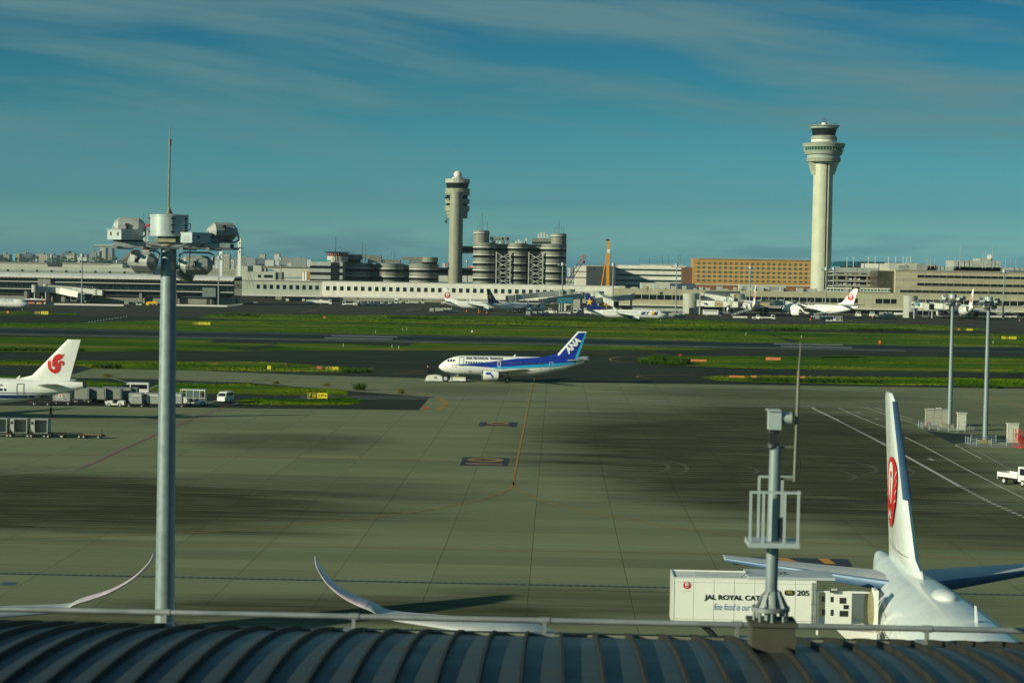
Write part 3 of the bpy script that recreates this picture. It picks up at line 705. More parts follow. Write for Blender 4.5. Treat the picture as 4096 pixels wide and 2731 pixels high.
def crane_roundel(cx, cz, r, flip=1):
    """red disc of raised wings round a white neck, the word below"""
    red = []; white = []
    def P(a, b): return (cx + flip * a * r, cz + b * r)
    disc = [P(math.sin(t), math.cos(t)) for t in (2 * math.pi * i / 40 for i in range(40))]
    red.append(poly_shape(disc))
    # inner white: oval hollow between the wings, open at the top, with the crane's neck left red
    white.append(poly_shape([P(.46 * math.sin(t) - .02, .24 + .62 * math.cos(t)) for t in (2 * math.pi * i / 26 for i in range(26))]))
    for s_ in (-1, 1):                       # feather cuts
        for k_ in range(4):
            a = R(48 + 16 * k_) * s_; white.append(poly_shape([P(math.sin(a) * 1.01, math.cos(a) * 1.01), P(math.sin(a + .05 * s_) * 1.01, math.cos(a + .05 * s_) * 1.01), P(math.sin(a + .16 * s_) * .74, math.cos(a + .16 * s_) * .74 - .05)]))
    neck = ribbon_shape([P(.30, .42), P(.12, .56), P(-.04, .52), P(-.08, .36), P(.04, .18), P(.08, .02), P(0, -.18), P(-.06, -.42)], [.03 * r, .13 * r, .12 * r, .10 * r, .11 * r, .16 * r, .26 * r, .4 * r])
    return red, white, [neck]
def put_roundel(root, f_in, cx, cz, r, flip, side_f):
    red, white, neck = crane_roundel(cx, cz, r, flip)
    def lift(e):
        def g(u, v):
            p = side_f(u, v); return (p[0], p[1] + math.copysign(e, p[1]), p[2])
        return g
    e_ = decal('crane_emblem', red, side_f, m_logo_red, root, .6)
    decal('emblem_cutout', white, lift(.015), m_paint, e_, .6); decal('emblem_neck', neck, lift(.03), m_logo_red, e_, .6)
    u0, u1 = (cx - .42 * r, cx + .42 * r)
    sh = text_shape('JAL', u0, u1, cz - .78 * r, cz - .50 * r, .03, .25)
    if flip < 0: sh = ([(2 * cx - a, b) for a, b in sh[0]], sh[1])
    decal('emblem_word', [sh], lift(.03), m_paint, e_, 0)

def make_737(name, label, L, livery, cfg):
    """single-aisle twin; cfg: fin points, engine place, wing place"""
    root = thing(name, label, 'airliner')
    A_ = Air(L, 2.05, 3.35, 5.2, cfg.get('tl', 11.5), nd=.22)
    A_.body().build('fuselage', m_paint, root, 60)
    wx = cfg['wx']; wz = 2.35; b = cfg['span'] / 2
    for s_ in (-1, 1):
        secs = [((wx, s_ * 1.2, wz), 7.6, 1.0, (0, 0, 1)), ((wx + 2.6, s_ * 5.2, wz + .25), 4.9, .62, (0, 0, 1)), ((wx + 3.0 + (b - 5) * .50, s_ * b, wz + .25 + (b - 5.2) * .105), 1.5, .2, (0, 0, 1))]
        w_ = plate(secs, 'wing', m_wing, root)
        if cfg.get('winglet'):
            xt, zt = secs[-1][0][0], secs[-1][0][2]
            plate([((xt, s_ * b, zt), 1.5, .18, (0, 0, 1)), ((xt + .35, s_ * (b + .35), zt + .35), 1.3, .14, (0, -s_ * .7, .7)), ((xt + 1.5, s_ * (b + .75), zt + 2.4), .55, .07, (0, -s_, .1))], 'winglet', m_paint, w_)
        for yy in (4.2, 7.5, 10.2):
            if yy < b - 1: MB().lathe((wx + 5.2 + yy * .16, s_ * yy, wz - .05 + yy * .06), [(.02, 0), (.2, .7), (.22, 1.6), (.04, 3.0)], 10, 'x').build('flap_fairing', m_wing, w_, 40)
        engine(root, cfg['ex'], s_ * 4.85, 1.55, 3.5, .98)
        gear(root, 'main_gear', cfg['mg'], s_ * 2.85, 2.4, .56, .36, .85)
        sx = cfg['stab']; plate([((sx, s_ * .5, 4.75), 3.9, .36, (0, 0, 1)), ((sx + 3.5, s_ * 6.3, 5.35), 1.4, .12, (0, 0, 1))], 'tailplane', m_wing, root)
    MB().lathe((wx - .5, 0, 1.75), [(.1, 0), (.55, 1.4), (.75, 4.5), (.6, 7.5), (.1, 10)], 18, 'x').build('belly_fairing', m_belly, root, 60)
    gear(root, 'nose_gear', cfg.get('ng', 3.3), 0, 1.8, .36, .2, .45)
    le0, kink, le1, te1, te0 = cfg['fin']
    plate([((le0[0], 0, le0[1]), te0[0] - le0[0], .42, (0, 1, 0)), ((kink[0], 0, kink[1]), te0[0] + (te1[0] - te0[0]) * (kink[1] - te0[1]) / (te1[1] - te0[1]) - kink[0], .50, (0, 1, 0)), ((le1[0], 0, le1[1]), te1[0] - le1[0], .20, (0, 1, 0))], 'tail_fin', cfg.get('finmat', m_paint), root)
    MB().lathe((L - .25, 0, A_.sec(L)[1]), [(.3, 0), (.28, .3), (.12, .35)], 12, 'x').build('tail_pipe', m_dark, root, 40)
    for x in cfg.get('ant', ()):
        r_, z_ = A_.sec(x); MB().prism([(x, z_ + r_ - .03), (x + .45, z_ + r_ - .03), (x + .62, z_ + r_ + .42), (x + .42, z_ + r_ + .42)], -.03, .03).build('antenna', m_paint, root)
    cockpit(root, A_, 1.75, 3.55, 4.05, 4.62)
    return root, A_
# --- the training aircraft under tow
FIN5 = ((21.6, 5.2), (24.9, 6.1), (29.2, 10.95), (31.0, 10.9), (29.1, 4.9))
cfg5 = dict(wx=10.4, span=28.9, ex=9.25, mg=14.6, stab=26.8, fin=FIN5, ant=(15.6,), tl=12.2, finmat=m_blue)
ana, A5 = make_737('tow_airliner', 'white jet with dark and light blue stripes and blue tail, towed across the middle', 30.6, None, cfg5)
S5 = A5.side(-1, .02)
# stripes: dark blue wedge and cyan wedge on each side
for s_ in (-1, 1):
    f = A5.side(s_, .04)
    decal('dark_blue_stripe', [poly_shape([(3.0, 3.50), (10.5, 3.12), (15, 3.35), (20, 3.78), (24.5, 4.15), (27.5, 4.35), (28.9, 4.45), (28.8, 5.6), (25.5, 5.62), (21.5, 5.3), (16.5, 5.0), (11.0, 4.25), (6.0, 3.72)])], f, m_blue, root := ana, .2)
    decal('cyan_stripe', [poly_shape([(10.3, 3.11), (12.6, 2.83), (18, 3.05), (24.5, 3.45), (28.9, 4.15), (28.9, 4.46), (27.5, 4.36), (24.5, 4.16), (20, 3.79), (15, 3.36)])], f, m_cyan, root, .25)
    fm = fin_map((24.9 - (29.2 - 24.9) / (10.95 - 6.1) * 1.0, 5.1), (29.2, 10.95), (29.15, 4.9), (31.0, 10.9), .5, .2, s_)
    decal('fin_leading_edge', [poly_shape([(24.3, 5.7), (25.0, 6.05), (29.2, 10.9), (31.0, 10.9), (30.95, 10.62), (29.35, 10.62), (25.3, 5.75)])], fm, m_paint, root, .5)
    decal('fin_trailing_edge', [poly_shape([(28.45, 4.9), (29.15, 4.9), (31.0, 10.62), (30.72, 10.62)])], fm, m_cyan, root, .5)
    q = text_shape('ANA', -1.95, 1.95, -.72, .72, .055, .12, 0); an = R(47)
    pts = [(28.15 + (a * math.cos(an) - b * math.sin(an)), 7.95 + (a * math.sin(an) + b * math.cos(an))) for a, b in q[0]]
    if s_ > 0: an = R(-47); pts = [(28.15 - (a * math.cos(an) - b * math.sin(an)), 7.95 + (a * math.sin(an) + b * math.cos(an))) for a, b in q[0]]
    decal('fin_lettering', [(pts, q[1])], lambda u, v, fm=fm, s_=s_: (lambda p: (p[0], p[1] + s_ * .03, p[2]))(fm(u, v)), m_paint, root, .5)
m_line = mat('stencil_grey', (.10, .11, .16), .4, var=0)
decal('title_lettering', [text_shape('ANA TECHNICAL TRAINING', 5.75, 13.5, 4.64, 5.14, .025)], A5.side(-1, .07), mat('title_blue', (.02, .03, .09), .4, var=0), ana, .6)
XS = [5.85, 6.4, 6.92, 7.45, 7.98, 8.6, 9.12, 10.2, 10.72, 11.22, 11.72, 12.2, 12.75, 13.4, 13.95, 14.5, 15.05, 15.6, 16.1, 16.65, 17.2, 17.7, 18.25, 18.75, 19.3, 19.85, 20.35, 20.9, 21.4, 21.95]
windows_on(ana, A5, -1, XS, 4.02, .30, .42, material=mat('cabin_window', (.05, .07, .10), .2, var=.2))
for x in (4.85,): door_outline(ana, A5, -1, x, 3.35, 5.05, .85, m_line)
door_outline(ana, A5, -1, 23.7, 2.6, 4.35, .75, m_belly, th=.1); door_outline(ana, A5, -1, 12.75, 3.3, 4.3, .55, m_paint, 'emergency_exit', .1)
decal('registration', [text_shape('JA301K', 24.5, 25.6, 2.72, 2.92, .004, .2)], A5.side(-1, .07), m_logo_black, ana, .5)
decal('gear_door_number', [text_shape('301', 2.75, 3.5, 1.35, 1.55, .01)], lambda u, v: (u, -.36, v - .25), m_logo_black, ana, 0)
MB().box(2.5, 4.2, -.34, -.30, .95, 1.45).build('gear_door', m_paint, ana)
for x, z in ((2.95, 3.42), (2.92, 3.10), (3.6, 2.95), (21.4, 2.95)): decal('red_stencil', [poly_shape([(x, z), (x + .14, z), (x + .14, z + .18), (x, z + .18)])], A5.side(-1, .07), m_logo_red, ana, 0)
decal('cargo_hatch', [poly_shape([(6.4, 2.1), (6.95, 2.1), (6.95, 2.3), (6.4, 2.3)])], A5.side(-1, .07), mat('brown_stencil', (.25, .05, .04), .5), ana, 0)
# leaping dolphin on the engine cowl
dol = [(9.95, 1.82), (10.15, 2.1), (10.5, 2.32), (10.85, 2.2), (11.15, 2.35), (11.1, 2.1), (11.45, 1.75), (11.6, 1.35), (11.52, 1.0), (11.15, .72), (11.38, 1.05), (11.4, 1.35), (11.15, 1.7), (10.85, 1.85), (10.45, 1.75), (10.3, 1.86)]
decal('cowl_emblem', [poly_shape(dol)], lambda u, v: (u, -4.85 - math.sqrt(max(.01, 1.06 ** 2 - (v - 1.55) ** 2)) - .03, v), m_blue, ana, .3)
p = G(2040, 1531); place(ana, (p.x - 15.15, p.y + 2.6, .04), 0.3)

# --- Sky livery and crane livery single-aisle jets
FIN8 = ((29.6, 5.0), (33.2, 7.2), (37.2, 12.7), (39.2, 12.7), (38.0, 4.9))
cfg8 = dict(wx=14.2, span=34.3, ex=13.2, mg=19.3, stab=34.6, fin=FIN8, ant=(12, 22), winglet=True, tl=13.5)
def sky_jet(label, first=None):
    r_, A_ = make_737('airliner', label, 39.0, None, dict(cfg8, finmat=m_navy))
    for s_ in (-1, 1):
        f = A_.side(s_, .02); fl = -s_         # on the +y side text runs from tail to nose
        def T(sh, c):                           # mirror a shape about x = c for the +y side
            return ([(2 * c - a, b) for a, b in sh[0]], sh[1]) if s_ > 0 else sh
        decal('tail_band', [poly_shape([(27.6, 5.25), (30, 5.05), (38.2, 4.9), (38.0, 5.8), (33, 6.0), (30.2, 5.5)])], f, m_navy, r_, .5)
        fm = fin_map((32.6, 5.0), (37.2, 12.7), (38.0, 4.9), (39.2, 12.7), .5, .2, s_)
        st = []
        for i in range(10):
            a = R(90 + 36 * i); rr = 1.75 if i % 2 == 0 else .72; st.append((37.0 + rr * math.cos(a + .05), 8.7 + rr * math.sin(a + .05) * 1.15))
        decal('fin_star', [poly_shape(st)], lambda u, v, fm=fm, s_=s_: (lambda p: (min(p[0], 39.0), p[1] + s_ * .03, p[2]))(fm(u, v)), m_gold, r_, .6)
        decal('side_lettering', [T(text_shape('SKY', 8.3, 12.9, 3.0, 4.6, .07, .35), 10.6) if s_ > 0 else text_shape('SKY', 5.2, 9.8, 3.0, 4.6, .07, .35)], f, m_navy, r_, .5)
        decal('side_flag', [poly_shape([(5.0, 3.0), (7.6, 3.0), (7.2, 4.6), (4.5, 4.6)])] if s_ > 0 else [poly_shape([(10.4, 3.0), (12.9, 3.0), (13.3, 4.6), (10.8, 4.6)])], f, m_navy, r_, .5)
        st = []; cx_ = 7.1 if s_ > 0 else 11.0
        for i in range(10):
            a = R(90 + 36 * i); rr = 1.25 if i % 2 == 0 else .52; st.append((cx_ + rr * math.cos(a), 4.0 + rr * math.sin(a)))
        decal('side_star', [poly_shape(st)], A_.side(s_, .05), m_gold, r_, .4)
        decal('window_row', [poly_shape([(13.6, 4.0), (30.5, 4.0), (30.5, 4.34), (13.6, 4.34)])], f, m_ws1, r_, 1.0)
        door_outline(r_, A_, s_, 4.9, 3.3, 4.95, .8, m_belly, th=.06); door_outline(r_, A_, s_, 32.6, 3.3, 4.9, .75, m_belly, th=.06)
    return r_
sky1 = sky_jet('white jet with dark blue tail and yellow star, side on beside the far grass')
p = G(2505, 1284.5); place(sky1, (p.x + 19.5, p.y + 2.5, .04), 180)
sky2 = copy_tree(sky1); p = G(2065, 1251)
rz = 180 + 37; place(sky2, (p.x + 19.3 * math.cos(R(37)), p.y + 19.3 * math.sin(R(37)) + 3, .04), rz, 'dark blue tailed jet with yellow star, overlapping the white jet behind it')
def crane_jet(label):
    r_, A_ = make_737('airliner', label, 39.0, None, cfg8)
    for s_ in (-1, 1):
        f = A_.side(s_, .02)
        fm = fin_map((32.6, 5.0), (37.2, 12.7), (38.0, 4.9), (39.2, 12.7), .5, .2, s_)
        put_roundel(r_, None, 36.7, 8.4, 1.75, -s_, fm)
        u = (7.2, 17.5); sh = text_shape('JAPAN AIRLINES', u[0], u[1], 4.35, 5.05, .03, .35)
        if s_ > 0: sh = ([(u[0] + u[1] - a, b) for a, b in sh[0]], sh[1])
        decal('side_lettering', [sh], f, m_logo_black, r_, .5)
        decal('window_row', [poly_shape([(6.8, 3.82), (31.5, 3.82), (31.5, 4.14), (6.8, 4.14)])], f, m_ws1, r_, 1.0)
        door_outline(r_, A_, s_, 4.9, 3.3, 4.95, .8, m_belly, th=.06); door_outline(r_, A_, s_, 32.9, 3.3, 4.9, .75, m_belly, th=.06)
    return r_
jal1 = crane_jet('white jet with red crane tail in front of the long white walkway')
p = G(1912, 1244); place(jal1, (p.x + 19.6, p.y + 2, .04), 180)
jal2 = copy_tree(jal1); p = G(90, 1242.5); place(jal2, (p.x + 3.3, p.y, .04), 180, 'white jet whose nose enters at the left edge beside the orange and white bus')

# --- Air China tail at the left
ac = thing('airliner', 'white jet tail with red phoenix emblem and dark blue band, at the left edge', 'airliner')
AA = Air(44.5, 2.02, 4.15, 5.2, 15.5, nd=.2, re=.42, tailrise=.72)
AA.body().build('fuselage', m_paint, ac, 60)
FINA = ((36.4, 6.15), (42.0, 12.0), (43.9, 12.0), (42.3, 5.9))
plate([((33.8, 0, 5.9), 8.5, .3, (0, 1, 0)), ((36.6, 0, 6.6), 5.85, .55, (0, 1, 0)), ((41.95, 0, 12.1), 1.95, .2, (0, 1, 0))], 'tail_fin', m_paint, ac)
for s_ in (-1, 1):
    f = AA.side(s_, .02)
    plate([((37.2, s_ * .5, 5.15), 4.3, .4, (0, 0, 1)), ((40.4, s_ * 6.2, 5.75), 1.5, .13, (0, 0, 1))], 'tailplane', m_wing, ac)
    decal('cheat_line', [poly_shape([(8, 3.95), (40.5, 3.95), (40.2, 4.06), (8, 4.06)])], f, m_navy, ac, .6)
    decal('blue_band', [poly_shape([(8, 3.25), (37.5, 3.22), (39.5, 3.6), (40, 3.75), (36, 3.72), (8, 3.62)])], f, mat('band_blue', (.015, .05, .22), .3), ac, .6)
    plate([((15, s_ * 1.2, 3.0), 8, 1.0, (0, 0, 1)), ((18, s_ * 5.5, 3.25), 5, .6, (0, 0, 1)), ((24.6, s_ * 17, 4.3), 1.5, .2, (0, 0, 1))], 'wing', m_wing, ac)
    engine(ac, 14.5, s_ * 5.75, 2.0, 3.6, 1.1); gear(ac, 'main_gear', 22.5, s_ * 3.8, 3.0, .6, .4, .95)
gear(ac, 'nose_gear', 5, 0, 2.4, .4, .22, .5)
MB().lathe((44.3, 0, AA.sec(44.5)[1]), [(.44, 0), (.42, .45), (.25, .5)], 14, 'x').build('tail_pipe', m_dark, ac, 40)
MB().prism([(34.2, 6.1), (34.65, 6.1), (34.85, 6.55), (34.7, 6.55)], -.03, .03).build('antenna', m_paint, ac)
windows_on(ac, AA, -1, [31.6 - .55 * i for i in range(-3, 8)][::1][2:], 4.5, .24, .40)
windows_on(ac, AA, -1, [33.0 - .53 * i for i in range(3)], 4.5, .24, .40)
door_outline(ac, AA, -1, 36.0 - .75, 3.45, 5.35, 1.0, mat('door_trim', (.12, .16, .22), .4), th=.09)
decal('registration', [text_shape('B-6326', 30.7, 32.6, 5.0, 5.32, .012)], AA.side(-1, .03), m_logo_black, ac, .5)
decal('type_lettering', [text_shape('AIRBUS A321', 31.4, 32.5, 3.0, 3.1, .006, .2)], AA.side(-1, .03), m_navy, ac, .5)
fa = fin_map((36.4, 6.15), (41.95, 12.1), (42.3, 5.9), (43.9, 12.1), .5, .2, -1)
def phx(pts, ws):                               # red ribbons of the emblem; unit box 0..1, centre on the fin
    sp = []; P_ = [Vector((q[0], q[1])) for q in pts]
    Q = []; W_ = []
    for i in range(len(P_) - 1):
        p0, p1, p2, p3 = P_[max(i - 1, 0)], P_[i], P_[i + 1], P_[min(i + 2, len(P_) - 1)]
        for j in range(6):
            t = j / 6; Q.append(.5 * ((2 * p1) + (p2 - p0) * t + (2 * p0 - 5 * p1 + 4 * p2 - p3) * t * t + (3 * p1 - p0 - 3 * p2 + p3) * t ** 3)); W_.append(ws[i] * (1 - t) + ws[i + 1] * t)
    Q.append(P_[-1]); W_.append(ws[-1])
    return ribbon_shape([(39.05 + q.x * 2.5, 7.15 + q.y * 2.8) for q in Q], [w__ * 2.5 * 1.25 for w__ in W_])
ph = [phx([(.07, .62), (.08, .38), (.16, .16), (.36, .07), (.5, .2), (.5, .5), (.5, .66), (.62, .80), (.86, .90), (.98, .99)], [.16, .15, .14, .13, .13, .13, .14, .13, .08, .01]),
      phx([(.33, .30), (.32, .55), (.40, .78), (.58, .92), (.80, .97)], [.10, .12, .12, .09, .01]),
      phx([(.20, .04), (.42, -.03), (.62, .08), (.70, .30), (.70, .48), (.80, .58), (.92, .50), (.88, .40), (.80, .42)], [.02, .07, .10, .11, .11, .10, .09, .06, .01]),
      phx([(.60, .62), (.72, .74), (.92, .80)], [.02, .09, .01]), phx([(0.0, .66), (.10, .70), (.2, .70)], [.01, .04, .01])]
decal('phoenix_emblem', ph, fa, mat('emblem_red', (.58, .02, .01), .35, var=.02), ac, .5)
p = A(345, 1550, 297); place(ac, (p.x - 44.8, 297, .04), 0)

# --- wide-bodies
def wide_body(name, label, L=66.8, Rr=2.98, zc=5.15, span=64.8, hf=17.0, tipz=9.5, winglet=True, side_title=True, wx=23.0, wl=2.5, mz=.6):
    r_ = thing(name, label, 'airliner'); A_ = Air(L, Rr, zc, 7.5, 22.0, nd=.22, re=.35, tailrise=.78)
    A_.body(40, 60).build('fuselage', m_paint, r_, 60); b = span / 2
    for s_ in (-1, 1):
        zt = tipz - wl if winglet else tipz; z0 = 3.7
        secs = [((wx, s_ * 2.0, z0), 13.5, 1.9, (0, 0, 1)), ((wx + 6.6, s_ * 10.0, z0 + 1.0), 8.0, 1.0, (0, 0, 1)), ((wx + 6.6 + (b - 13) * .38, s_ * b * .66, z0 + (zt - z0) * mz), 4.7, .5, (0, 0, 1)), ((wx + 6.6 + (b - 11.5) * .66, s_ * (b - 4.2 if winglet else b), zt - .15 * (1 if winglet else 0)), 2.5, .24, (0, 0, 1))]
        if winglet:
            x0_, y0_, z0_ = secs[-1][0]
            secs += [((x0_ + .8, s_ * (b - 2.9), zt + .08 * wl), 2.2, .20, (0, -s_ * .35, .94)), ((x0_ + 1.6, s_ * (b - 1.7), zt + .25 * wl), 1.9, .16, (0, -s_ * .6, .8)), ((x0_ + 2.5, s_ * (b - .75), zt + .5 * wl), 1.5, .12, (0, -s_ * .85, .5)), ((x0_ + 3.4, s_ * (b - .15), zt + .8 * wl), 1.0, .08, (0, -s_ * .97, .2)), ((x0_ + 3.9, s_ * b, zt + wl), .45, .05, (0, -s_, .1))]
        ws_ = secs
        if winglet:                          # smooth the curl of the tip
            q_ = [[*a_[0], a_[1], a_[2], *a_[3]] for a_ in secs]; ws_ = list(secs[:3])
            for i in range(2, len(q_) - 1):
                p0, p1, p2, p3 = [np.array(q_[max(0, min(len(q_) - 1, j))]) for j in (i - 1, i, i + 1, i + 2)]
                for j in range(1, 6):
                    t = j / 5; v = .5 * (2 * p1 + (p2 - p0) * t + (2 * p0 - 5 * p1 + 4 * p2 - p3) * t * t + (3 * p1 - p0 - 3 * p2 + p3) * t ** 3) if i > 2 else p1 + (p2 - p1) * t
                    ws_.append((tuple(v[:3]), max(.3, v[3]), max(.04, v[4]), tuple(v[5:])))
        w_ = plate(ws_, 'wing', m_wing, r_)
        if winglet:
            mb = MB(); mb.loft([foil((q[0][0] - .02, q[0][1] - s_ * .0, q[0][2]), q[1] * 1.0, q[2] + .02, q[3]) for q in ws_[-20:]]); mb.build('winglet', mat('winglet_paint', (.62, .50, .58), .3, var=.25, scale=1.5), w_, 50)
        for yy in (8, 13.5, 18.5):
            MB().lathe((wx + 7.5 + yy * .42, s_ * yy, z0 + .25 + yy * .08), [(.02, 0), (.32, 1.2), (.36, 3.0), (.05, 5.6)], 10, 'x').build('flap_fairing', m_wing, w_, 40)
        engine(r_, wx - .5, s_ * 10.0, 2.75, 5.8, 1.85)
        gear(r_, 'main_gear', wx + 10.5, s_ * 5.0, 4.0, .68, .5, 1.3, 2)
        plate([((L - 11.5, s_ * .8, 7.15), 6.3, .6, (0, 0, 1)), ((L - 5.2, s_ * 9.6, 7.55), 2.1, .2, (0, 0, 1))], 'tailplane', m_wing, r_)
    MB().lathe((wx - 3, 0, 2.9), [(.1, 0), (1.2, 3), (1.6, 9), (1.3, 16), (.1, 21)], 20, 'x').build('belly_fairing', m_paint, r_, 60)
    gear(r_, 'nose_gear', 6, 0, 3, .5, .3, .6)
    plate([((L - 15.5, 0, 7.6), 12.2, .4, (0, 1, 0)), ((L - 11.6, 0, 8.7), 8.55, .8, (0, 1, 0)), ((L - 3.9, 0, hf - .35), 3.3, .32, (0, 1, 0)), ((L - 3.0, 0, hf), 2.2, .2, (0, 1, 0))], 'tail_fin', m_paint, r_)
    for s_ in (-1, 1):
        fm = fin_map((L - 12.8, 7.7), (L - 3.9, hf - .35), (L - 3.3, 7.7), (L - .6, hf - .35), .95, .32, s_)
        put_roundel(r_, None, L - 5.3, 11.65, 2.0, -s_, fm)
        f = A_.side(s_, .03); u = (9.0, 25.0); sh = text_shape('JAPAN AIRLINES', u[0], u[1], 6.1, 7.3, .03, .35)
        if s_ > 0: sh = ([(u[0] + u[1] - a, b) for a, b in sh[0]], sh[1])
        decal('side_lettering', [sh], f, m_logo_black, r_, .7)
        decal('window_row', [poly_shape([(9, 5.5), (L - 16, 5.5), (L - 16, 5.95), (9, 5.95)])], f, m_ws2, r_, 1.0)
        for x in (7.5, 20, 40, L - 16.5): door_outline(r_, A_, s_, x, 4.4, 6.5, 1.1, m_belly, th=.08)
    MB().lathe((L - .3, 0, A_.sec(L)[1]), [(.35, 0), (.33, .5), (.2, .55)], 14, 'x').build('tail_pipe', m_dark, r_, 40)
    cockpit(r_, A_, 2.3, 4.9, 5.6, 6.5)
    return r_, A_
# the two on the far aprons
wb1, _ = wide_body('airliner', 'wide jet seen from behind between the white boarding bridges, left of the angled jet', span=64.8)
p = A(3019, 1270, 1085); place(wb1, (p.x, 1085 + 0, .04), -90 + 180); wb1.location = (p.x, 1082 + 66.8, .04); wb1.rotation_euler[2] = R(-90)
wb2 = copy_tree(wb1); p = A(3893, 1270, 1085); place(wb2, (p.x, 1085 + 66.8, .04), -90, 'wide jet seen from behind, standing between the two tall light masts on the right')
wb3, _ = wide_body('airliner', 'white wide jet parked at an angle with its red crane tail before the beige terminal', L=55, Rr=2.55, zc=4.7, span=47.6, hf=16.2, winglet=False, tipz=7.2, wx=17.5)
th = 50; p = A(3432, 1270, 1062); place(wb3, (p.x - 55 * math.cos(R(th)), 1062 + 55 * math.sin(R(th)), .04), -th)

# --- the near one below the camera on the right: lifts in a taller fin and long swept wings
near, AN = wide_body('near_airliner', 'large near white jet seen from above its spine with tall red crane fin', L=66.0, span=61.2, hf=17.1, tipz=10.3, wx=17.0, mz=1.03, wl=2.1)
near.location = (19.5, 52.5, .04); near.rotation_euler[2] = R(90)

# dimmed white, seams and fittings that show on the near one
for o in near.children:
    if o.name.split('.')[0] in ('fuselage', 'tail_fin', 'belly_fairing'): o.data = o.data.copy(); o.data.materials[0] = m_dimwhite
m_seamline = mat('panel_gap', (.22, .24, .25), .6, var=0); m_le = mat('edge_reflection_blue', (.05, .11, .20), .45, .2, var=.1)  # m_le: dark blue reflection on the bare metal edges put into the colour
for x in (30, 36, 41, 46, 50.5, 55, 59, 62.5):
    r_, zc = AN.sec(x); mb = MB(); mb.lathe((x, 0, zc), [(r_ * .975, -.0), (r_ * .975 + .012, .006), (r_ * .975 + .012, .03), (r_ * .975, .036)], 48, 'x')
    o = mb.build('frame_seam', m_seamline, near, 60)
for s_ in (-1, 1):
    fm = fin_map((66 - 12.8, 7.7), (66 - 3.9, 16.75), (66 - 3.3, 7.7), (66 - .6, 16.75), .95, .32, s_)
    decal('rudder_gap', [ribbon_shape([(59.3, 8.2), (62.9, 16.6)], [.05, .04])], fm, m_seamline, near, .6)
    decal('rudder_gap', [ribbon_shape([(55.0, 8.75), (62.6, 8.75)], [.04, .04])], fm, m_seamline, near, .6)
    plate([((66 - 11.62, s_ * .8, 7.16), .32, .64, (0, 0, 1)), ((66 - 5.28, s_ * 9.6, 7.56), .16, .22, (0, 0, 1))], 'tailplane_leading_edge', m_le, near)
plate([((66 - 8.92, 0, 11.6), .60, .50, (0, 1, 0)), ((66 - 4.02, 0, 16.7), .36, .30, (0, 1, 0))], 'fin_leading_edge', m_le, near)
MB().loft([[(44.6 + q, .62 * math.cos(t) * w__, AN.sec(44.6 + q)[1] + AN.sec(44.6 + q)[0] - .12 + .42 * w__ * max(0, math.sin(t))) for t in (math.pi * i / 10 for i in range(11))] for q, w__ in ((0, .25), (.35, .8), (.9, 1), (2.0, 1), (2.5, .8), (2.9, .2))], closed=False).build('antenna_dome', m_dimwhite, near, 60)
for x, h_ in ((38.5, .75), (52.0, .4)):
    zz = sum(AN.sec(x)) - .05; MB().prism([(x, zz), (x + .5, zz), (x + .62, zz + h_), (x + .45, zz + h_)], -.03, .03).build('antenna', m_dimwhite, near)
# ------------------------------------------------------------------ the second near aircraft: only its wing reaches into view
near2 = copy_tree(near); place(near2, (-49.3, 52.5, .04), 90, 'wing of a white jet reaching in from the lower left edge')

# ------------------------------------------------------------------ curved standing-seam roof in front of the camera
def roof_fn(k, co, b):
    p = k.sep(co); s_ = k.noise(k.comb(k.m('MULTIPLY', p[0], .35), k.m('MULTIPLY', p[1], 4.5), 0.0), 1.0, 4, .6); c = k.white(k.comb(k.m('FLOOR', k.m('DIVIDE', k.m('SUBTRACT', p[0], .10), .327)), 0.0, 0.0))
    return k.mix(k.rng(s_, .35, .65, 0.0, 1.0), k.mix(c, (.040, .058, .068, 1), (.050, .066, .070, 1)), (.062, .070, .066, 1))
m_roof = mat('roof_sheet', (1, 1, 1), .45, .35, var=.16, scale=.9, spec=.5, fn=roof_fn)
m_seam = mat('roof_seam', (.026, .026, .020), .6, .2, var=.25, scale=3.0)
RY, RZ, RR = 19.5, None, 22.7                 # tangent line of sight touches the crest at this distance
tang = A(2048, 2541, RY)                      # crest silhouette point
sl = math.atan2(CAMZ - tang.z, RY)            # slope of the line of sight
rc = Vector((0, tang.y - RR * math.sin(sl), tang.z - RR * math.cos(sl)))
def roof_pt(a, e=0.0): return (rc.y + (RR + e) * math.sin(a), rc.z + (RR + e) * math.cos(a))
roof = thing('curved_roof', 'dark curved metal roof with standing seams along the bottom of the picture', 'roof', (0, 10, 0))
mb = MB(); N_ = 60; a0, a1 = sl - .62, sl + .30; X0, X1 = -14, 16
ring = [roof_pt(a0 + (a1 - a0) * i / N_) for i in range(N_ + 1)]
for i in range(N_):
    (ya, za), (yb, zb) = ring[i], ring[i + 1]; mb.add([(X0, ya, za), (X1, ya, za), (X1, yb, zb), (X0, yb, zb)], [(0, 1, 2, 3)])
mb.box(X0, X1, ring[-1][0] - .02, ring[-1][0] + .3, 0, ring[-1][1] - .02)
mb.build('roof_sheet', m_roof, roof, 40)
SP = .327; k0 = int(X0 / SP)
seam_proto = None
for k_ in range(k0, int(X1 / SP)):
    x = k_ * SP + .10
    if seam_proto is None:
        mb = MB(); mb.loft([[(x - .016, *roof_pt(a0 + (a1 - a0) * i / N_, -.01)), (x - .013, *roof_pt(a0 + (a1 - a0) * i / N_, .050)), (x + .013, *roof_pt(a0 + (a1 - a0) * i / N_, .050)), (x + .016, *roof_pt(a0 + (a1 - a0) * i / N_, -.01))] for i in range(N_ + 1)])
        seam_proto = mb.build('seam', m_seam, roof, 50); seam_x = x
    else:
        c = seam_proto.copy(); COL.objects.link(c); c.parent = roof; c.location.x = x - seam_x
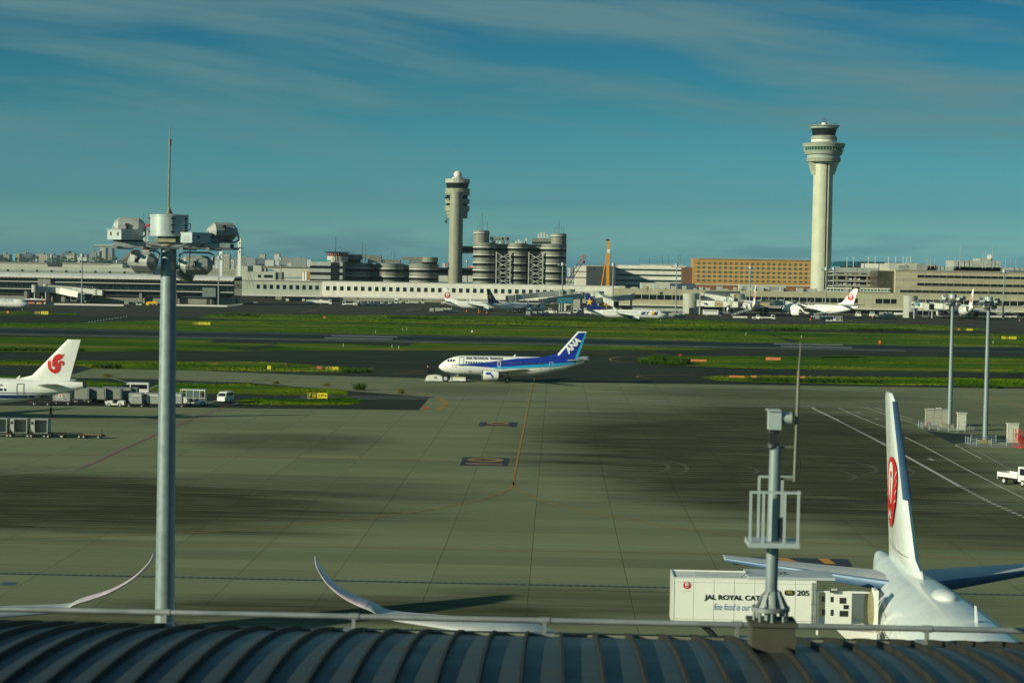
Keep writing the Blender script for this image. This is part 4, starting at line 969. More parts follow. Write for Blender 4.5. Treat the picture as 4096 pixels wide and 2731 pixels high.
# ridge flashing clips at the crest
mb = MB()
ya, za = roof_pt(sl + .012, .0)
mb.box(X0, X1, ya - .05, ya + .05, za - .01, za + .035); mb.build('ridge_flashing', mat('weathered_trim', (.20, .20, .14), .7, .2, var=.3, scale=4), roof)
# rail on brackets
rail = thing('roof_rail', 'grey galvanised pipe rail running along the crest of the roof', 'rail', (0, RY, tang.z))
zr = A(2048, 2478, RY).z
MB().cyl((X0, RY, zr), (X1, RY, zr), .029, n=14).build('pipe', m_steel, rail, 40)
clamp = None
for px in (-120, 660, 1415, 2178, 2948, 3708, 4470):
    x = A(px, 2500, RY).x; zb = roof_pt(sl + .002)[1]
    p1 = MB().box(x - .018, x + .018, RY - .03, RY + .03, zb + .03, zr - .01).cyl((x - .05, RY, zr), (x + .05, RY, zr), .036, n=12).build('bracket', m_steel, rail, 40)
    MB().box(x - .10, x + .10, RY - .08, RY + .08, zb - .02, zb + .045).build('foot', m_steel, p1)

# ------------------------------------------------------------------ floodlight masts
def floodlight(parent, c, yaw, pitch, w_=.78, hanging=False, name='floodlight'):
    """box housing with chamfered back, glass front and a U bracket"""
    c = Vector(c); M = Matrix.Translation(c) @ Matrix.Rotation(R(yaw), 4, 'Z') @ Matrix.Rotation(R(pitch), 4, 'Y')
    prof = [(-.28, -.12), (-.20, -.22), (.10, -.26), (.24, -.26), (.24, .24), (.10, .26), (-.16, .24), (-.28, .10)]
    mb = MB(); h = w_ / 2
    P = [[M @ Vector((a, s_, b)) for a, b in prof] for s_ in (-h, h)]
    mb.loft([[tuple(q) for q in r_] for r_ in P])
    for s_ in (-1, 1):                       # tapering cheeks
        mb.loft([[tuple(M @ Vector((a, s_ * h, b))) for a, b in prof], [tuple(M @ Vector((a * .45, s_ * (h + .16), b * .45))) for a, b in prof]])
    o = mb.build(name, m_flood, parent)
    g = MB(); g.add([tuple(M @ Vector((.245, s_ * (h - .03), b))) for s_, b in ((-1, -.23), (1, -.23), (1, .21), (-1, .21))], [(0, 1, 2, 3)]); g.build('lens', mat('lamp_lens', (.45, .48, .46), .15, .2), o, fixn=False)
    u = MB(); k_ = .42 if not hanging else -.0
    zz = .38 if hanging else -.36
    pts = [M @ Vector((0, -h - .19, 0)), M @ Vector((0, -h - .19, zz * .8)), M @ Vector((0, -h - .05, zz)), M @ Vector((0, h + .05, zz)), M @ Vector((0, h + .19, zz * .8)), M @ Vector((0, h + .19, 0))]
    u.tube(pts, .028, 8); u.build('bracket', m_steel, o, 50)
    MB().cyl(M @ Vector((-.28, .05, 0)), M @ Vector((-.36, .05, -.02)), .05, n=10).cyl(M @ Vector((-.33, .05, -.02)), M @ Vector((-.33, .05, -.16)), .035, n=8).build('cable_gland', m_dark, o, 50)
    return o
m_flood = mat('floodlight_housing', (.33, .35, .34), .5, .2, var=.16, scale=3.0)
m_drum = mat('drum_paint', (.40, .45, .46), .4, .15, var=.07, scale=2.0)
m_latch = mat('brass_latch', (.16, .10, .05), .5, .7)
def mast(label, gx, gy, H, base=0.0, r0=.385, r1=.245, full=True, pz=None):
    m = thing('light_mast', label, 'light mast', (gx, gy, base))
    mb = MB(); pr = [(r0, 0), (r0, .02)] + [(r0 + (r1 - r0) * t, t * (H - .05)) for t in (.25, .5, .75, 1)]
    mb.lathe((gx, gy, base), pr, 32); mb.build('pole', m_mast, m, 50)
    mb = MB()
    for t in (.28, .56, .82): mb.lathe((gx, gy, base + H * t), [(r0 + (r1 - r0) * t + .004, 0), (r0 + (r1 - r0) * t + .012, .01), (r0 + (r1 - r0) * t + .012, .07), (r0 + (r1 - r0) * t + .004, .08)], 24)
    mb.box(gx - r0 * 1.5, gx + r0 * 1.5, gy - r0 * 1.5, gy + r0 * 1.5, base, base + .05)
    z = base + H
    # crossed platform frame of channels
    mb = MB()
    for s_ in (-1, 1):
        mb.box(gx - 1.65, gx + 1.95, gy + s_ * .34 - .04, gy + s_ * .34 + .04, z - .02, z + .11)
        mb.obox((gx - .9, gy + s_ * .55, z - .055), (1.25, -s_ * .12, 0), (.02, .07, 0), (0, 0, .025))
        mb.obox((gx + .9, gy + s_ * .95, z - .055), (1.15, -s_ * .42, 0), (.03, .07, 0), (0, 0, .025))
    for x in (-1.4, -.6, .6, 1.4): mb.box(gx + x - .05, gx + x + .05, gy - 1.15, gy + 1.15, z - .115, z - .03)
    mb.obox((gx - 1.75, gy - .2, z - .0), (.5, -.10, .0), (.02, .09, 0), (0, 0, .012)); mb.obox((gx + 1.8, gy + .1, z - .02), (.45, .12, 0), (-.02, .09, 0), (0, 0, .012))
    mb.build('platform', m_steel, m)
    MB().lathe((gx, gy, z), [(r1 + .18, .0), (r1 + .18, .1), (r1 + .1, .1), (r1 + .1, .32)], 28).box(gx - .35, gx + .3, gy - .5, gy - .3, z + .12, z + .22).build('base_ring', mat('rusty_ring', (.30, .28, .19), .7, .2, var=.35, scale=5), m, 40)
    d = MB().lathe((gx, gy, z + .30), [(.56, 0), (.60, .0), (.60, .03), (.59, .04), (.59, .60), (.60, .61), (.60, .66), (.55, .67), (.05, .70)], 40).build('drum', m_drum, m, 40)
    lt = MB()
    for an in (200, 292, 340):
        for h in (.14, .34, .54):
            t = R(an); lt.obox((gx + .602 * math.cos(t), gy + .602 * math.sin(t), z + .30 + h), (-.065 * math.sin(t), .065 * math.cos(t), 0), (.02 * math.cos(t), .02 * math.sin(t), 0), (0, 0, .016))
        t = R(an); lt.obox((gx + .595 * math.cos(t), gy + .595 * math.sin(t), z + .30 + .34), (-.007 * math.sin(t), .007 * math.cos(t), 0), (.006, 0, 0), (0, 0, .28))
    lt.build('latches', m_dark, d); d2 = MB().tube([(gx + .58, gy, z + .52), (gx + .66, gy, z + .52), (gx + .66, gy, z + .70), (gx + .58, gy, z + .70)], .014, 6).build('grab_handle', m_dark, d)
    MB().cyl((gx - .02, gy, z + .98), (gx - .0, gy, z + 3.15), .030, .028, 10).cyl((gx, gy, z + 3.10), (gx, gy, z + 3.28), .045, .045, 10).cyl((gx, gy, z + 3.28), (gx, gy, z + 3.68), .012, .010, 6).lathe((gx, gy, z + .98), [(.13, 0), (.05, .14), (.035, .2)], 10).build('lightning_rod', mat('weathered_rod', (.19, .19, .14), .6, .5, var=.25, scale=4), m, 50)
    # control boxes: long narrow cabinets turned a little so two faces show
    for cx_, cz, ha, hb in ((-1.30, .26, .41, .34), (1.02, .20, .55, .26)):
        c_ = Vector((gx + cx_, gy - .25, z + cz + .06)); lx = Vector((.64, .77, 0)); ly = Vector((-.77, .64, 0))
        b_ = MB().obox(c_, lx * ha, ly * hb, (0, 0, .15)).build('control_box', m_drum, m)
        MB().obox(c_ + Vector((0, 0, .155)), lx * (ha + .02), ly * (hb + .02), (0, 0, .012)).build('box_lid', m_drum, b_)
        l_ = MB(); vent_right = cx_ < 0
        for k_ in range(5):
            zz = Vector((0, 0, -.09 + .04 * k_))
            for q in (-.5, .15):
                if vent_right: l_.obox(c_ + ly * -(hb + .004) + lx * (q * ha + .1) + zz, lx * ha * .24, ly * .004, (0, 0, .007))
                else: l_.obox(c_ + lx * -(ha + .004) + ly * (q * hb + .05) + zz, ly * hb * .26, lx * .004, (0, 0, .007))
        l_.build('louvres', m_steel, b_); l_ = MB()
        for k_ in (-.55, .45):
            if vent_right: l_.obox(c_ + lx * -(ha + .01) + ly * (k_ * hb) + Vector((0, 0, .03)), ly * .022, lx * .02, (0, 0, .05))
            else: l_.obox(c_ + ly * -(hb + .01) + lx * (k_ * ha) + Vector((0, 0, .03)), lx * .022, ly * .02, (0, 0, .05))
        l_.build('clasps', m_latch, b_)
        MB().obox(c_ + Vector((.1, 0, -.18)), (.45, 0, 0), (0, .12, 0), (0, 0, .03)).build('mounting_rail', m_dark, b_)
    floodlight(m, (gx - 1.30, gy + .35, z + .60), 96, 8, .62)
    floodlight(m, (gx + 1.63, gy + .1, z + .47), 120, 30, .60)
    floodlight(m, (gx - .72, gy - .35, z - .50), 70, 25, .62, True)
    floodlight(m, (gx + .88, gy - .1, z - .55), 100, 14, .66, True)
    floodlight(m, (gx + .34, gy + .9, z - .78), 35, 20, .5, True)
    cb = MB()
    for (x0, z0, x1, z1, dr) in ((-.6, .05, .5, .12, .10), (.5, .12, 1.2, .08, .14), (-.35, -.1, -.40, -.6, .05), (.75, -.05, .7, -.75, .05)):
        pts = [(gx + x0 + (x1 - x0) * t, gy - .48, z + z0 + (z1 - z0) * t - dr * math.sin(math.pi * t)) for t in (i / 8 for i in range(9))]; cb.tube(pts, .014, 6)
    cb.build('cables', m_black, m, 50)
    return m
p = A(656, 2500, 61); pt = A(681, 985, 61)
M1 = mast('nearest tall floodlight mast, rising past the left third of the picture', p.x + .02, 61, pt.z, 0, r0=.34 * 1.12, r1=.235)
p = G(3798, 1708)
M2 = mast('floodlight mast beside the grey cabinets, the left of the two on the right', p.x, p.y, 20.1)
p2 = G(3940, 1768)
M3 = copy_tree(M2); place(M3, (p2.x, p2.y, 0), 24, 'floodlight mast beside the red stairs, the right of the two')
for o in (M1, M2, M3): o['group'] = 'tall floodlight masts'

# ------------------------------------------------------------------ camera mast on a plinth at the roof edge
Y5 = 17.6
cm_ = thing('camera_mast', 'blurred grey camera mast with a cage on a square plinth at the roof edge', 'camera mast', (A(3080, 2560, Y5).x, Y5, A(3080, 2560, Y5).z))
def Q(px, py, dy=0): q = A(px, py, Y5); return Vector((q.x, Y5 + dy, q.z))
a, b = Q(3000, 2490), Q(3170, 2620)
MB().box(a.x, b.x, Y5 - .19, Y5 + .19, b.z - .2, a.z).box(a.x - .02, b.x + .02, Y5 - .21, Y5 + .21, a.z, a.z + .03).build('plinth', mat('plinth_concrete', (.055, .055, .04), .9, var=.2, scale=4), cm_)
x_ = Q(3083, 2400).x
MB().cyl((x_, Y5, Q(3083, 2492).z), (x_ + .012, Y5, Q(3090, 1780).z), .056, .052, 20).build('pole', m_mast, cm_, 50)
fl = MB().lathe((x_, Y5, Q(3083, 2440).z), [(.06, -.0), (.17, 0), (.17, .035), (.06, .035)], 20)
for i in range(8):
    t = 2 * math.pi * i / 8; fl.cyl((x_ + .145 * math.cos(t), Y5 + .145 * math.sin(t), Q(3083, 2492).z), (x_ + .145 * math.cos(t), Y5 + .145 * math.sin(t), Q(3083, 2425).z), .014, n=8)
    fl.obox((x_ + .10 * math.cos(t), Y5 + .10 * math.sin(t), Q(3083, 2400).z), (.035 * math.cos(t), .035 * math.sin(t), -.07), (-.007 * math.sin(t), .007 * math.cos(t), 0), (.02, 0, .02))
fl.build('flange', m_steel, cm_, 40)
cg = MB(); zt_, zb_ = Q(3080, 1960).z, Q(3080, 2165).z; xl, xr = Q(2988, 2100).x, Q(3190, 2100).x
cg.box(xl, xr, Y5 - .20, Y5 + .20, zb_ - .03, zb_ + .012)
for xx, yy, ht in ((xl + .01, -.19, 0), (Q(3042, 2080).x, .19, .10), (Q(3136, 2080).x, .19, .10), (Q(3182, 2080).x, -.19, .02), (Q(3128, 2080).x, -.19, 0), (Q(3044, 2080).x, -.19, 0)):
    cg.box(xx - .011, xx + .011, Y5 + yy - .011, Y5 + yy + .011, zb_, zt_ + ht)
cg.box(xl, xr, Y5 - .20, Y5 - .18, zt_ - .01, zt_ + .012).box(Q(3042, 2080).x, xr, Y5 + .18, Y5 + .20, zt_ + .09, zt_ + .11)
cg.build('cage', m_drum, cm_)
MB().box(Q(3118, 2080).x, Q(3138, 2080).x, Y5 - .05, Y5 + .05, Q(3090, 2160).z + .02, Q(3090, 2070).z).build('junction_box', m_dark, cm_)
MB().box(Q(3072, 1690).x, Q(3122, 1690).x, Y5 - .07, Y5 + .07, Q(3090, 1716).z, Q(3090, 1640).z).box(Q(3066, 1690).x, Q(3120, 1690).x, Y5 - .09, Y5 + .09, Q(3090, 1642).z, Q(3090, 1636).z).build('camera_housing', m_drum, cm_)
MB().cyl((Q(3124, 1690).x, Y5, Q(3124, 1673).z), (Q(3165, 1690).x, Y5, Q(3165, 1673).z), .055, n=18).build('camera_lens_hood', m_drum, cm_, 40)
MB().box(Q(3078, 1690).x, Q(3108, 1690).x, Y5 - .05, Y5 + .05, Q(3090, 1795).z, Q(3090, 1716).z).lathe((Q(3093, 1690).x, Y5, Q(3090, 1790).z), [(.06, 0), (.06, .03), (.035, .06)], 16).lathe((Q(3093, 1690).x, Y5, Q(3090, 1735).z), [(.05, 0), (.055, .02), (.04, .05)], 16).build('pan_head', m_dark, cm_, 40)
ro = MB(); rx, rx2 = Q(3183, 1690).x, Q(3196, 1690).x
ro.cyl((rx + .0, Y5, Q(3183, 1925).z), (rx2 - .012, Y5, Q(3190, 1485).z), .015, .014, 10).cyl((rx2 - .012, Y5, Q(3190, 1485).z), (rx2, Y5, Q(3196, 1370).z), .009, .005, 8)
ro.bar((Q(3100, 1690).x, Y5, Q(3090, 1790).z), (Q(3184, 1690).x, Y5, Q(3090, 1784).z), .02).bar((Q(3090, 1690).x, Y5, Q(3090, 1915).z), (Q(3186, 1690).x, Y5, Q(3090, 1912).z), .022)
ro.build('lightning_rod', MATS['weathered_rod'], cm_, 50)
ro = MB(); ro.tube([Q(3185 + 14 * math.sin(i / 8 * 3.14), 1800 + 15 * i, -.02) for i in range(9)], .006, 6); ro.build('cable', m_black, cm_, 50)

# ------------------------------------------------------------------ raised catering truck at the near aircraft
YC = 104.0
ct = thing('catering_truck', 'white catering truck with its box raised beside the near white jet', 'truck', (A(2990, 2400, YC).x, YC, 0))
def C(px, py, Y=YC): return A(px, py, Y)
xl, xr = C(2692, 2400).x, C(3262, 2400).x; zt, zb = C(2692, 2309).z, C(3262, 2508).z
m_box = mat('truck_box_white', (.76, .77, .72), .4, var=.03, scale=.6)
body = MB().box(xl, xr, YC, YC + 2.5, zb, zt).build('cargo_box', m_box, ct)
tr = MB(); tr.box(xl - .02, xl + .05, YC - .02, YC + 2.52, zb, zt + .06).box(xr - .05, xr + .02, YC - .02, YC + 2.52, zb, zt + .02).box(xl, xr, YC - .02, YC + .03, zb - .05, zb + .02).box(xl, xr, YC - .02, YC + .02, zt - .02, zt + .03).box(xl, xr, YC + 2.46, YC + 2.52, zt, zt + .05)
tr.build('box_frame', m_vwhite, body)
xh = C(2990, 2400).x
MB().box(xh, xr + 1.0, YC - .05, YC + 2.55, zt + .02, zt + .16).build('roof_canopy', mat('canopy_blue_grey', (.40, .45, .47), .4, var=.08), body)
decal('roof_number', [text_shape('205', xr - 2.3, xr - 1.3, YC + .8, YC + 1.7, .02, 0, 180)], lambda u, v: (u - ct.location.x, v - ct.location.y, zt + .165), m_logo_black, body, 0)
hr = MB()
for yy in (.35, 1.3): hr.bar((xl + 1.2, YC + yy, zt + .10), (xh, YC + yy, zt + .10), .03)
for i in range(7): hr.bar((xl + 1.2 + i * .45, YC + .35, zt), (xl + 1.2 + i * .45, YC + .35, zt + .1), .025)
hr.bar((xh - .35, YC + .2, zt + .05), (xh + .15, YC + 1.3, zt + .22), .04); hr.build('roof_rail', m_steel, body)
mb = MB()
for i in range(1, 7): x = xl + (xr - xl) * i / 7; mb.box(x - .012, x + .012, YC - .006, YC, zb + .05, zt - .05)
mb.box(xl, xr, YC - .007, YC, zb + .30, zb + .325).box(xl, xr, YC - .007, YC, zt - .22, zt - .20); mb.build('panel_seam', mat('truck_seam', (.42, .43, .39), .6), body)
mb = MB()
for x in (xr - .20, xr - .09):
    mb.bar((x, YC - .05, zb + .1), (x, YC - .05, zt - .1), .035)
    for z in (zb + .5, zb + 1.2, zt - .5): mb.box(x - .04, x + .04, YC - .08, YC, z, z + .07)
mb.build('door_bars', m_steel, body)
def cdec(name, shapes, mt): return decal(name, shapes, lambda u, v: (u - ct.location.x, YC - .03 - ct.location.y, v), mt, body, 0)
def ctx(s, px0, py0, px1, py1, bold=.0, shear=0):
    a_, b_ = C(px0, py0), C(px1, py1); pm = (px0 + px1) / 2; return text_shape(s, a_.x, b_.x, C(pm, py1).z, C(pm, py0).z, bold, shear, 0)
cdec('title_lettering', [ctx('JAL ROYAL CATERING', 2817, 2379, 3127, 2405, .03)], m_logo_black)
cdec('slogan_lettering', [ctx('fine food is our business', 2854, 2413, 3085, 2440, -.004, .35)], mat('slogan_blue', (.04, .16, .42), .5, var=0))
cdec('truck_number', [ctx('205', 3187, 2359, 3236, 2381, .02)], m_logo_black)
cdec('badge', [poly_shape([(C(3157, 2400).x + .26 * math.copysign(abs(math.cos(t)) ** .5, math.cos(t)), C(3000, 2366).z + .14 * math.copysign(abs(math.sin(t)) ** .5, math.sin(t))) for t in (2 * math.pi * i / 20 for i in range(20))])], m_logo_black)
decal('badge_lettering', [ctx('MEAL', 3146, 2360, 3170, 2374, .02)], lambda u, v: (u - ct.location.x, YC - .04 - ct.location.y, v), mat('badge_gold', (.35, .30, .08), .5), body, 0)
red, white, neck = crane_roundel(C(2746, 2400).x, C(3000, 2344).z, .195)
cdec('crane_emblem', red, m_logo_red)
decal('emblem_cutout', white, lambda u, v: (u - ct.location.x, YC - .036 - ct.location.y, v), m_box, body, 0)
decal('emblem_neck', neck, lambda u, v: (u - ct.location.x, YC - .042 - ct.location.y, v), m_logo_red, body, 0)
decal('emblem_word', [text_shape('JAL', C(2746, 2400).x - .09, C(2746, 2400).x + .09, C(3000, 2344).z - .15, C(3000, 2344).z - .09, .03, .2)], lambda u, v: (u - ct.location.x, YC - .042 - ct.location.y, v), m_box, body, 0)
cdec('emblem_caption', [ctx('JAPAN AIRLINES', 2730, 2361, 2761, 2364)], m_logo_black)
# boarding platform towards the aircraft door
pl_ = MB(); xa, xb = xr + .1, C(3410, 2400).x; z0_, z1_ = C(3000, 2490).z, C(3000, 2366).z
pl_.box(xa + .45, xb, YC + .25, YC + .33, z0_, z1_).box(xa, xb + .7, YC + .3, YC + 2.2, z0_ - .12, z0_).box(xa, xa + .1, YC + .2, YC + .3, z0_ - .6, z1_ + .1).box(xb, xb + .9, YC + 1.9, YC + 2.0, z0_, z1_ - .1).box(xa, xb + .9, YC + .25, YC + .35, z1_, z1_ + .1)
pf = pl_.build('platform', m_box, ct)
for px0, py0, px1, py1 in ((3361, 2392, 3387, 2416), (3377, 2421, 3397, 2438), (3361, 2444, 3395, 2468), (3325, 2388, 3336, 2410), (3325, 2440, 3336, 2464), (3290, 2386, 3302, 2408), (3290, 2438, 3302, 2462)):
    a_, b_ = C(px0, py0), C(px1, py1); MB().box(a_.x, b_.x, YC + .235, YC + .25, b_.z, a_.z).build('platform_window', m_dark, pf)
MB().box(C(3320, 2400).x, C(3354, 2400).x, YC + .10, YC + .13, C(3000, 2364).z, C(3000, 2351).z).build('number_plate', mat('plate_grey', (.05, .07, .08), .5), pf)
decal('plate_number', [ctx('205', 3324, 2353, 3350, 2362, .02)], lambda u, v: (u - ct.location.x, YC + .09 - ct.location.y, v), m_vwhite, pf, 0)
sc_ = MB()
for s_ in (-1, 1): sc_.bar((xl + 1.5, YC + 1.2 + s_ * .9, 1.1), (xr - 1.5, YC + 1.2 + s_ * .9, zb), .2).bar((xr - 1.5, YC + 1.2 + s_ * .75, 1.1), (xl + 1.5, YC + 1.2 + s_ * .75, zb), .2)
sc_.build('scissor_lift', m_dark, ct)
ch = MB().box(xl, xr + 1.8, YC + .3, YC + 2.2, .8, 1.15).box(xr + 1.3, xr + 3.0, YC + .15, YC + 2.35, .6, 2.6).build('chassis', m_vwhite, ct)
for x in (xl + 1.6, xr - .5, xr + 2.1):
    for yy in (YC + .35, YC + 2.15): MB().cyl((x, yy - .14, .5), (x, yy + .14, .5), .5, n=20).build('wheel', m_black, ch, 40)
# open cabin door and door shield of the aircraft beside it
MB().lathe((C(3478, 2400).x, YC - .4, C(3000, 2420).z), [(.85, -.03), (.95, .0), (.95, .05), (.85, .06)], 24, 'x').build('door_shield', mat('door_edge', (.25, .22, .12), .6, var=.3, scale=4), ct, 40)
a_ = C(3500, 2440, 103); MB().box(a_.x - .1, a_.x + .1, 102.6, 103.6, a_.z - 1.0, a_.z + 1.1).build('open_door', m_paint, ct)
# belt loader canopy below
bl = thing('belt_loader', 'white and yellow loader under the tail of the near jet', 'loader', (C(3400, 2560, 100).x, 100, 0))
a_, b_ = C(3340, 2510, 100), C(3500, 2560, 100)
MB().prism([(a_.x, a_.z), (a_.x + .5, a_.z - .45), (b_.x, b_.z), (b_.x, b_.z + .5)], 99.4, 100.8).build('canopy', m_vwhite, bl)
MB().bar((a_.x + .5, 99.3, a_.z - .5), (b_.x, 99.3, b_.z - .1), .12).bar((a_.x + .5, 101, a_.z - .5), (b_.x, 101, b_.z - .1), .12).build('frame', m_ygrn, bl)
MB().box(a_.x + .2, b_.x + 1.5, 99.4, 100.9, .5, 1.1).bar((a_.x + 1, 99.5, 1), (b_.x, 99.5, b_.z - .2), .12).build('chassis', m_vwhite, bl)
for x in (a_.x + .8, b_.x + .8):
    for yy in (99.4, 100.9): MB().cyl((x, yy - .1, .35), (x, yy + .1, .35), .35, n=16).build('wheel', m_black, bl, 40)
# ------------------------------------------------------------------ far buildings
def fbox(px0, px1, pyt, pyb, Y, dep, name, label, cat, material, part='wall', group=None):
    """a building block whose front face spans these pixels at distance Y"""
    pm = (px0 + px1) / 2; pc = (pyt + pyb) / 2
    x0, x1 = A(px0, pc, Y).x, A(px1, pc, Y).x; zt, zb = A(pm, pyt, Y).z, max(0, A(pm, pyb, Y).z)
    t = thing(name, label, cat, ((x0 + x1) / 2, Y, 0), group)
    MB().box(x0, x1, Y, Y + dep, zb if zb > 1.5 else 0, zt).build(part, material, t)
    return t, x0, x1, zb, zt
def strips(parent, name, x0, x1, Y, levels, material, off=.25):
    for z0, z1 in levels: MB().box(x0, x1, Y - off, Y + .05, z0, z1).build(name, material, parent)
WIN = {}
def windows(parent, name, xs, zs, w_, h_, Y, material, frame=.0, stuff_after=100, off=.12):
    proto = None; cnt = 0; rest = MB()
    for z in zs:
        for x in xs:
            cnt += 1
            if cnt > stuff_after: rest.box(x, x + w_, Y - off, Y + .02, z, z + h_); continue
            if proto is None:
                proto = MB().box(x, x + w_, Y - off, Y + .02, z, z + h_).build(name, material, parent); bx, bz = x, z
            else:
                c = proto.copy(); COL.objects.link(c); c.parent = parent; c.location = (x - bx, 0, z - bz)
    if rest.v: o = rest.build(name, material, parent); o['kind'] = 'stuff'
def rowx(px0, px1, n_, py, Y): return [A(px0 + (px1 - px0) * i / (n_ - 1), py, Y).x for i in range(n_)]
m_panw = panel('white_cladding', (.78, .76, .68), 2.2, 40, .08, .9, streak=.06)
m_pang = panel('grey_cladding', (.44, .46, .40), 4.5, 3.2, .1, .82, streak=.1)
m_panb = panel('beige_cladding', (.43, .41, .28), 4.5, 3.0, .14, .62, streak=.08)
m_off = panel('office_concrete', (0.222, 0.229, 0.192), 2.4, 60, .12, .8, streak=.35)
m_off2 = panel('office_concrete_top', (0.200, 0.211, 0.181), 4.0, 9, .12, .8, streak=.25)
m_band = mat('office_window_band', (.010, .014, .016), .5, var=.5, scale=.35, spec=.12)
m_sill = mat('bright_sill', (.62, .61, .55), .6, var=.1)
m_roofg = mat('roof_clutter_grey', (.33, .35, .32), .7, var=.25, scale=.5)

# --- the long white raised walkway
YW = 1290
def wz(py, px=1600): return A(px, py, YW).z
wk = thing('raised_walkway', 'long white raised walkway with a row of square dark windows, running across the middle', 'walkway', (A(1600, 1180, YW).x, YW, 0))
xa, xs_, xb = A(980, 1150, YW).x, A(1290, 1150, YW).x, A(2500, 1170, YW).x
z0, z1 = wz(1187), wz(1131)
MB().box(xs_, xb, YW, YW + 9, z0, z1).build('wall', m_panw, wk)
MB().box(xa - 4, xs_, YW + .6, YW + 8, z0 + .1, z1 - .1).build('wall', m_pang, wk)['label'] = 'grey panelled section of wall'
MB().box(xa - 4, xb, YW - .5, YW + 9.5, z0 - 1.0, z0 - .02).build('floor_edge', m_sill, wk)
MB().box(xa - 4, xb, YW - .25, YW + 9.2, z1, z1 + .35).build('parapet', m_sill, wk)
windows(wk, 'window', [x for x in rowx(1026, 1261, 10, 1158, YW)], [wz(1165)], 2.1, 2.75, YW + .6, m_glass)
windows(wk, 'window', [x for x in rowx(1304, 2228, 34, 1158, YW)], [wz(1166)], 2.2, 2.75, YW, m_glass)
for px in (1062, 1086, 1148, 1213, 1600, 1690, 1770, 1860, 1430):
    c = A(px, 1200, YW)
    MB().box(c.x - .45, c.x + .45, YW + 2, YW + 3, 0, z0 - 1.0).box(c.x - 1.0, c.x + 1.0, YW + 1.5, YW + 3.5, 0, 1.6).build('pillar', m_concw if px > 1100 else m_dark, wk)
fbox(1145, 1360, 1186, 1213, YW + 12, 20, 'low_building', 'grey shuttered building under the left part of the white walkway', 'building', m_pang)
fbox(1360, 2000, 1189, 1211, YW + 40, 20, 'low_building', 'shaded low wall behind the pillars of the white walkway', 'building', m_conc)

# --- office block pair of round-cornered concrete buildings
def round_tower(t, cx, cy, rr, z0, z1, levels, body=m_off, name='round_bay', top=None):
    o = MB().lathe((cx, cy, 0), [(rr, z0), (rr, z1)], 56).build(name, body, t, 30)
    for a_, b_ in levels:
        MB().lathe((cx, cy, 0), [(rr - .3, a_), (rr + .06, a_), (rr + .06, b_), (rr - .3, b_)], 56).build('window_band', m_band, o, 30)
        MB().lathe((cx, cy, 0), [(rr - .3, b_), (rr + .28, b_), (rr + .28, b_ + .5), (rr - .3, b_ + .5)], 56).build('sill', m_sill, o, 30)
    if top: MB().lathe((cx, cy, 0), [(rr - .2, top), (rr + .12, top), (rr + .12, z1 + .4), (rr - .1, z1 + .4)], 56).build('parapet', m_off2, o, 30)
    return o
YO = 1345
def oz(py, px=2000): return A(px, py, YO).z
of = thing('office_block', 'tall office block of joined round towers with steel bracing, right of the older tower', 'building', (A(2070, 1100, YO).x, YO, 0))
lv = [(oz(b_), oz(t_)) for t_, b_ in ((991.5, 1003), (1021, 1032.5), (1053, 1064.5), (1083.5, 1095), (1114, 1125.5))]
for pa, pb, d_ in ((1890, 1984, 0), (2030, 2108, 1), (2162, 2265, 0)):
    xl, xr = A(pa, 1050, YO).x, A(pb, 1050, YO).x; rr = (xr - xl) / 2
    round_tower(of, (xl + xr) / 2, YO + rr + d_ * 1.5, rr, 0, oz(974), lv, top=oz(990))
x0_, x1_ = A(1975, 1050, YO).x, A(2180, 1050, YO).x
MB().box(x0_, x1_, YO + 10, YO + 24, 0, oz(975)).build('core', m_off2, of)
strips(of, 'window_band', x0_, x1_, YO + 10, lv, m_band)
for pa, pb in ((1984, 2040), (2114, 2170)):
    xl, xr = A(pa, 1090, YO).x, A(pb, 1090, YO).x; br = MB(); zt_ = oz(1010); hs = (zt_ - oz(1140)) / 4
    MB().box(xl + .6, xr - .6, YO + 4.5, YO + 5, 0, zt_).build('stairwell', m_band, of)
    for k_ in range(4):
        za, zb_ = zt_ - hs * k_, zt_ - hs * (k_ + 1)
        br.bar((xl, YO + .8, za), (xr, YO + .8, zb_), .42).bar((xr, YO + 1.3, za), (xl, YO + 1.3, zb_), .42).box(xl, xr, YO + 1.4, YO + 3.5, zb_ + hs * .5 - .2, zb_ + hs * .5 + .2).box(xl, xr, YO + 1.4, YO + 3.5, zb_ - .2, zb_ + .2)
    for x in (xl, xr): br.box(x - .35, x + .35, YO + .5, YO + 1.8, 0, zt_ + .6)
    br.build('steel_bracing', mat('bracing_paint', (.42, .44, .41), .5, var=.1), of)
for pa, pb, t_, b_ in ((1892, 1956, 923, 975), (2203, 2266, 930, 975)):
    xl, xr = A(pa, 950, YO).x, A(pb, 950, YO).x; rr = (xr - xl) / 2
    round_tower(of, (xl + xr) / 2, YO + rr + 1, rr, oz(975), oz(t_), [(oz(t_ + 14), oz(t_ + 11))], name='roof_drum')
xl, xr = A(1960, 960, YO).x, A(2035, 960, YO).x
MB().box(xl, xr, YO + 5, YO + 12, oz(959), oz(948)).box(xr - 1.5, xr, YO + 5, YO + 12, oz(973), oz(950)).box(xl + 8, xl + 9, YO + 5, YO + 12, oz(973), oz(950)).build('plant_screen', m_off2, of)
xl, xr = A(2122, 960, YO).x, A(2205, 960, YO).x
MB().box(xl + 1, xr, YO + 5, YO + 14, oz(973), oz(950)).build('plant_room', m_off2, of)
MB().box(xl + 1, xr, YO + 4.9, YO + 5.1, oz(971), oz(965)).build('plant_louvres', m_band, of)
cl = MB()
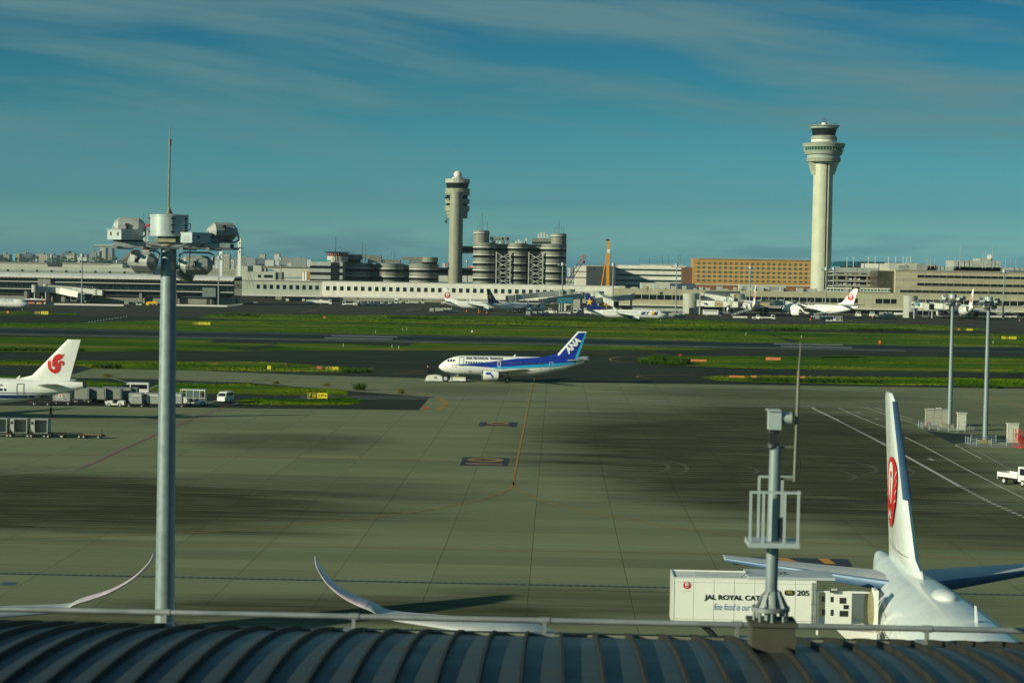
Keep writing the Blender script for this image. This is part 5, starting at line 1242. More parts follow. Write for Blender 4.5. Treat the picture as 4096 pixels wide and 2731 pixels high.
for px, h_ in ((1965, 3), (1972, 2), (1980, 4), (2060, 2), (2070, 3), (2078, 2), (2100, 4), (2098, 2), (2150, 3), (2160, 4), (2172, 4), (2185, 3), (1995, 2.4), (2010, 2.2)):
    x = A(px, 965, YO).x; zz = oz(974) if px < 2120 else oz(950); MB().box(x, x + 1.2, YO + 6, YO + 7.5, zz, zz + h_).build('roof_unit', mat('roof_plant_white', (.5, .5, .46), .6, var=.3, scale=1), of)
def antennas(t, lst, Y, yof=6):
    for px, pyb, pyt, th in lst:
        a_, b_ = A(px, pyb, Y), A(px, pyt, Y)
        MB().cyl((a_.x, Y + yof, a_.z - 1), (a_.x, Y + yof, b_.z), th, th * .5, 6).box(a_.x - .7, a_.x + .7, Y + yof - .06, Y + yof + .06, b_.z * .6 + a_.z * .4, b_.z * .6 + a_.z * .4 + .15).build('antenna', m_dark, t)
antennas(of, [(1908, 922, 900, .12), (1918, 922, 890, .14), (1926, 922, 852, .22), (1933, 922, 885, .12), (1947, 922, 885, .16), (2218, 930, 905, .10), (2236, 930, 878, .2), (2228, 930, 898, .12), (2246, 930, 900, .1), (2254, 930, 908, .1), (2050, 974, 955, .15)], YO, 8)
# lower block to its left
YL = 1370
def lz(py, px=1560): return A(px, py, YL).z
ol = thing('office_block', 'low concrete office block of three joined round towers, left of the older control tower', 'building', (A(1560, 1090, YL).x, YL, 0))
lv2 = [(lz(b_), lz(t_)) for t_, b_ in ((1076, 1088), (1108, 1119.5))]
for pa, pb in ((1368, 1484), (1500, 1612), (1630, 1750)):
    xl, xr = A(pa, 1090, YL).x, A(pb, 1090, YL).x; rr = (xr - xl) / 2
    round_tower(ol, (xl + xr) / 2, YL + rr, rr, 0, lz(1056), lv2, top=lz(1070))
x0_, x1_ = A(1420, 1090, YL).x, A(1700, 1090, YL).x
MB().box(x0_, x1_, YL + 9, YL + 22, 0, lz(1058)).build('core', m_off2, ol); strips(ol, 'window_band', x0_, x1_, YL + 9, lv2, m_band)
for pa, pb, t_ in ((1371, 1443, 1020), (1685, 1750, 1026)):
    xl, xr = A(pa, 1040, YL).x, A(pb, 1040, YL).x; rr = (xr - xl) / 2
    round_tower(ol, (xl + xr) / 2, YL + rr + 1, rr, lz(t_ + 20), lz(t_), [], name='roof_drum')
    mb = MB()
    for i in range(8): mb.box(xl + .5 + i * (xr - xl - 1) / 7 - .25, xl + .5 + i * (xr - xl - 1) / 7 + .25, YL + 2.5, YL + 3.2, lz(1056), lz(t_ + 20))
    mb.box(xl + 1, xr - 1, YL + 6, YL + 6.5, lz(1056), lz(t_ + 20)); mb.build('drum_columns', m_band, ol)
for pa, pb, t_, b_ in ((1440, 1522, 1023, 1034), (1604, 1690, 1026, 1038)):
    xl, xr = A(pa, 1030, YL).x, A(pb, 1030, YL).x
    MB().box(xl, xr, YL + 4, YL + 10, lz(b_), lz(t_)).box(xl + 5, xl + 6.5, YL + 4.2, YL + 9, lz(1054), lz(b_)).box(xr - 7, xr, YL + 4.2, YL + 9, lz(1052), lz(b_)).build('plant_screen', m_off2, ol)
xl, xr = A(1525, 1045, YL).x, A(1598, 1045, YL).x; MB().box(xl, xr, YL + 5, YL + 12, lz(1053), lz(1038)).build('plant_room', m_off2, ol)
antennas(ol, [(1446, 1052, 968, .28), (1460, 1040, 973, .24), (1549, 1038, 1022, .1), (1563, 1038, 1003, .1), (1576, 1038, 1004, .1), (1405, 1020, 1005, .15), (1413, 1020, 1000, .12)], YL, 4)
# glazed block with the red observation room
YG = 1355
gb = thing('airport_building', 'grey banded building with a dark red glazed room and antenna on its roof', 'building', (A(1300, 1100, YG).x, YG, 0))
def gz(py, px=1300): return A(px, py, YG).z
xl, xr = A(1240, 1090, YG).x, A(1370, 1090, YG).x
MB().box(xl, xr, YG, YG + 16, 0, gz(1047)).build('wall', mat('pale_grey_metal', (.38, .40, .38), .5, var=.08, scale=.3), gb)
for t_, b_ in ((1063, 1074), (1089, 1100), (1117, 1129)): MB().box(xl + 0, xr, YG - .2, YG + .1, gz(b_), gz(t_)).build('window_band', m_band, gb)
x_ = A(1338, 1090, YG).x; MB().box(x_ - 2.6, x_ + 2.6, YG - .6, YG, 0, gz(1050)).build('lift_shaft', m_band, gb)
MB().box(xl + 3, xr - 8, YG - .1, YG + .4, gz(1046), gz(1040)).build('roof_sign_band', m_teal, gb)
xc = A(1345, 1020, YG).x; rr = 7.2
MB().lathe((xc, YG + 9, 0), [(rr, gz(1047)), (rr, gz(1024))], 32).build('drum', m_concw, gb, 30)
rb = MB().lathe((xc, YG + 9, 0), [(rr - .4, gz(1024)), (rr - .1, gz(1011))], 32).build('red_room', mat('dark_red_panel', (.20, .012, .012), .35), gb, 30)
for i in range(9):
    x = xc - 5.6 + 1.4 * i; MB().box(x - .22, x + .22, YG + 9 - math.sqrt(max(.1, 7.3 ** 2 - (x - xc) ** 2)) - .15, YG + 9 - math.sqrt(max(.1, 7.3 ** 2 - (x - xc) ** 2)) + .1, gz(1018), gz(1015)).build('lit_pane', m_paint, rb)
MB().lathe((xc, YG + 9, 0), [(rr + 1.6, gz(1010)), (rr + 2.4, gz(1008.5)), (rr, gz(1006))], 32).build('canopy', m_dark, gb, 30)
antennas(gb, [(1341, 1060, 948, .3), (1318, 1006, 992, .12), (1359, 1006, 980, .1), (1380, 1006, 998, .2)], YG, 1)
lt = MB(); xx = A(1341, 1000, YG).x
for i in range(7):
    za, zb_ = gz(1055 - 8 * i), gz(1047 - 8 * i); wd = 1.9 * (1 - i / 8); lt.bar((xx - wd, YG - .8, za), (xx + wd * .85, YG - .8, zb_), .22).bar((xx + wd, YG - .8, za), (xx - wd * .85, YG - .8, zb_), .22)
lt.build('lattice_mast', m_dark, gb)
# sheds, grey hall and storage behind the walkway
t_, x0, x1, zb, zt = fbox(960, 1240, 1069, 1140, 1500, 60, 'hangar', 'long pale hangar with a teal stripe behind the small grey building', 'hangar', panel('pale_shed', (.50, .50, .44), 12, 60, .12, .85, streak=.05))
MB().box(x0, x1, 1499.7, 1500, A(1150, 1111, 1500).z, A(1150, 1108.5, 1500).z).build('stripe', m_teal, t_); MB().box(x0, x1, 1499, 1502, zt, zt + 1).build('eaves', m_conc, t_)
t_, x0, x1, zb, zt = fbox(2255, 2470, 1115, 1150, 1520, 40, 'hangar', 'pale shed with a teal stripe behind the red crane', 'hangar', MATS['pale_shed'])
MB().box(x0, x1, 1519.7, 1520, A(2360, 1132, 1520).z, A(2360, 1129, 1520).z).build('stripe', m_teal, t_)
t_, x0, x1, zb, zt = fbox(990, 1102, 1087, 1128, 1330, 12, 'site_office', 'small grey building with roof fans above the left end of the white walkway', 'building', m_pang)
MB().box(A(1102, 1110, 1330).x, A(1127, 1110, 1330).x, 1331, 1341, 0, zt).build('side_wing', m_conc, t_)
for px0, px1 in ((1032, 1043), (1056, 1090)): MB().box(A(px0, 1100, 1330).x, A(px1, 1100, 1330).x, 1329.8, 1330, A(1050, 1110, 1330).z, A(1050, 1099, 1330).z).build('window', m_band, t_)
MB().box(A(1010, 1080, 1330).x, A(1043, 1080, 1330).x, 1333, 1340, zt, A(1030, 1062, 1330).z).build('roof_room', m_pang, t_)
for px in (1048, 1053, 1063, 1068): MB().cyl((A(px, 1085, 1330).x, 1332, zt), (A(px, 1085, 1330).x, 1332, A(px, 1073, 1330).z), .45, n=10).build('vent_stack', m_dark, t_)
MB().prism([(A(1078, 0, 1330).x, zt + .6), (A(1108, 0, 1330).x, zt + .6), (A(1092, 0, 1330).x, zt + 1.9)], 1331, 1336).build('roof_canopy', m_teal, t_)
t_ = thing('silo', 'white cement silo with an orange frame beside the grey banded building', 'silo', (A(1225, 1100, 1400).x, 1400, 0))
for px in (1216, 1226): q = A(px, 1090, 1400); MB().cyl((q.x, 1400, 3), (q.x, 1400, A(px, 1088, 1400).z), 1.3, n=16).build('tank', m_vwhite, t_, 40)
q = A(1218, 1085, 1400); MB().box(q.x - 1.5, q.x + 3.5, 1399, 1401, A(1218, 1128, 1400).z, A(1218, 1086, 1400).z).build('frame', mat('ochre_paint', (.45, .25, .06), .6), t_)

# --- older control tower
YT = 1380
def tz(py, px=1820): return A(px, py, YT).z
ot = thing('control_tower', 'older concrete control tower with a white radar ball on top', 'control tower', (A(1822, 1000, YT).x, YT, 0))
xc = A(1824, 900, YT).x; sc = YT / 7964.0
MB().lathe((xc, YT, 0), [(5.0, 0), (4.7, tz(900)), (4.35, tz(768))], 40).build('shaft', panel('tower_concrete', (0.266, 0.270, 0.215), 60, 7.5, .12, .8, streak=.2), ot, 30)
cx2, cy2 = A(1828, 740, YT).x, YT + 7.2; R2 = 49.5 * sc
def ring(name, pyb, pyt, rb_, rt_, material, n_=24): return MB().lathe((cx2, cy2, 0), [(rb_, tz(pyb)), (rt_, tz(pyt))], n_, a0=.13).build(name, material, ot, 15)
m_twp = panel('tower_panels', (0.311, 0.318, 0.222), 1.9, 30, .16, .6, streak=.3)
m_twp2 = panel('tower_panels_pale', (0.414, 0.422, 0.355), 1.9, 30, .16, .7, streak=.15)
ring('crown', 731, 715, R2, R2, m_twp2); ring('cab_glass', 752, 732, R2 * .84, R2 * .95, m_glass, 12); ring('cab_base', 780, 753, R2, R2, m_twp)
ring('recess', 795, 780, R2 * .85, R2 * .85, m_band); ring('collar', 813, 795, R2, R2, m_twp); ring('recess', 823, 813, R2 * .85, R2 * .85, m_band); ring('collar', 845, 823, R2, R2, m_twp); ring('lower_collar', 872, 845, R2 * .86, R2 * .86, m_twp)
MB().cyl((cx2, cy2, 0), (cx2, cy2, tz(870)), 4.2, n=24).build('rear_shaft', m_off2, ot, 30)
MB().lathe((cx2, cy2, 0), [(4, tz(716)), (4, tz(708)), (3.2, tz(706))], 20).build('radar_plinth', m_concw, ot, 30)
bm = MB(); rb_ = 2.85; cz = tz(698)
for_ = [(rb_ * math.sin(math.pi * i / 12) + .01, -rb_ * math.cos(math.pi * i / 12)) for i in range(13)]
bm.lathe((A(1829, 697, YT).x, cy2, cz), for_, 24).build('radar_ball', mat('radome_white', (.66, .64, .60), .6, var=.18, scale=1.2), ot, 60)
for k_, (pyt, pyb) in enumerate(((775, 800), (860, 895))):
    mb = MB(); q = A(1793, pyb, YT); z0_, z1_ = tz(pyb), tz(pyt)
    for i in range(3): mb.bar((q.x - 1.5, YT - 1, z0_ + (z1_ - z0_) * i / 2), (q.x + 2, YT - 1, z0_ + (z1_ - z0_) * i / 2), .2)
    mb.bar((q.x - 1, YT - 1, z0_), (q.x - 1, YT - 1, z1_), .3).bar((q.x + 1.6, YT - 1, z0_), (q.x + 1.6, YT - 1, z1_), .3).cyl((q.x - 1.6, YT - 1.3, z0_ + 1.5), (q.x - 1.6, YT - .9, z0_ + 1.5), .8, n=12)
    mb.build('antenna_bracket', m_dark, ot)
mb = MB()
for a_ in range(14):
    t = 2 * math.pi * a_ / 14; mb.bar((cx2 + R2 * .9 * math.cos(t), cy2 + R2 * .9 * math.sin(t), tz(715)), (cx2 + R2 * .9 * math.cos(t), cy2 + R2 * .9 * math.sin(t), tz(708 - (a_ * 5) % 7)), .12)
mb.build('roof_aerials', m_dark, ot)
# covered bridges from the tower to the blocks
for pa, pb, t_, b_, lab in ((1848, 1893, 984, 1013, 'upper enclosed bridge from the older control tower to the tall office block'), (1846, 1893, 1072, 1102, 'lower enclosed bridge from the older control tower to the tall office block'), (1745, 1800, 1070, 1100, 'enclosed bridge from the low office block to the older control tower')):
    fb = thing('covered_bridge', lab, 'bridge', (A(pa, t_, YT).x, YT + 3, 0), 'enclosed bridges at the older control tower')
    xl, xr = A(pa, t_, YT).x, A(pb, t_, YT).x + 2; MB().box(xl, xr, YT + 2, YT + 6, tz(b_, pa), tz(t_, pa)).build('hull', m_off2, fb); MB().box(xl, xr, YT + 1.8, YT + 2, tz(t_ + (b_ - t_) * .72, pa), tz(t_ + (b_ - t_) * .22, pa)).build('glazing', m_band, fb)

# --- new control tower
YN = 1285
def nz(py, px=3294): return A(px, py, YN).z
nt_ = thing('control_tower', 'tall slender white control tower with a wide ringed head', 'control tower', (A(3292, 1000, YN).x, YN, 0))
xc = A(3296, 800, YN).x; k_ = YN / 7964.0
m_nt = panel('new_tower_cladding', (.47, .485, .38), 2.2, 7.5, .12, .85, streak=.04)
m_ntr = panel('new_tower_ring', (.29, .32, .26), 2.2, 40, .14, .7, streak=.05)
m_ntg = panel('new_tower_grey', (.30, .34, .30), 60, 7.5, .12, .85, streak=.04)
def nr(name, prof, material, n_=36, sm=12): return MB().lathe((xc, YN + 7, 0), [(r_ * k_, nz(py)) for r_, py in prof], n_).build(name, material, nt_, sm)
# shaft: two half shells with a slot between them
zs, ze = nz(645), 0
mb = MB()
def shell(a0_, a1_, r_t, r_b, n_=18):
    v = []
    for z_, r_ in ((0, r_b), (zs, r_t)):
        for i in range(n_ + 1):
            t = R(a0_ + (a1_ - a0_) * i / n_); v.append((xc + r_ * math.cos(t), YN + 7 + r_ * math.sin(t), z_))
    m2 = MB(); fs = [(i, i + 1, n_ + 2 + i, n_ + 1 + i) for i in range(n_)]; m2.add(v, fs); return m2
shell(100, 282, 38.5 * k_, 41.0 * k_, 28).build('shaft', m_nt, nt_, 30, fixn=True)
shell(-66, 100, 38.5 * k_, 41.0 * k_, 28).build('shaft', m_nt, nt_, 30, fixn=True)
t0, t1 = R(282), R(294); r_ = 39 * k_
MB().box(xc + r_ * math.cos(t0) + .0, xc + r_ * math.cos(t1) + .2, YN + 7 + r_ * math.sin(t0) + 1.4, YN + 7, 0, zs).build('shaft_slot', m_dark, nt_)
MB().box(xc + 41 * k_ * math.cos(R(290)), xc + 41 * k_ * math.cos(R(297)), YN + 7 - 41 * k_ * .97, YN + 7 - 36 * k_, 0, zs).build('shaft_fin', m_nt, nt_)
for s_ in (-1, 1):
    for yy in (-3.0, 3.0):
        mb = MB(); xo = xc + s_ * 38 * k_
        mb.prism([(xo - s_ * 1, nz(697)), (xo + s_ * .8, nz(697)), (xc + s_ * 60 * k_, nz(646)), (xo - s_ * 1, nz(646))], YN + 7 + yy - .4, YN + 7 + yy + .4); mb.build('head_bracket', m_nt, nt_)
nr('lower_ring', [(62, 646), (66, 646), (69, 632), (66, 631)], m_ntr, 36); nr('lower_wall', [(66, 632), (66, 617)], MATS['new_tower_grey'], 36)
nr('middle_ring', [(68, 617), (73, 617), (77, 602), (74, 601)], m_ntr, 36); nr('green_gallery', [(74, 602), (77, 586)], m_gglass, 36)
gl = MB()
for i in range(40):
    t = 2 * math.pi * i / 40; gl.bar((xc + 78 * k_ * math.cos(t), YN + 7 + 78 * k_ * math.sin(t), nz(602)), (xc + 79 * k_ * math.cos(t), YN + 7 + 79 * k_ * math.sin(t), nz(588)), .14)
gl.build('gallery_mullions', m_sill, nt_)
nr('upper_ring', [(78, 589), (82, 588), (85.5, 573), (80, 571), (60, 568)], m_ntr, 36); nr('neck', [(51, 571), (51, 557)], m_sill, 30); nr('neck_ring', [(50, 557), (52, 557), (52.5, 546), (50, 545), (46, 541)], m_ntr, 36)
nr('cab_glass', [(45, 541), (52, 512)], m_glass, 18, 5); nr('cab_head', [(51, 513), (54, 512), (55.5, 506), (62, 502), (60, 500), (30, 499)], MATS['new_tower_grey'], 36); nr('roof_turret', [(13, 500), (11, 489), (10, 488)], m_sill, 20)
mb = MB()
for i in range(16):
    t = 2 * math.pi * i / 16; mb.bar((xc + 52 * k_ * math.cos(t), YN + 7 + 52 * k_ * math.sin(t), nz(500)), (xc + 52 * k_ * math.cos(t), YN + 7 + 52 * k_ * math.sin(t), nz(489)), .14)
mb.bar((xc, YN + 7, nz(489)), (xc, YN + 7, nz(463)), .18).bar((xc - 1.1, YN + 7, nz(486)), (xc - 1.1, YN + 7, nz(475)), .25).bar((xc + 1.1, YN + 7, nz(486)), (xc + 1.1, YN + 7, nz(475)), .25).bar((xc - 1.1, YN + 7, nz(484)), (xc + 1.1, YN + 7, nz(484)), .2)
mb.build('roof_aerials', m_dark, nt_)

# --- terminal pier and terminal building on the right
YP = 1180
def pz(py, px=3000): return A(px, py, YP).z
tp = thing('terminal_pier', 'low beige terminal pier behind the parked jets, with one long dark window band', 'terminal', (A(3000, 1200, YP).x, YP, 0))
xl, xr = A(2450, 1200, YP).x, A(4400, 1200, YP).x
MB().box(xl, xr, YP, YP + 25, pz(1229), pz(1163)).build('wall', m_panb, tp)
x2 = A(2450, 1200, YP).x; pass
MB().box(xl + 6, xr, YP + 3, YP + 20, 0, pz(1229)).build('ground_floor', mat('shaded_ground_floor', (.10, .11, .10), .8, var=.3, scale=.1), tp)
MB().box(A(2530, 1240, YP).x, A(2740, 1240, YP).x, YP + 1, YP + 3, 0, pz(1229)).build('shutters', m_pang, tp)
for pa, pb in ((2535, 2740), (2800, 3430), (3500, 3585), (3640, 4400)):
    MB().box(A(pa, 1196, YP).x, A(pb, 1196, YP).x, YP - .15, YP + .1, pz(1205), pz(1186)).build('window_band', m_band, tp)
    xx = A(pa, 1196, YP).x; mb = MB()
    while xx < A(pb, 1196, YP).x: mb.box(xx, xx + .22, YP - .3, YP, pz(1205), pz(1186)); xx += 4.5
    mb.box(A(pa, 1196, YP).x, A(pb, 1196, YP).x, YP - .28, YP, pz(1206), pz(1205)).build('mullions', m_sill, tp)
MB().box(xl, xr, YP - 1.2, YP, pz(1230), pz(1226)).build('canopy_edge', m_sill, tp)
MB().box(A(2820, 1170, YP).x, A(2960, 1170, YP).x, YP - .1, YP + .1, pz(1187), pz(1166)).build('dark_fascia', mat('slate_cladding', (.07, .08, .09), .5), tp)
mb = MB(); rj = random.Random(3)
for px in range(2480, 3560, 23):
    if rj.random() < .75:
        q = A(px, 1160, YP); h_ = rj.uniform(.6, 2.4); MB().box(q.x, q.x + rj.uniform(1, 4), YP + 3 + rj.uniform(0, 6), YP + 11, pz(1163), pz(1163) + h_).build('roof_unit', m_roofg, tp)
fbox(2565, 2680, 1132, 1162, YP + 20, 20, 'roof_building', 'light grey roof building on the beige pier, left of the hotel', 'building', m_pang)
t_, x0, x1, zb, zt = fbox(2680, 2782, 1134, 1164, YP + 18, 20, 'roof_building', 'slate blue roof building in front of the hotel corner', 'building', mat('blue_slate', (.05, .075, .10), .5))
MB().prism([(x1, pz(1162)), (x1 + 14, pz(1163)), (x1, pz(1155))], YP + 16, YP + 34).build('sloping_roof', mat('blue_roof', (.03, .08, .18), .4), t_)
t_, x0, x1, zb, zt = fbox(2960, 3143, 1139, 1164, YP + 10, 14, 'roof_building', 'long grey roof building in front of the hotel', 'building', m_pang)
for pa, pb in ((2968, 2988), (3012, 3032), (3076, 3118)): MB().box(A(pa, 1150, YP + 10).x, A(pb, 1150, YP + 10).x, YP + 9.85, YP + 10, A(3050, 1161, YP + 10).z, A(3050, 1146, YP + 10).z).build('louvre_panel', m_conc, t_)
for k_, (pa, pb) in enumerate(((3306, 3407), (3440, 3560))):
    t_, x0, x1, zb, zt = fbox(pa, pb, 1152 + 2 * k_, 1168 + 2 * k_, YP + 4, 6, 'glass_corridor', ['white framed glass corridor on the pier roof, nearest the new control tower', 'white framed glass corridor on the pier roof, right of the angled jet fin'][k_], 'corridor', m_gglass)
    mb = MB(); xx = x0
    while xx < x1: mb.box(xx, xx + .35, YP + 3.7, YP + 4, pz(1166, pa), zt); xx += 2.0
    mb.box(x0, x1, YP + 3.6, YP + 4, zt - .5, zt + .3).box(x0, x1, YP + 3.6, YP + 4, pz(1167, pa), pz(1167, pa) + .5); mb.build('frame', m_sill, t_)
# main terminal
YM = 1230
def mz(py, px=3850): return A(px, py, YM).z
mt = thing('terminal_building', 'large beige terminal building with long dark window bands at the right edge', 'terminal', (A(3850, 1130, YM).x, YM, 0))
xl, xr = A(3582, 1130, YM).x, A(4400, 1130, YM).x
MB().box(xl, xr, YM, YM + 60, 0, mz(1084)).build('wall', m_panb, mt)
MB().box(xl - .2, xr, YM - .4, YM + .5, mz(1088), mz(1083)).build('parapet', m_conc, mt)
for t_, b_, pa in ((1103, 1113, 3668), (1134.5, 1145, 3668), (1164, 1173, 3600)):
    MB().box(A(pa, 1120, YM).x, xr, YM - .15, YM + .1, mz(b_), mz(t_)).build('window_band', m_band, mt)
    xx = A(pa, 1120, YM).x; mb = MB()
    while xx < xr: mb.box(xx, xx + .2, YM - .3, YM, mz(b_), mz(t_)); xx += 4.5
    mb.box(A(pa, 1120, YM).x, xr, YM - .28, YM, mz(b_ + .6), mz(b_)).build('mullions', m_conc, mt)
for py in (1093, 1120, 1127, 1150, 1156): MB().box(xl, xr, YM - .12, YM, mz(py + .6), mz(py)).build('shadow_gap', mat('shadow_gap', (.08, .08, .07), .9), mt)
for pa, pb, t_ in ((3808, 3995, 1043), (3918, 3972, 1034), (3660, 3740, 1057), (3700, 4400, 1071)):
    q0, q1 = A(pa, t_, YM + 20), A(pb, t_, YM + 20); MB().box(q0.x, q1.x, YM + 14 + (t_ % 7), YM + 40, mz(1084), A((pa + pb) / 2, t_, YM + 20).z).build('roof_storey', m_roofg if t_ != 1057 else m_conc, mt)
for px, pt in ((3711, 1035), (3723, 1033), (3739, 1033), (3839, 988), (3942, 1003), (3969, 990), (3704, 1035), (3820, 1030), (3930, 1010), (4022, 1032), (4042, 1032), (4063, 1032), (3795, 1030)):
    q0, q1 = A(px, 1075, YM + 10), A(px, pt, YM + 10); MB().cyl((q0.x, YM + 10, q0.z), (q0.x, YM + 10, q1.z), .16, n=6).build('mast', m_steel, mt)
q = A(3953, 1028, YM + 20); MB().lathe((q.x, YM + 18, q.z), [(.1, 0), (1.6, -.6), (1.7, -.6)], 16, 'y').build('dish', m_vwhite, mt)
MB().box(A(4040, 1070, YM).x, xr, YM + 1, YM + 12, mz(1083), mz(1079)).build('blue_roof_edge', mat('blue_roof_edge', (.02, .06, .14), .4), mt)
# glass stair block and car park
YK = 1265
t_, x0, x1, zb, zt = fbox(3509, 3582, 1083, 1170, YM + 6, 30, 'glass_block', 'dark bronze glass block between the car park and the beige terminal', 'building', mat('bronze_glass', (.055, .05, .035), .25, var=.45, scale=.12))
cp = thing('car_park', 'open multi storey car park beside the tall white control tower, full of cars', 'car park', (A(3420, 1120, YK).x, YK, 0))
def kz(py, px=3420): return A(px, py, YK).z
xl, xr = A(3330, 1120, YK).x, A(3512, 1120, YK).x
for py in (1091, 1104, 1127, 1147, 1168): MB().box(xl, xr, YK, YK + 40, kz(py), kz(py - 4)).build('deck', m_concw, cp)
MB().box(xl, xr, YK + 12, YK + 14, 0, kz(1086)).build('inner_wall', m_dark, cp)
for px in (3349, 3387, 3422, 3470): MB().box(A(px, 1120, YK).x - .6, A(px, 1120, YK).x + .6, YK + 1, YK + 2, 0, kz(1090)).build('column', mat('tan_column', (.25, .20, .12), .8), cp)
MB().box(xl, xr, YK - .3, YK, kz(1086), kz(1071)).build('parapet', m_roofg, cp)
for py in (1104, 1127, 1147): MB().box(xl, xr, YK - .2, YK - .1, kz(py - 4), kz(py - 8)).build('railing', m_conc, cp)
rj = random.Random(9)
for k_, py in enumerate((1100, 1123, 1143)):
    for i in range(12):
        x = xl + 2.5 + i * 2.9 + rj.uniform(-.3, .3)
        if rj.random() < .3 or x > xr - 3: continue
        cc = rj.choice([m_vwhite, m_roofg, m_dark, m_vwhite]); z_ = kz(py - 0) + .02
        c = thing('parked_car', '%s car on the %s car park deck, %s bay from the tower' % ({'vehicle_white': 'white', 'roof_clutter_grey': 'grey', 'dark_metal': 'black'}[cc.name], ['top', 'middle', 'lowest'][k_], ORDW[i]), 'car', (x, YK + 2.5, z_), 'cars parked in the car park')
        MB().prism([(YK + .6, z_ + .25), (YK + 4.6, z_ + .25), (YK + 4.6, z_ + .9), (YK + 3.9, z_ + 1.4), (YK + 1.9, z_ + 1.45), (YK + 1.4, z_ + .95), (YK + .6, z_ + .85)], x - .85, x + .85, 'yz').build('body', cc, c)
# teal curved roof hall behind
YH = 1420
t_ = thing('curved_roof_hall', 'hall with a teal curved roof and white upper wall, right of the new control tower', 'building', (A(3500, 1060, YH).x, YH, 0))
xl, xr = A(3328, 1060, YH).x, A(3608, 1060, YH).x; zz = lambda py: A(3450, py, YH).z
MB().box(xl + 10, xr, YH, YH + 30, 0, zz(1050)).build('wall', m_panw, t_); MB().box(xl + 8, xr, YH - 1, YH + 30, zz(1050), zz(1046)).build('roof_edge', mat('teal_roof', (.02, .12, .16), .4), t_)
pr = [(xl + (1 - math.cos(R(9 * i))) * 10, zz(1066) + math.sin(R(9 * i)) * (zz(1046) - zz(1066))) for i in range(11)] + [(xl + 10 + 8, zz(1046)), (xl + 18, zz(1066))]
MB().prism(pr, YH - 1.5, YH + 30).build('curved_end', MATS['teal_roof'], t_)
t_, x0, x1, zb, zt = fbox(3557, 3676, 1052, 1084, YH - 60, 20, 'plant_building', 'pale plant building with rows of roof pipes above the car park', 'building', m_pang)
mb = MB()
for i in range(22): q = A(3592 + i * 3.4, 1070, YH - 62); mb.box(q.x, q.x + .45, YH - 63, YH - 61, A(3592, 1079, YH - 62).z, A(3592, 1079, YH - 62).z + rj.uniform(2, 4.5))
mb.build('pipework', m_roofg, t_)
for i, px in enumerate((3388, 3414, 3473, 3500, 3553, 3582, 3612, 3627, 3642)):
    q0, q1 = A(px, 1066, YH - 5), A(px, 1030, YH - 5); t_ = thing('roof_light_pole', 'thin pale light pole on the teal roof hall, %s from the left' % ORDW[i], 'lamp post', (q0.x, YH - 5, 0), 'light poles along the teal roof')
    MB().cyl((q0.x, YH - 5, q0.z - 2), (q0.x, YH - 5, q1.z), .17, n=6).build('pole', m_vwhite, t_); MB().box(q0.x - .5, q0.x + .3, YH - 5.2, YH - 4.8, q1.z, q1.z + .35).build('lamp', m_vwhite, t_)

# --- hotel
YX = 1350
def hz(py, px=3000): return A(px, py, YX).z
ho = thing('hotel', 'ochre brick hotel with six rows of small square windows', 'hotel', (A(3000, 1100, YX).x, YX, 0))
xl, xr = A(2772, 1100, YX).x, A(3252, 1100, YX).x
m_ochre = panel('ochre_tiles', (.44, .25, .075), 3.7, 2.85, .10, .8, var=.05, streak=.06)
MB().box(xl, xr, YX, YX + 24, hz(1140), hz(1038)).build('wall', m_ochre, ho)
MB().box(xl, xr, YX + .3, YX + 24, 0, hz(1140)).build('brick_base', mat('red_brick_base', (.26, .085, .035), .8, var=.1), ho)
MB().box(xl - 6.5, xl, YX + 6, YX + 24, 0, hz(1073)).build('side_wing', mat('brown_brick', (.13, .07, .04), .8), ho)
MB().box(xl + 3, xr + 2, YX - .8, YX + 26, hz(1037.5), hz(1035)).build('roof_slab', m_concw, ho)
MB().box(xl + 3, xr, YX + 1, YX + 22, hz(1038), hz(1036)).build('roof_gap', m_dark, ho)
MB().box(xl, xr, YX - .25, YX + .1, hz(1142), hz(1139)).build('string_course', m_sill, ho)
for py in (1064, 1081.5, 1099, 1116): MB().box(xl, xr, YX - .14, YX + .05, hz(py + 1.6), hz(py)).build('storey_band', mat('pale_band', (.66, .52, .30), .7), ho)
wp = rowx(2789, 3219, 21, 1080, YX)
m_hw = mat('hotel_window', (.11, .15, .11), .2, var=.5, scale=.15)
windows(ho, 'window', wp, [hz(py) for py in (1060.5, 1077.5, 1095, 1112, 1129)], 1.6, 1.6, YX, m_hw)
windows(ho, 'ground_floor_window', wp[3:18], [hz(1155)], 1.3, 1.3, YX + .3, m_hw)
decal('hotel_lettering', [text_shape('EXCEL HOTEL TOKYU', A(2802, 1136, YX).x, A(2846, 1136, YX).x, hz(1137.5), hz(1134.5), .02)], lambda u, v: (u - ho.location.x, -.2, v), m_logo_black, ho, 0)
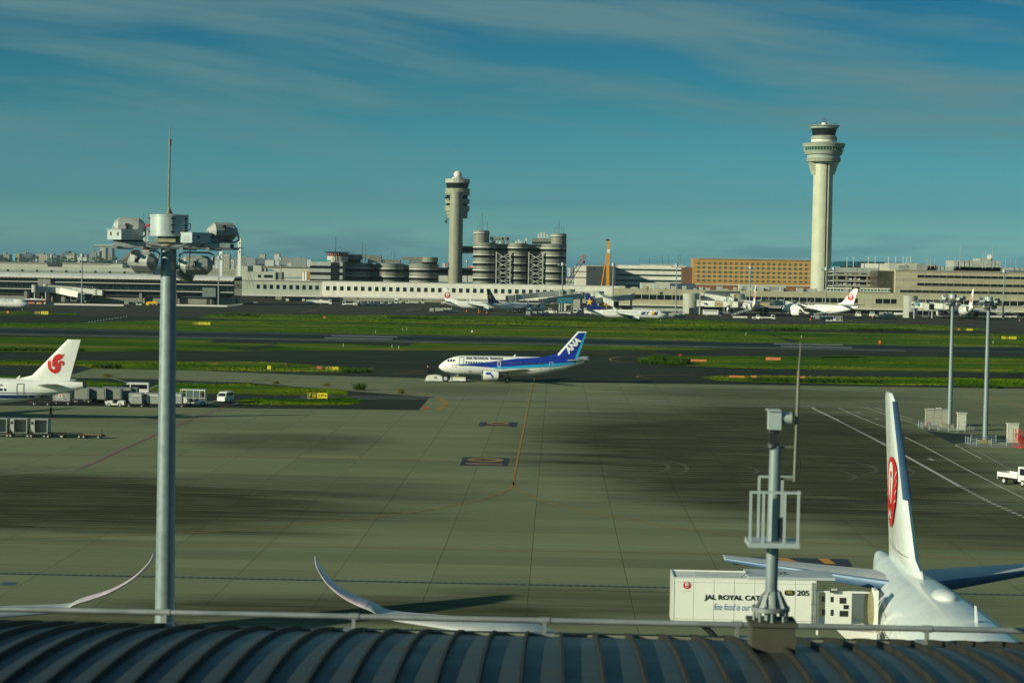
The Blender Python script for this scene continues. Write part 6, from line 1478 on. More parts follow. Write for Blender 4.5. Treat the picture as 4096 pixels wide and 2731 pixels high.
# --- striped white building and the dark block with the numeral
YS = 1440
def sz(py, px=2600): return A(px, py, YS).z
st_ = thing('terminal_block', 'white building with green window stripes behind the tall yellow piling rig', 'building', (A(2600, 1100, YS).x, YS, 0))
xl, xr = A(2462, 1100, YS).x, A(2742, 1100, YS).x
MB().box(xl, xr, YS, YS + 30, 0, sz(1062)).build('wall', m_panw, st_)
for t_, b_ in ((1076, 1083), (1097.5, 1104.5), (1119, 1127), (1140, 1147)): MB().box(xl + .2, xr - .5, YS - .2, YS + .1, sz(b_), sz(t_)).build('window_band', mat('green_band', (.018, .06, .05), .2, var=.5, scale=.3), st_)
MB().box(xl + 18, xr - 2, YS + 3, YS + 20, sz(1062), sz(1056.5)).build('roof_plant', m_roofg, st_)
for px in (2560, 2598, 2650, 2674, 2716, 2722): q0, q1 = A(px, 1060, YS), A(px, 1020 if px > 2600 else 1030, YS); MB().cyl((q0.x, YS + 5, q0.z), (q0.x, YS + 5, q1.z), .12, n=6).build('aerial', m_dark, st_)
db = thing('terminal_block', 'dark slate block with white end and Terminal 2 lettering, between the two cranes', 'building', (A(2380, 1100, YS - 20).x, YS - 20, 0))
xl, xm, xr = A(2298, 1090, YS - 20).x, A(2345, 1090, YS - 20).x, A(2462, 1090, YS - 20).x
MB().box(xl, xm, YS - 20, YS, 0, sz(1069)).build('white_end', m_panw, db); MB().box(xm, xr, YS - 20.2, YS, 0, sz(1069)).build('wall', mat('slate_block', (.055, .065, .075), .5, var=.08, scale=.1), db)
for t_, b_ in ((1089, 1094), (1112, 1117)): MB().box(xl, xm, YS - 20.15, YS - 20, sz(b_), sz(t_)).build('window_band', m_conc, db)
decal('building_lettering', [text_shape('Terminal', A(2350, 1080, YS).x, A(2370, 1080, YS).x, sz(1083), sz(1078.5), .01), text_shape('2', A(2371, 1080, YS).x, A(2378, 1080, YS).x, sz(1084), sz(1075.5), .03)], lambda u, v: (u - db.location.x, -.35, v), m_logo_black, db, 0)
MB().box(A(2320, 1065, YS).x, A(2440, 1065, YS).x, YS - 15, YS - 5, sz(1069), sz(1065)).build('roof_plant', m_roofg, db)

# --- left terminal satellite with glazed front
YA = 1140
def az(py, px=400): return A(px, py, YA).z
sa = thing('satellite_terminal', 'long glazed low terminal with white curved roof edge on the left', 'terminal', (A(350, 1150, YA).x, YA, 0))
xl, xr = A(-250, 1150, YA).x, A(935, 1150, YA).x
MB().box(xl, xr, YA + 3, YA + 30, az(1180), az(1105)).build('glazed_front', m_glass, sa)
mb = MB(); x = xl
while x < xr: mb.box(x, x + .25, YA + 2.7, YA + 3, az(1160), az(1135)); x += 4.4
mb.build('mullions', mat('mullion_dark', (.04, .06, .06), .5), sa)
pr = [(YA - 2 + .0, az(1114)), (YA - 2, az(1112)), (YA + 1, az(1104.5)), (YA + 7, az(1098)), (YA + 30, az(1097)), (YA + 30, az(1114))]
MB().prism([(q[0], q[1]) for q in pr], xl, xr, 'yz').build('roof', panel('white_roof_sheet', (.76, .74, .70), 1.1, 40, .09, .9, streak=.03), sa, 30)
MB().box(xl, xr, YA - 1.5, YA + 3, az(1116.5), az(1114.5)).build('soffit', mat('cedar_soffit', (.20, .09, .04), .7), sa)
mb = MB(); x = xl
while x < xr: mb.box(x, x + .5, YA - 1.7, YA - .5, az(1118), az(1114)); x += 2.15
mb.build('soffit_ribs', mat('cedar_rib', (.34, .20, .10), .7), sa)
for py in (1131, 1160): MB().box(xl, xr, YA - .5, YA + 3, az(py + 1.6), az(py - 1)).build('ledge', m_sill, sa)
MB().box(xl, xr, YA + 5, YA + 8, 0, az(1180)).build('ground_floor', m_conc, sa)
MB().box(xl, xr, YA + 3, YA + 8, az(1181), az(1178)).build('floor_slab', m_conc, sa)
for px in (100, 110, 150, 190, 275, 700, 830, 850, 262, 340, 560): MB().box(A(px, 1190, YA).x - .8, A(px, 1190, YA).x + .8, YA + 1.5, YA + 3.5, 0, az(1165)).build('pier', m_dark if px % 4 else m_conc, sa)
MB().box(A(155, 1130, YA).x, A(205, 1130, YA).x, YA - 2, YA + 3, az(1160), az(1120)).build('gate_housing', m_conc, sa); MB().box(A(812, 1150, YA).x, A(865, 1150, YA).x, YA - 2, YA + 3, az(1180), az(1143)).build('gate_housing', mat('grey_metal_housing', (.16, .19, .19), .5), sa)
# grey upper hall behind it
YB = 1230
t_, x0, x1, zb, zt = fbox(-250, 612, 1067, 1110, YB, 30, 'cargo_hall', 'long grey cladded hall with a row of small dark windows above the left terminal', 'building', m_pang)
MB().box(x0, x1, YB - .15, YB, A(300, 1091.5, YB).z, A(300, 1083, YB).z).build('dark_stripe', mat('stripe_grey', (.25, .27, .24), .7), t_)
windows(t_, 'window', rowx(-31, 552, 11, 1086, YB), [A(300, 1090, YB).z], 1.35, 1.3, YB - .1, m_glass)
MB().box(A(590, 1100, YB).x, A(612, 1100, YB).x, YB - .2, YB + 1, A(600, 1108, YB).z, A(600, 1070, YB).z).build('end_panel', mat('end_panel_grey', (.16, .19, .20), .6), t_)
t_, x0, x1, zb, zt = fbox(-250, 190, 1049, 1070, YB + 25, 30, 'cargo_hall', 'cream upper hall with dark parapet at the far left', 'building', m_concw); MB().box(x0, x1, YB + 24.6, YB + 26, zt - .6, zt + .3).build('parapet', m_conc, t_)
t_, x0, x1, zb, zt = fbox(250, 445, 1054, 1072, YB + 25, 30, 'cargo_hall', 'cream upper hall with dark parapet, right of the gap in the roofline', 'building', m_concw); MB().box(x0, x1, YB + 24.6, YB + 26, zt - .6, zt + .3).build('parapet', m_conc, t_)
fbox(445, 490, 1056, 1072, YB + 24, 12, 'roof_room', 'small pale roof room at the right end of the cream hall', 'building', m_pang); fbox(520, 560, 1056, 1075, YB + 24, 12, 'roof_room', 'small pale roof room just left of the tall mast', 'building', m_concw)
t_, x0, x1, zb, zt = fbox(700, 945, 1075, 1125, 1420, 40, 'warehouse', 'long pale warehouse with a grey window strip behind the cable stayed roof', 'building', panel('warehouse_clad', (.40, .41, .35), 9, 50, .12, .85))
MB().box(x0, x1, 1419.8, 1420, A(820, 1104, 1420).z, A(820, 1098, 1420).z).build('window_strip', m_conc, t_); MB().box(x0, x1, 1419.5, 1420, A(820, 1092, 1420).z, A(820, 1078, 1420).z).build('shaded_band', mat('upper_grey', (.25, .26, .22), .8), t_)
fbox(945, 990, 1064, 1128, 1400, 30, 'warehouse', 'pale tall shed end right of the cable masts', 'building', MATS['pale_shed'])
# round pier heads and gate stubs
def drum_building(px0, px1, t_, b_, Y, lab, cut=True):
    xl, xr = A(px0, (t_ + b_) / 2, Y).x, A(px1, (t_ + b_) / 2, Y).x; rr = (xr - xl) / 2; pm = (px0 + px1) / 2
    o = thing('gate_drum', lab, 'gate building', ((xl + xr) / 2, Y + rr, 0), 'round gate drums along the piers'); zt = A(pm, t_, Y).z
    MB().lathe(((xl + xr) / 2, Y + rr, 0), [(rr, 0), (rr, zt), (rr + .1, zt), (rr + .1, zt + .4)], 36).build('wall', m_drumw, o, 30)
    MB().box((xl + xr) / 2 - 1.3, (xl + xr) / 2 + 1.5, Y - .05, Y + .6, 0, 3.4).build('door', m_dark, o)
    return o
m_drumw = panel('drum_cladding', (0.370, 0.385, 0.340), 40, 2.1, .08, .9, streak=.12)
drum_building(2246, 2300, 1160, 1250, 1130, 'round concrete gate drum left of the star tailed jet, the smaller one')
drum_building(2350, 2416, 1168, 1250, 1120, 'round pale end of the block directly behind the blue tail fin')
xl, xr = A(2294, 1200, 1122).x, A(2385, 1200, 1122).x
t_ = thing('gate_block', 'pale gate block joined to the round drum behind the blue fin', 'building', ((xl + xr) / 2, 1122, 0)); MB().box(xl, xr, 1121, 1135, 0, A(2340, 1168, 1122).z).build('wall', m_drumw, t_); MB().box(A(2325, 1235, 1121).x, A(2350, 1235, 1121).x, 1120.9, 1121.1, 0, 5).build('vehicle_door', m_dark, t_)
drum_building(2733, 2799, 1176, 1260, 1125, 'round gate drum left of the wide jet seen from behind')
drum_building(2923, 2982, 1178, 1250, 1140, 'round gate drum with a gate number board behind the wide jet')
drum_building(3617, 3675, 1186, 1262, 1120, 'round gate drum left of the two right hand masts')
def sign_board(px, py, w_, h_, Y, s, lab):
    q = A(px, py, Y); o = thing('gate_sign', lab, 'sign', (q.x, Y, 0)); MB().box(q.x - w_ / 2, q.x + w_ / 2, Y - .2, Y, q.z - h_ / 2, q.z + h_ / 2).bar((q.x, Y + .1, q.z), (q.x, Y + .1, q.z - h_ - 1.5), .25).build('board', m_dark, o)
    decal('lettering', [text_shape(s, -w_ * .38, w_ * .38, q.z - h_ * .32, q.z + h_ * .32, .03)], lambda u, v: (u, -.24, v), m_gold, o, 0)
sign_board(2590, 1151, 1.6, 1.4, 1175, '19', 'small black gate board with yellow 19 above the beige pier'); sign_board(2942, 1183, 1.9, 1.5, 1136, '18', 'black gate board with yellow 18 on the round drum'); sign_board(3786, 1182, 1.6, 1.4, 1115, '16', 'black gate board with yellow number left of the mast head')

# --- boarding bridges
def bridge(pts, Y, lab, w_=3.0, h_=3.0, cab=True, extra=None):
    """tunnel through pixel points (its mid height), a round rotunda at the start, a drum cab at the end, legs"""
    P = [A(px, py, Y + dy) for px, py, dy in pts]; o = thing('boarding_bridge', lab, 'boarding bridge', (P[0].x, P[0].y, 0), 'boarding bridges')
    for i, (a_, b_) in enumerate(zip(P[:-1], P[1:])):
        hh = h_ * (1 - .09 * i); MB().bar(a_, b_, w_ * (1 - .06 * i), hh).build('tunnel', m_bridge, o)
    MB().lathe((P[0].x, P[0].y, P[0].z - h_ * .6), [(1.9, 0), (1.9, h_ * 1.25)], 20).build('rotunda', m_drumw, o, 30)
    MB().cyl((P[0].x, P[0].y, 0), (P[0].x, P[0].y, P[0].z - h_ * .5), .6, n=12).build('rotunda_column', m_steel, o, 40)
    e = P[-1]; d = (P[-1] - P[-2]).normalized()
    MB().lathe((e.x, e.y, e.z - h_ * .6), [(1.8, 0), (1.8, h_ * 1.2)], 20).build('cab_drum', m_drumw, o, 30)
    MB().obox(e + d * 3.0, d * 1.6, Vector((-d.y, d.x, 0)) * 1.7, (0, 0, h_ * .52)).build('cab', m_bridge, o); MB().obox(e + d * 4.9, d * .35, Vector((-d.y, d.x, 0)) * 1.5, (0, 0, h_ * .5)).build('bellows', m_dark, o)
    q = P[-2].lerp(P[-1], .72); g = MB()
    for s_ in (-1, 1): g.bar((q.x + s_ * 1.6, q.y, .5), (q.x + s_ * 1.6, q.y, q.z + h_ * .9), .35)
    g.bar((q.x - 1.6, q.y, 1.2), (q.x + 1.6, q.y, 1.2), .5).build('drive_legs', m_steel, o)
    for s_ in (-1, 1): MB().cyl((q.x + s_ * 1.3, q.y - .3, .55), (q.x + s_ * 1.3, q.y + .3, .55), .55, n=14).build('drive_wheel', m_black, o, 40)
    r_ = MB(); n_ = 10
    for a_, b_ in zip(P[:-1], P[1:]):
        for i in range(n_): c = a_.lerp(b_, i / n_) + Vector((0, -w_ / 2, h_ / 2)); r_.bar(c, c + Vector((0, 0, 1.0)), .07)
        r_.bar(a_ + Vector((0, -w_ / 2, h_ / 2 + 1)), b_ + Vector((0, -w_ / 2, h_ / 2 + 1)), .07)
    r_.build('roof_railing', m_steel, o); return o
m_bridge = mat('bridge_ribbed', (.46, .48, .45), .5, var=.08, fn=lambda k, co, b: k.mix(k.line(k.sep(co)[0], 1.1, .3), (.48, .50, .46, 1), (.34, .36, .33, 1)))
b1 = bridge([(140, 1155, 0), (225, 1160, 6), (322, 1182, -2)], 1120, 'pale boarding bridge on the left, the lower front one with a white side panel', h_=3.4)
q0, q1 = A(233, 1163, 1112), A(314, 1178, 1112)
MB().bar((q0.x, 1115.5, q0.z), (q1.x, 1110.5, q1.z), .3, 3.3).build('side_panel', m_panw, b1)
bridge([(185, 1150, 12), (290, 1157, 12), (385, 1168, 8)], 1122, 'pale boarding bridge on the left, the one reaching farther right behind')
bridge([(2325, 1183, 0), (2245, 1192, -8), (2190, 1202, -14)], 1115, 'boarding bridge with a teal side panel reaching the blue tailed jet')
bridge([(2240, 1172, 10), (2150, 1180, 6), (2060, 1190, 0)], 1120, 'boarding bridge behind the teal panelled one, beneath the white walkway')
b3 = bridge([(2525, 1187, 10), (2440, 1196, 0), (2405, 1200, -4)], 1105, 'slate grey boarding bridge right of the blue tail fin'); 
bridge([(2395, 1182, 5), (2420, 1197, 0), (2445, 1208, -5)], 1100, 'short boarding bridge with stairs between the blue fin and the slate bridge')
bridge([(2800, 1213, 0), (2870, 1215, -6), (2925, 1217, -10)], 1110, 'white boarding bridge left of the wide jet seen from behind')
bridge([(2815, 1184, 12), (2880, 1192, 8), (2915, 1198, 4)], 1125, 'sloping upper boarding bridge above the white one, left of the wide jet')
bridge([(3130, 1212, 4), (3090, 1212, 0), (3040, 1213, -4)], 1135, 'boarding bridge with a gold panel between the two wide jets')
bridge([(3155, 1218, -4), (3172, 1219, -8), (3185, 1220, -10)], 1110, 'short boarding bridge at the nose of the angled jet')
bridge([(3658, 1220, 0), (3700, 1222, -4), (3705, 1223, -5)], 1108, 'boarding bridge with a blue panel at the gate drum on the right')
bridge([(3730, 1222, 4), (3775, 1224, 0), (3790, 1225, -4)], 1118, 'white boarding bridge behind the left of the two right hand masts')
for px0, px1, py0, py1, Y, mm, lab in ((2230, 2292, 1190, 1215, 1098, mat('teal_poster', (.03, .15, .20), .4, var=.3, scale=.3), 'teal advertising panel on the boarding bridge'), (2858, 2892, 1207, 1228, 1096, mat('gold_poster', (.50, .42, .24), .4, var=.3, scale=.4), 'gold advertising panel left of the wide jet'), (3038, 3078, 1208, 1228, 1090 + 30, mat('gold_poster2', (.52, .40, .20), .4, var=.3, scale=.4), 'gold advertising panel right of the wide jet fin'), (3661, 3674, 1210, 1222, 1104, mat('blue_poster', (.15, .40, .50), .4), 'small light blue panel on the gate drum bridge')):
    a_, b_ = A(px0, py0, Y), A(px1, py1, Y); tag(MB().box(a_.x, b_.x, Y - .2, Y, b_.z, a_.z).build('advertising_panel', mm), lab, 'panel')

# --- cranes, masts, piling rig
YR = 1330
rg = thing('piling_rig', 'tall yellow piling rig standing behind the beige pier', 'piling rig', (A(2428, 1150, YR).x, YR, 0))
q0, q1 = A(2430, 1153, YR), A(2431, 963, YR)
m_ry = mat('rig_yellow', (.62, .26, .02), .5, var=.1)
MB().box(q0.x - 1.1, q0.x + 1.1, YR - 1, YR + 1, 0, A(2430, 1060, YR).z).box(q0.x - .9, q0.x + .9, YR - .8, YR + .8, A(2430, 1060, YR).z, q1.z).build('leader', m_ry, rg)
MB().bar((A(2405, 1146, YR).x, YR, A(2405, 1146, YR).z), (A(2426, 1020, YR).x, YR, A(2426, 1020, YR).z), .7).build('back_stay', m_ry, rg)
MB().box(q0.x - .6, q0.x + 1.3, YR - 1.3, YR, A(2430, 1012, YR).z, A(2430, 998, YR).z).build('hammer', m_vwhite, rg); MB().box(q1.x - 1.2, q1.x + 1.2, YR - 1, YR + 1, q1.z, q1.z + 1).build('leader_head', m_dark, rg)
MB().tube([(q0.x + 1.6 + .4 * math.sin(i), YR - .5, A(2430, 1000, YR).z - 2.6 * i) for i in range(8)], .14, 6).build('hoses', m_black, rg)
MB().box(q0.x - 5, q0.x + 3, YR - 2, YR + 2, 0, 3).build('base_machine', m_ry, rg)
cr = thing('lattice_crane', 'red lattice boom crane leaning right behind the white walkway', 'crane', (A(2272, 1150, YR).x, YR + 60, 0)); YC2 = YR + 60
def lattice(o, p, q, wd, material, n_=10, name='boom', th=.16):
    p, q = Vector(p), Vector(q); d = (q - p); u = Vector((-d.z, 0, d.x)).normalized() * wd / 2; w_ = Vector((0, 1, 0)) * wd / 2; mb = MB()
    for a_ in (-1, 1):
        for b_ in (-1, 1): mb.bar(p + u * a_ + w_ * b_, q + u * a_ * .8 + w_ * b_ * .8, th)
    for i in range(n_):
        a_, b_ = p.lerp(q, i / n_), p.lerp(q, (i + 1) / n_); s_ = 1 if i % 2 else -1
        for k_ in (-1, 1): mb.bar(a_ + u * s_ + w_ * k_, b_ - u * s_ + w_ * k_, th * .7); mb.bar(a_ + u * k_ + w_ * s_, b_ + u * k_ - w_ * s_, th * .7)
    return mb.build(name, material, o)
m_cr = mat('crane_red', (.45, .10, .04), .5, var=.1)
a_, b_ = A(2268, 1140, YC2), A(2340, 1022, YC2); lattice(cr, a_, b_, 2.6, m_cr, 12, 'boom', .34)
MB().bar(a_ + Vector((0, 0, 6)), b_, .12).bar(b_ + Vector((-1.5, 0, 0)), A(2336, 1052, YC2) + Vector((0, 0, 0)), .1).build('hoist_rope', m_dark, cr); q = A(2336, 1055, YC2); MB().cyl(q, q + Vector((0, 0, 2)), .7, n=10).build('hook_block', m_orange, cr)
MB().box(a_.x - 5, a_.x + 3, YC2 - 2, YC2 + 2, 0, 4).build('crane_body', m_cr, cr)
# cable-stayed roof masts
def cmask(px, pt, pb, lab):
    Y = 1180; q0, q1 = A(px + 2, pb, Y), A(px, pt, Y); o = thing('cable_mast', lab, 'mast', (q0.x, Y, 0), 'white masts of the cable stayed roof')
    MB().box(q0.x - .95, q0.x + .95, Y - .9, Y + .9, 0, q1.z).build('mast', m_vwhite, o)
    for i in range(3): MB().box(q0.x - .25, q0.x + .25, Y - 1.1, Y - .9, q1.z - 3 - 2.6 * i, q1.z - 2.2 - 2.6 * i).build('cable_anchor', m_dark, o)
    cb = MB()
    for s_ in (-1, 1):
        for k_ in range(3): cb.bar((q0.x + s_ * .6, Y, q1.z - 3 - 2.2 * k_), (q0.x + s_ * (9 - 2.0 * k_), Y, A(px, pb - 60 + 2, Y).z + 5 if 0 else q0.z + 7.6), .13)
    cb.build('stay_cables', m_dark, o); return o
cmask(954, 955, 1205, 'white cable mast at the right end of the glazed terminal, nearest the white walkway'); cmask(881, 985, 1120, 'white cable mast left of the tallest one'); cmask(690, 992, 1110, 'white cable mast mostly hidden by the tall floodlight pole')
# red and white radio tower behind the pole
YZ = 1600
rt = thing('radio_tower', 'red and white lattice radio tower behind the big floodlight pole', 'radio tower', (A(588, 1100, YZ).x, YZ, 0))
for i, (pa, pb, wd) in enumerate(((1115, 1078, 7.5), (1078, 1040, 6.0), (1040, 1003, 4.6), (1003, 965, 3.8), (965, 915, 3.2))):
    lattice(rt, A(588 - i, pa, YZ), A(587 - i, pb, YZ), wd, m_red if i % 2 else m_vwhite, 4, 'lattice_section', .38)
q = A(583, 905, YZ); MB().box(q.x - 5, q.x + 5, YZ - 4, YZ + 4, q.z - .5, A(583, 897, YZ).z).build('gallery', m_red, rt)
for dx, pt in ((-1.8, 850), (2.6, 852), (-3.5, 885), (0, 885), (1.2, 887), (4.2, 885)): MB().cyl((q.x + dx, YZ, q.z), (q.x + dx, YZ, A(583, pt, YZ).z), .16, n=6).build('aerial', m_dark, rt)
MB().box(q.x - 1.5, q.x + 1.5, YZ - 1.5, YZ + 1.5, 0, A(588, 1110, YZ).z).build('base', m_vwhite, rt)
# apron light masts of the far terminals
def small_mast(px, pt, pb, Y, lab, th=.42):
    q0, q1 = A(px, pb, Y), A(px, pt, Y); o = thing('apron_light_mast', lab, 'light mast', (q0.x, Y, 0), 'pale apron light masts along the far terminals'); x = q0.x
    MB().cyl((x, Y, 0), (x, Y, q1.z - 2), th, th * .7, 10).build('pole', m_mast, o, 50); MB().cyl((x, Y, q1.z - 1.9), (x, Y, q1.z - .3), .95, n=14).build('drum', m_drum, o, 40)
    MB().box(x - 2.6, x + 2.6, Y - .2, Y + .2, q1.z - 2.3, q1.z - 2.0).box(x - .2, x + .2, Y - 1.5, Y + 1.5, q1.z - 2.3, q1.z - 2.0).build('platform', m_steel, o)
    for dx in (-2.3, 2.1): MB().obox((x + dx, Y - .3, q1.z - 1.5), (.55, 0, .1), (0, .4, 0), (-.05, 0, .35)).build('floodlight', m_flood, o)
    return o
for px, pt, pb, Y, lab in ((327, 1013, 1215, 1080, 'slim light mast in front of the left terminal, over the boarding bridge'), (206, 1018, 1055, 1300, 'light mast above the gap in the cream hall roof'), (148, 1034, 1052, 1330, 'small light mast top above the cream hall at the far left'), (469, 1040, 1056, 1330, 'small light mast top above the pale roof room'), (874, 1022, 1207, 1100, 'slim light mast before the right part of the glazed terminal'), (1124, 1030, 1068, 1450, 'light mast behind the pale hangar, left of the banded building'), (1868, 1040, 1075, 1600, 'light mast seen between the two tower bridges'), (2249, 1048, 1165, 1125, 'pair like light mast at the right edge of the tall office block'), (2451, 1050, 1195, 1110, 'light mast just right of the yellow piling rig'), (2703, 1054, 1240, 1110, 'light mast in front of the striped white building and roof buildings'), (2999, 1061, 1200, 1130, 'light mast in front of the hotel'), (3302, 1067, 1215, 1100, 'light mast overlapping the shaft of the new control tower'), (3333, 1067, 1160, 1190, 'light mast at the left end of the car park'), (4012, 1077, 1265, 1100, 'light mast at the right edge before the beige terminal')):
    small_mast(px, pt, pb, Y, lab)
# --- far shore: wooded strip, city blocks, hill
YF = 5200
mb = MB(); rj = random.Random(5)
def shore(pa, pb, pyb, hmax, name, material, Y=YF - 150):
    x = A(pa, pyb, Y).x; xe = A(pb, pyb, Y).x; mb = MB(); 
    while x < xe:
        rr = rj.uniform(8, 22); h_ = hmax * rj.uniform(.5, 1.0); c = (x, Y + rj.uniform(-30, 30))
        for j in range(26):
            an, zz_ = rj.uniform(0, 6.28), rj.random(); r2 = rr * math.sqrt(1 - zz_ * zz_ * .9) ; p_ = Vector((c[0] + math.cos(an) * r2, c[1] + math.sin(an) * r2 * .5, zz_ * h_)); s_ = rj.uniform(2, 5)
            mb.add([p_ + Vector((-s_, 0, -s_ * .6)), p_ + Vector((s_, 0, -s_ * .5)), p_ + Vector((s_ * .7, -1, s_ * .6)), p_ + Vector((-s_ * .8, 1, s_ * .5))], [(0, 1, 2, 3)])
        mb.box(x - rr, x + rr, Y + 20, Y + 40, 0, h_ * .55); x += rr * .9
    o = mb.build(name, material, fixn=False); o['kind'] = 'stuff'
m_wood = mat('shore_trees', (.022, .045, .035), .95, var=.35, scale=.03, spec=.05)
shore(-200, 545, 1045, 34, 'shoreline_trees', m_wood); shore(545, 1000, 1052, 14, 'shoreline_trees', m_wood)
def citymat(name, col, px_, pz_, dk):
    def fn(k, co, b):
        p = k.sep(co); u = k.m('MODULO', k.m('ADD', p[0], 9000.0), px_); v = k.m('MODULO', k.m('ADD', p[2], 900.0), pz_)
        i = k.m('MULTIPLY', k.m('GREATER_THAN', u, px_ * .42), k.m('GREATER_THAN', v, pz_ * .45)); return k.mix(i, (*col, 1), tuple(c * dk for c in col) + (1,))
    return mat(name, col, .7, var=.12, scale=.02, fn=fn)
CM = [citymat('city_cream', (.42, .40, .33), 6, 4, .55), citymat('city_grey', (.25, .27, .27), 5, 3.6, .55), citymat('city_blue', (.09, .13, .16), 7, 4, .6), citymat('city_white', (.55, .56, .53), 8, 5, .7), citymat('city_tan', (.33, .26, .18), 9, 6, .75)]
m_cyb = mat('city_bright_blue', (.12, .45, .62), .4, var=.35, scale=.02)
city = [(-60, 0, 1019, 2, 'grey'), (0, 37, 1017, 1, ''), (51, 60, 1015, 5, 'bright blue'), (60, 78, 1015, 4, ''), (78, 118, 1015, 2, ''), (98, 117, 1014.5, 5, ''), (118, 130, 1017, 2, ''), (130, 143, 1024, 0, ''), (145, 190, 1018, 0, ''), (188, 228, 1020, 2, ''), (228, 262, 1021, 2, ''), (260, 276, 1004, 2, ''), (262, 297, 1021, 0, ''), (283, 298, 1012, 0, ''), (297, 308, 1022, 2, ''), (308, 346, 1026, 3, ''), (335, 345, 1018, 1, ''), (360, 385, 1008, 1, ''), (389, 397, 1004, 0, ''), (398, 422, 989, 0, ''), (426, 449, 990, 1, ''),
        (845, 880, 1030, 3, ''), (893, 918, 1018, 0, ''), (905, 940, 1038, 3, ''), (935, 1022, 1031, 1, ''), (1022, 1060, 1034, 2, ''), (1037, 1060, 1018, 0, ''), (1060, 1095, 1040, 3, ''), (1097, 1118, 1017, 3, ''), (1118, 1165, 1032, 1, ''), (1165, 1226, 1033, 1, ''), (1150, 1185, 1052, 3, ''), (1185, 1222, 1048, 0, ''), (1228, 1245, 1038, 3, ''), (1770, 1780, 1052, 3, ''), (1865, 1880, 1058, 1, ''), (1882, 1893, 1062, 3, ''), (2270, 2282, 1070, 3, ''), (2283, 2294, 1074, 1, ''), (2745, 2768, 1076, 3, ''), (2750, 2768, 1096, 4, '')]
NM = ['cream', 'grey', 'dark blue grey', 'white', 'tan', 'bright blue glazed']
for i, (pa, pb, pt, mi, _) in enumerate(city):
    Y = YF + (i % 3) * 60 + (0 if pa < 500 else 900); b_ = 1062 if pa < 1300 else 1090
    q0, q1 = A(pa, pt, Y), A(pb, pt, Y); mm = m_cyb if mi == 5 else CM[mi]; zt = A((pa + pb) / 2, pt, Y).z
    nm = 'slender pair of' if 0 else ('tower block' if (zt > 55 and pb - pa < 30) else 'block')
    loc = 'left of the big floodlight mast' if pa < 500 else 'just right of the big mast' if pa < 1300 else 'beside the older control tower' if pa < 1900 else 'beside the cranes' if pa < 2400 else 'left of the hotel'
    nth = sum(1 for c in city[:i] if c[3] == mi and ((c[0] < 500) == (pa < 500)) and ((c[0] < 1300) == (pa < 1300)) and ((c[0] < 1900) == (pa < 1900)) and ((c[0] < 2400) == (pa < 2400)))
    t_ = thing('distant_building', '%s hazy %s %s on the far shore, %s' % (ORDW[nth], NM[mi], nm, loc), 'building', ((q0.x + q1.x) / 2, Y, 0), 'hazy buildings on the far shore')
    MB().box(q0.x, q1.x, Y, Y + 30, 0, zt).build('wall', mm, t_)
    if pb - pa > 18: MB().box(q0.x + (q1.x - q0.x) * .3, q0.x + (q1.x - q0.x) * .6, Y + 6, Y + 20, zt, zt + 4.5).build('roof_plant', CM[1], t_)
# hill: rough cone
Y = YF + 300; q = A(540, 1050, Y); mb = MB(); n_ = 40; rings = []
for rr, h_ in ((110, 0), (70, 8), (46, 20), (26, 36), (12, 50), (5, 54), (2, 50)):
    rings.append([(q.x + rr * math.cos(2 * math.pi * i / n_) * rj.uniform(.86, 1.14), Y + rr * math.sin(2 * math.pi * i / n_) * rj.uniform(.86, 1.14), h_ * rj.uniform(.93, 1.07)) for i in range(n_)])
mb.loft(rings); struct(mb.build('rocky_hill', mat('hill_rock', (.13, .09, .065), .95, var=.4, scale=.05)))
rings = []
for rr, h_ in ((90, 0), (60, 12), (30, 22), (8, 27)): rings.append([(q.x - 95 + rr * 1.4 * math.cos(2 * math.pi * i / n_) * rj.uniform(.9, 1.1), Y + rr * math.sin(2 * math.pi * i / n_), h_ * rj.uniform(.9, 1.1)) for i in range(n_)])
struct(MB().loft(rings).build('rocky_hill', MATS['hill_rock']))
tag(MB().box(A(2000 - 130, 1066, YF).x, A(2000 - 108, 1066, YF).x, YF, YF + 30, 0, A(1880, 1068, YF).z).build('harbour_shed', m_red), 'red harbour shed seen beside the older control tower', 'building')
q = A(1784, 1056, YF); t_ = thing('harbour_crane', 'small red harbour crane in the distance left of the older control tower', 'crane', (q.x, YF, 0)); MB().bar((q.x - 12, YF, 8), (q.x + 8, YF, A(1784, 1046, YF).z), 2.4).bar((q.x, YF, 0), (q.x, YF, 20), 3).build('jib', m_red, t_)
t_, x0, x1, zb, zt = fbox(1755, 1800, 1103, 1127, 1600, 20, 'distant_hangar', 'pale hangar glimpsed between the low office block and the tower', 'hangar', MATS['pale_shed'])
t_, x0, x1, zb, zt = fbox(1850, 1895, 1103, 1128, 1600, 20, 'distant_hangar', 'pale hangar glimpsed between the tower and the tall office block', 'hangar', MATS['pale_shed'])
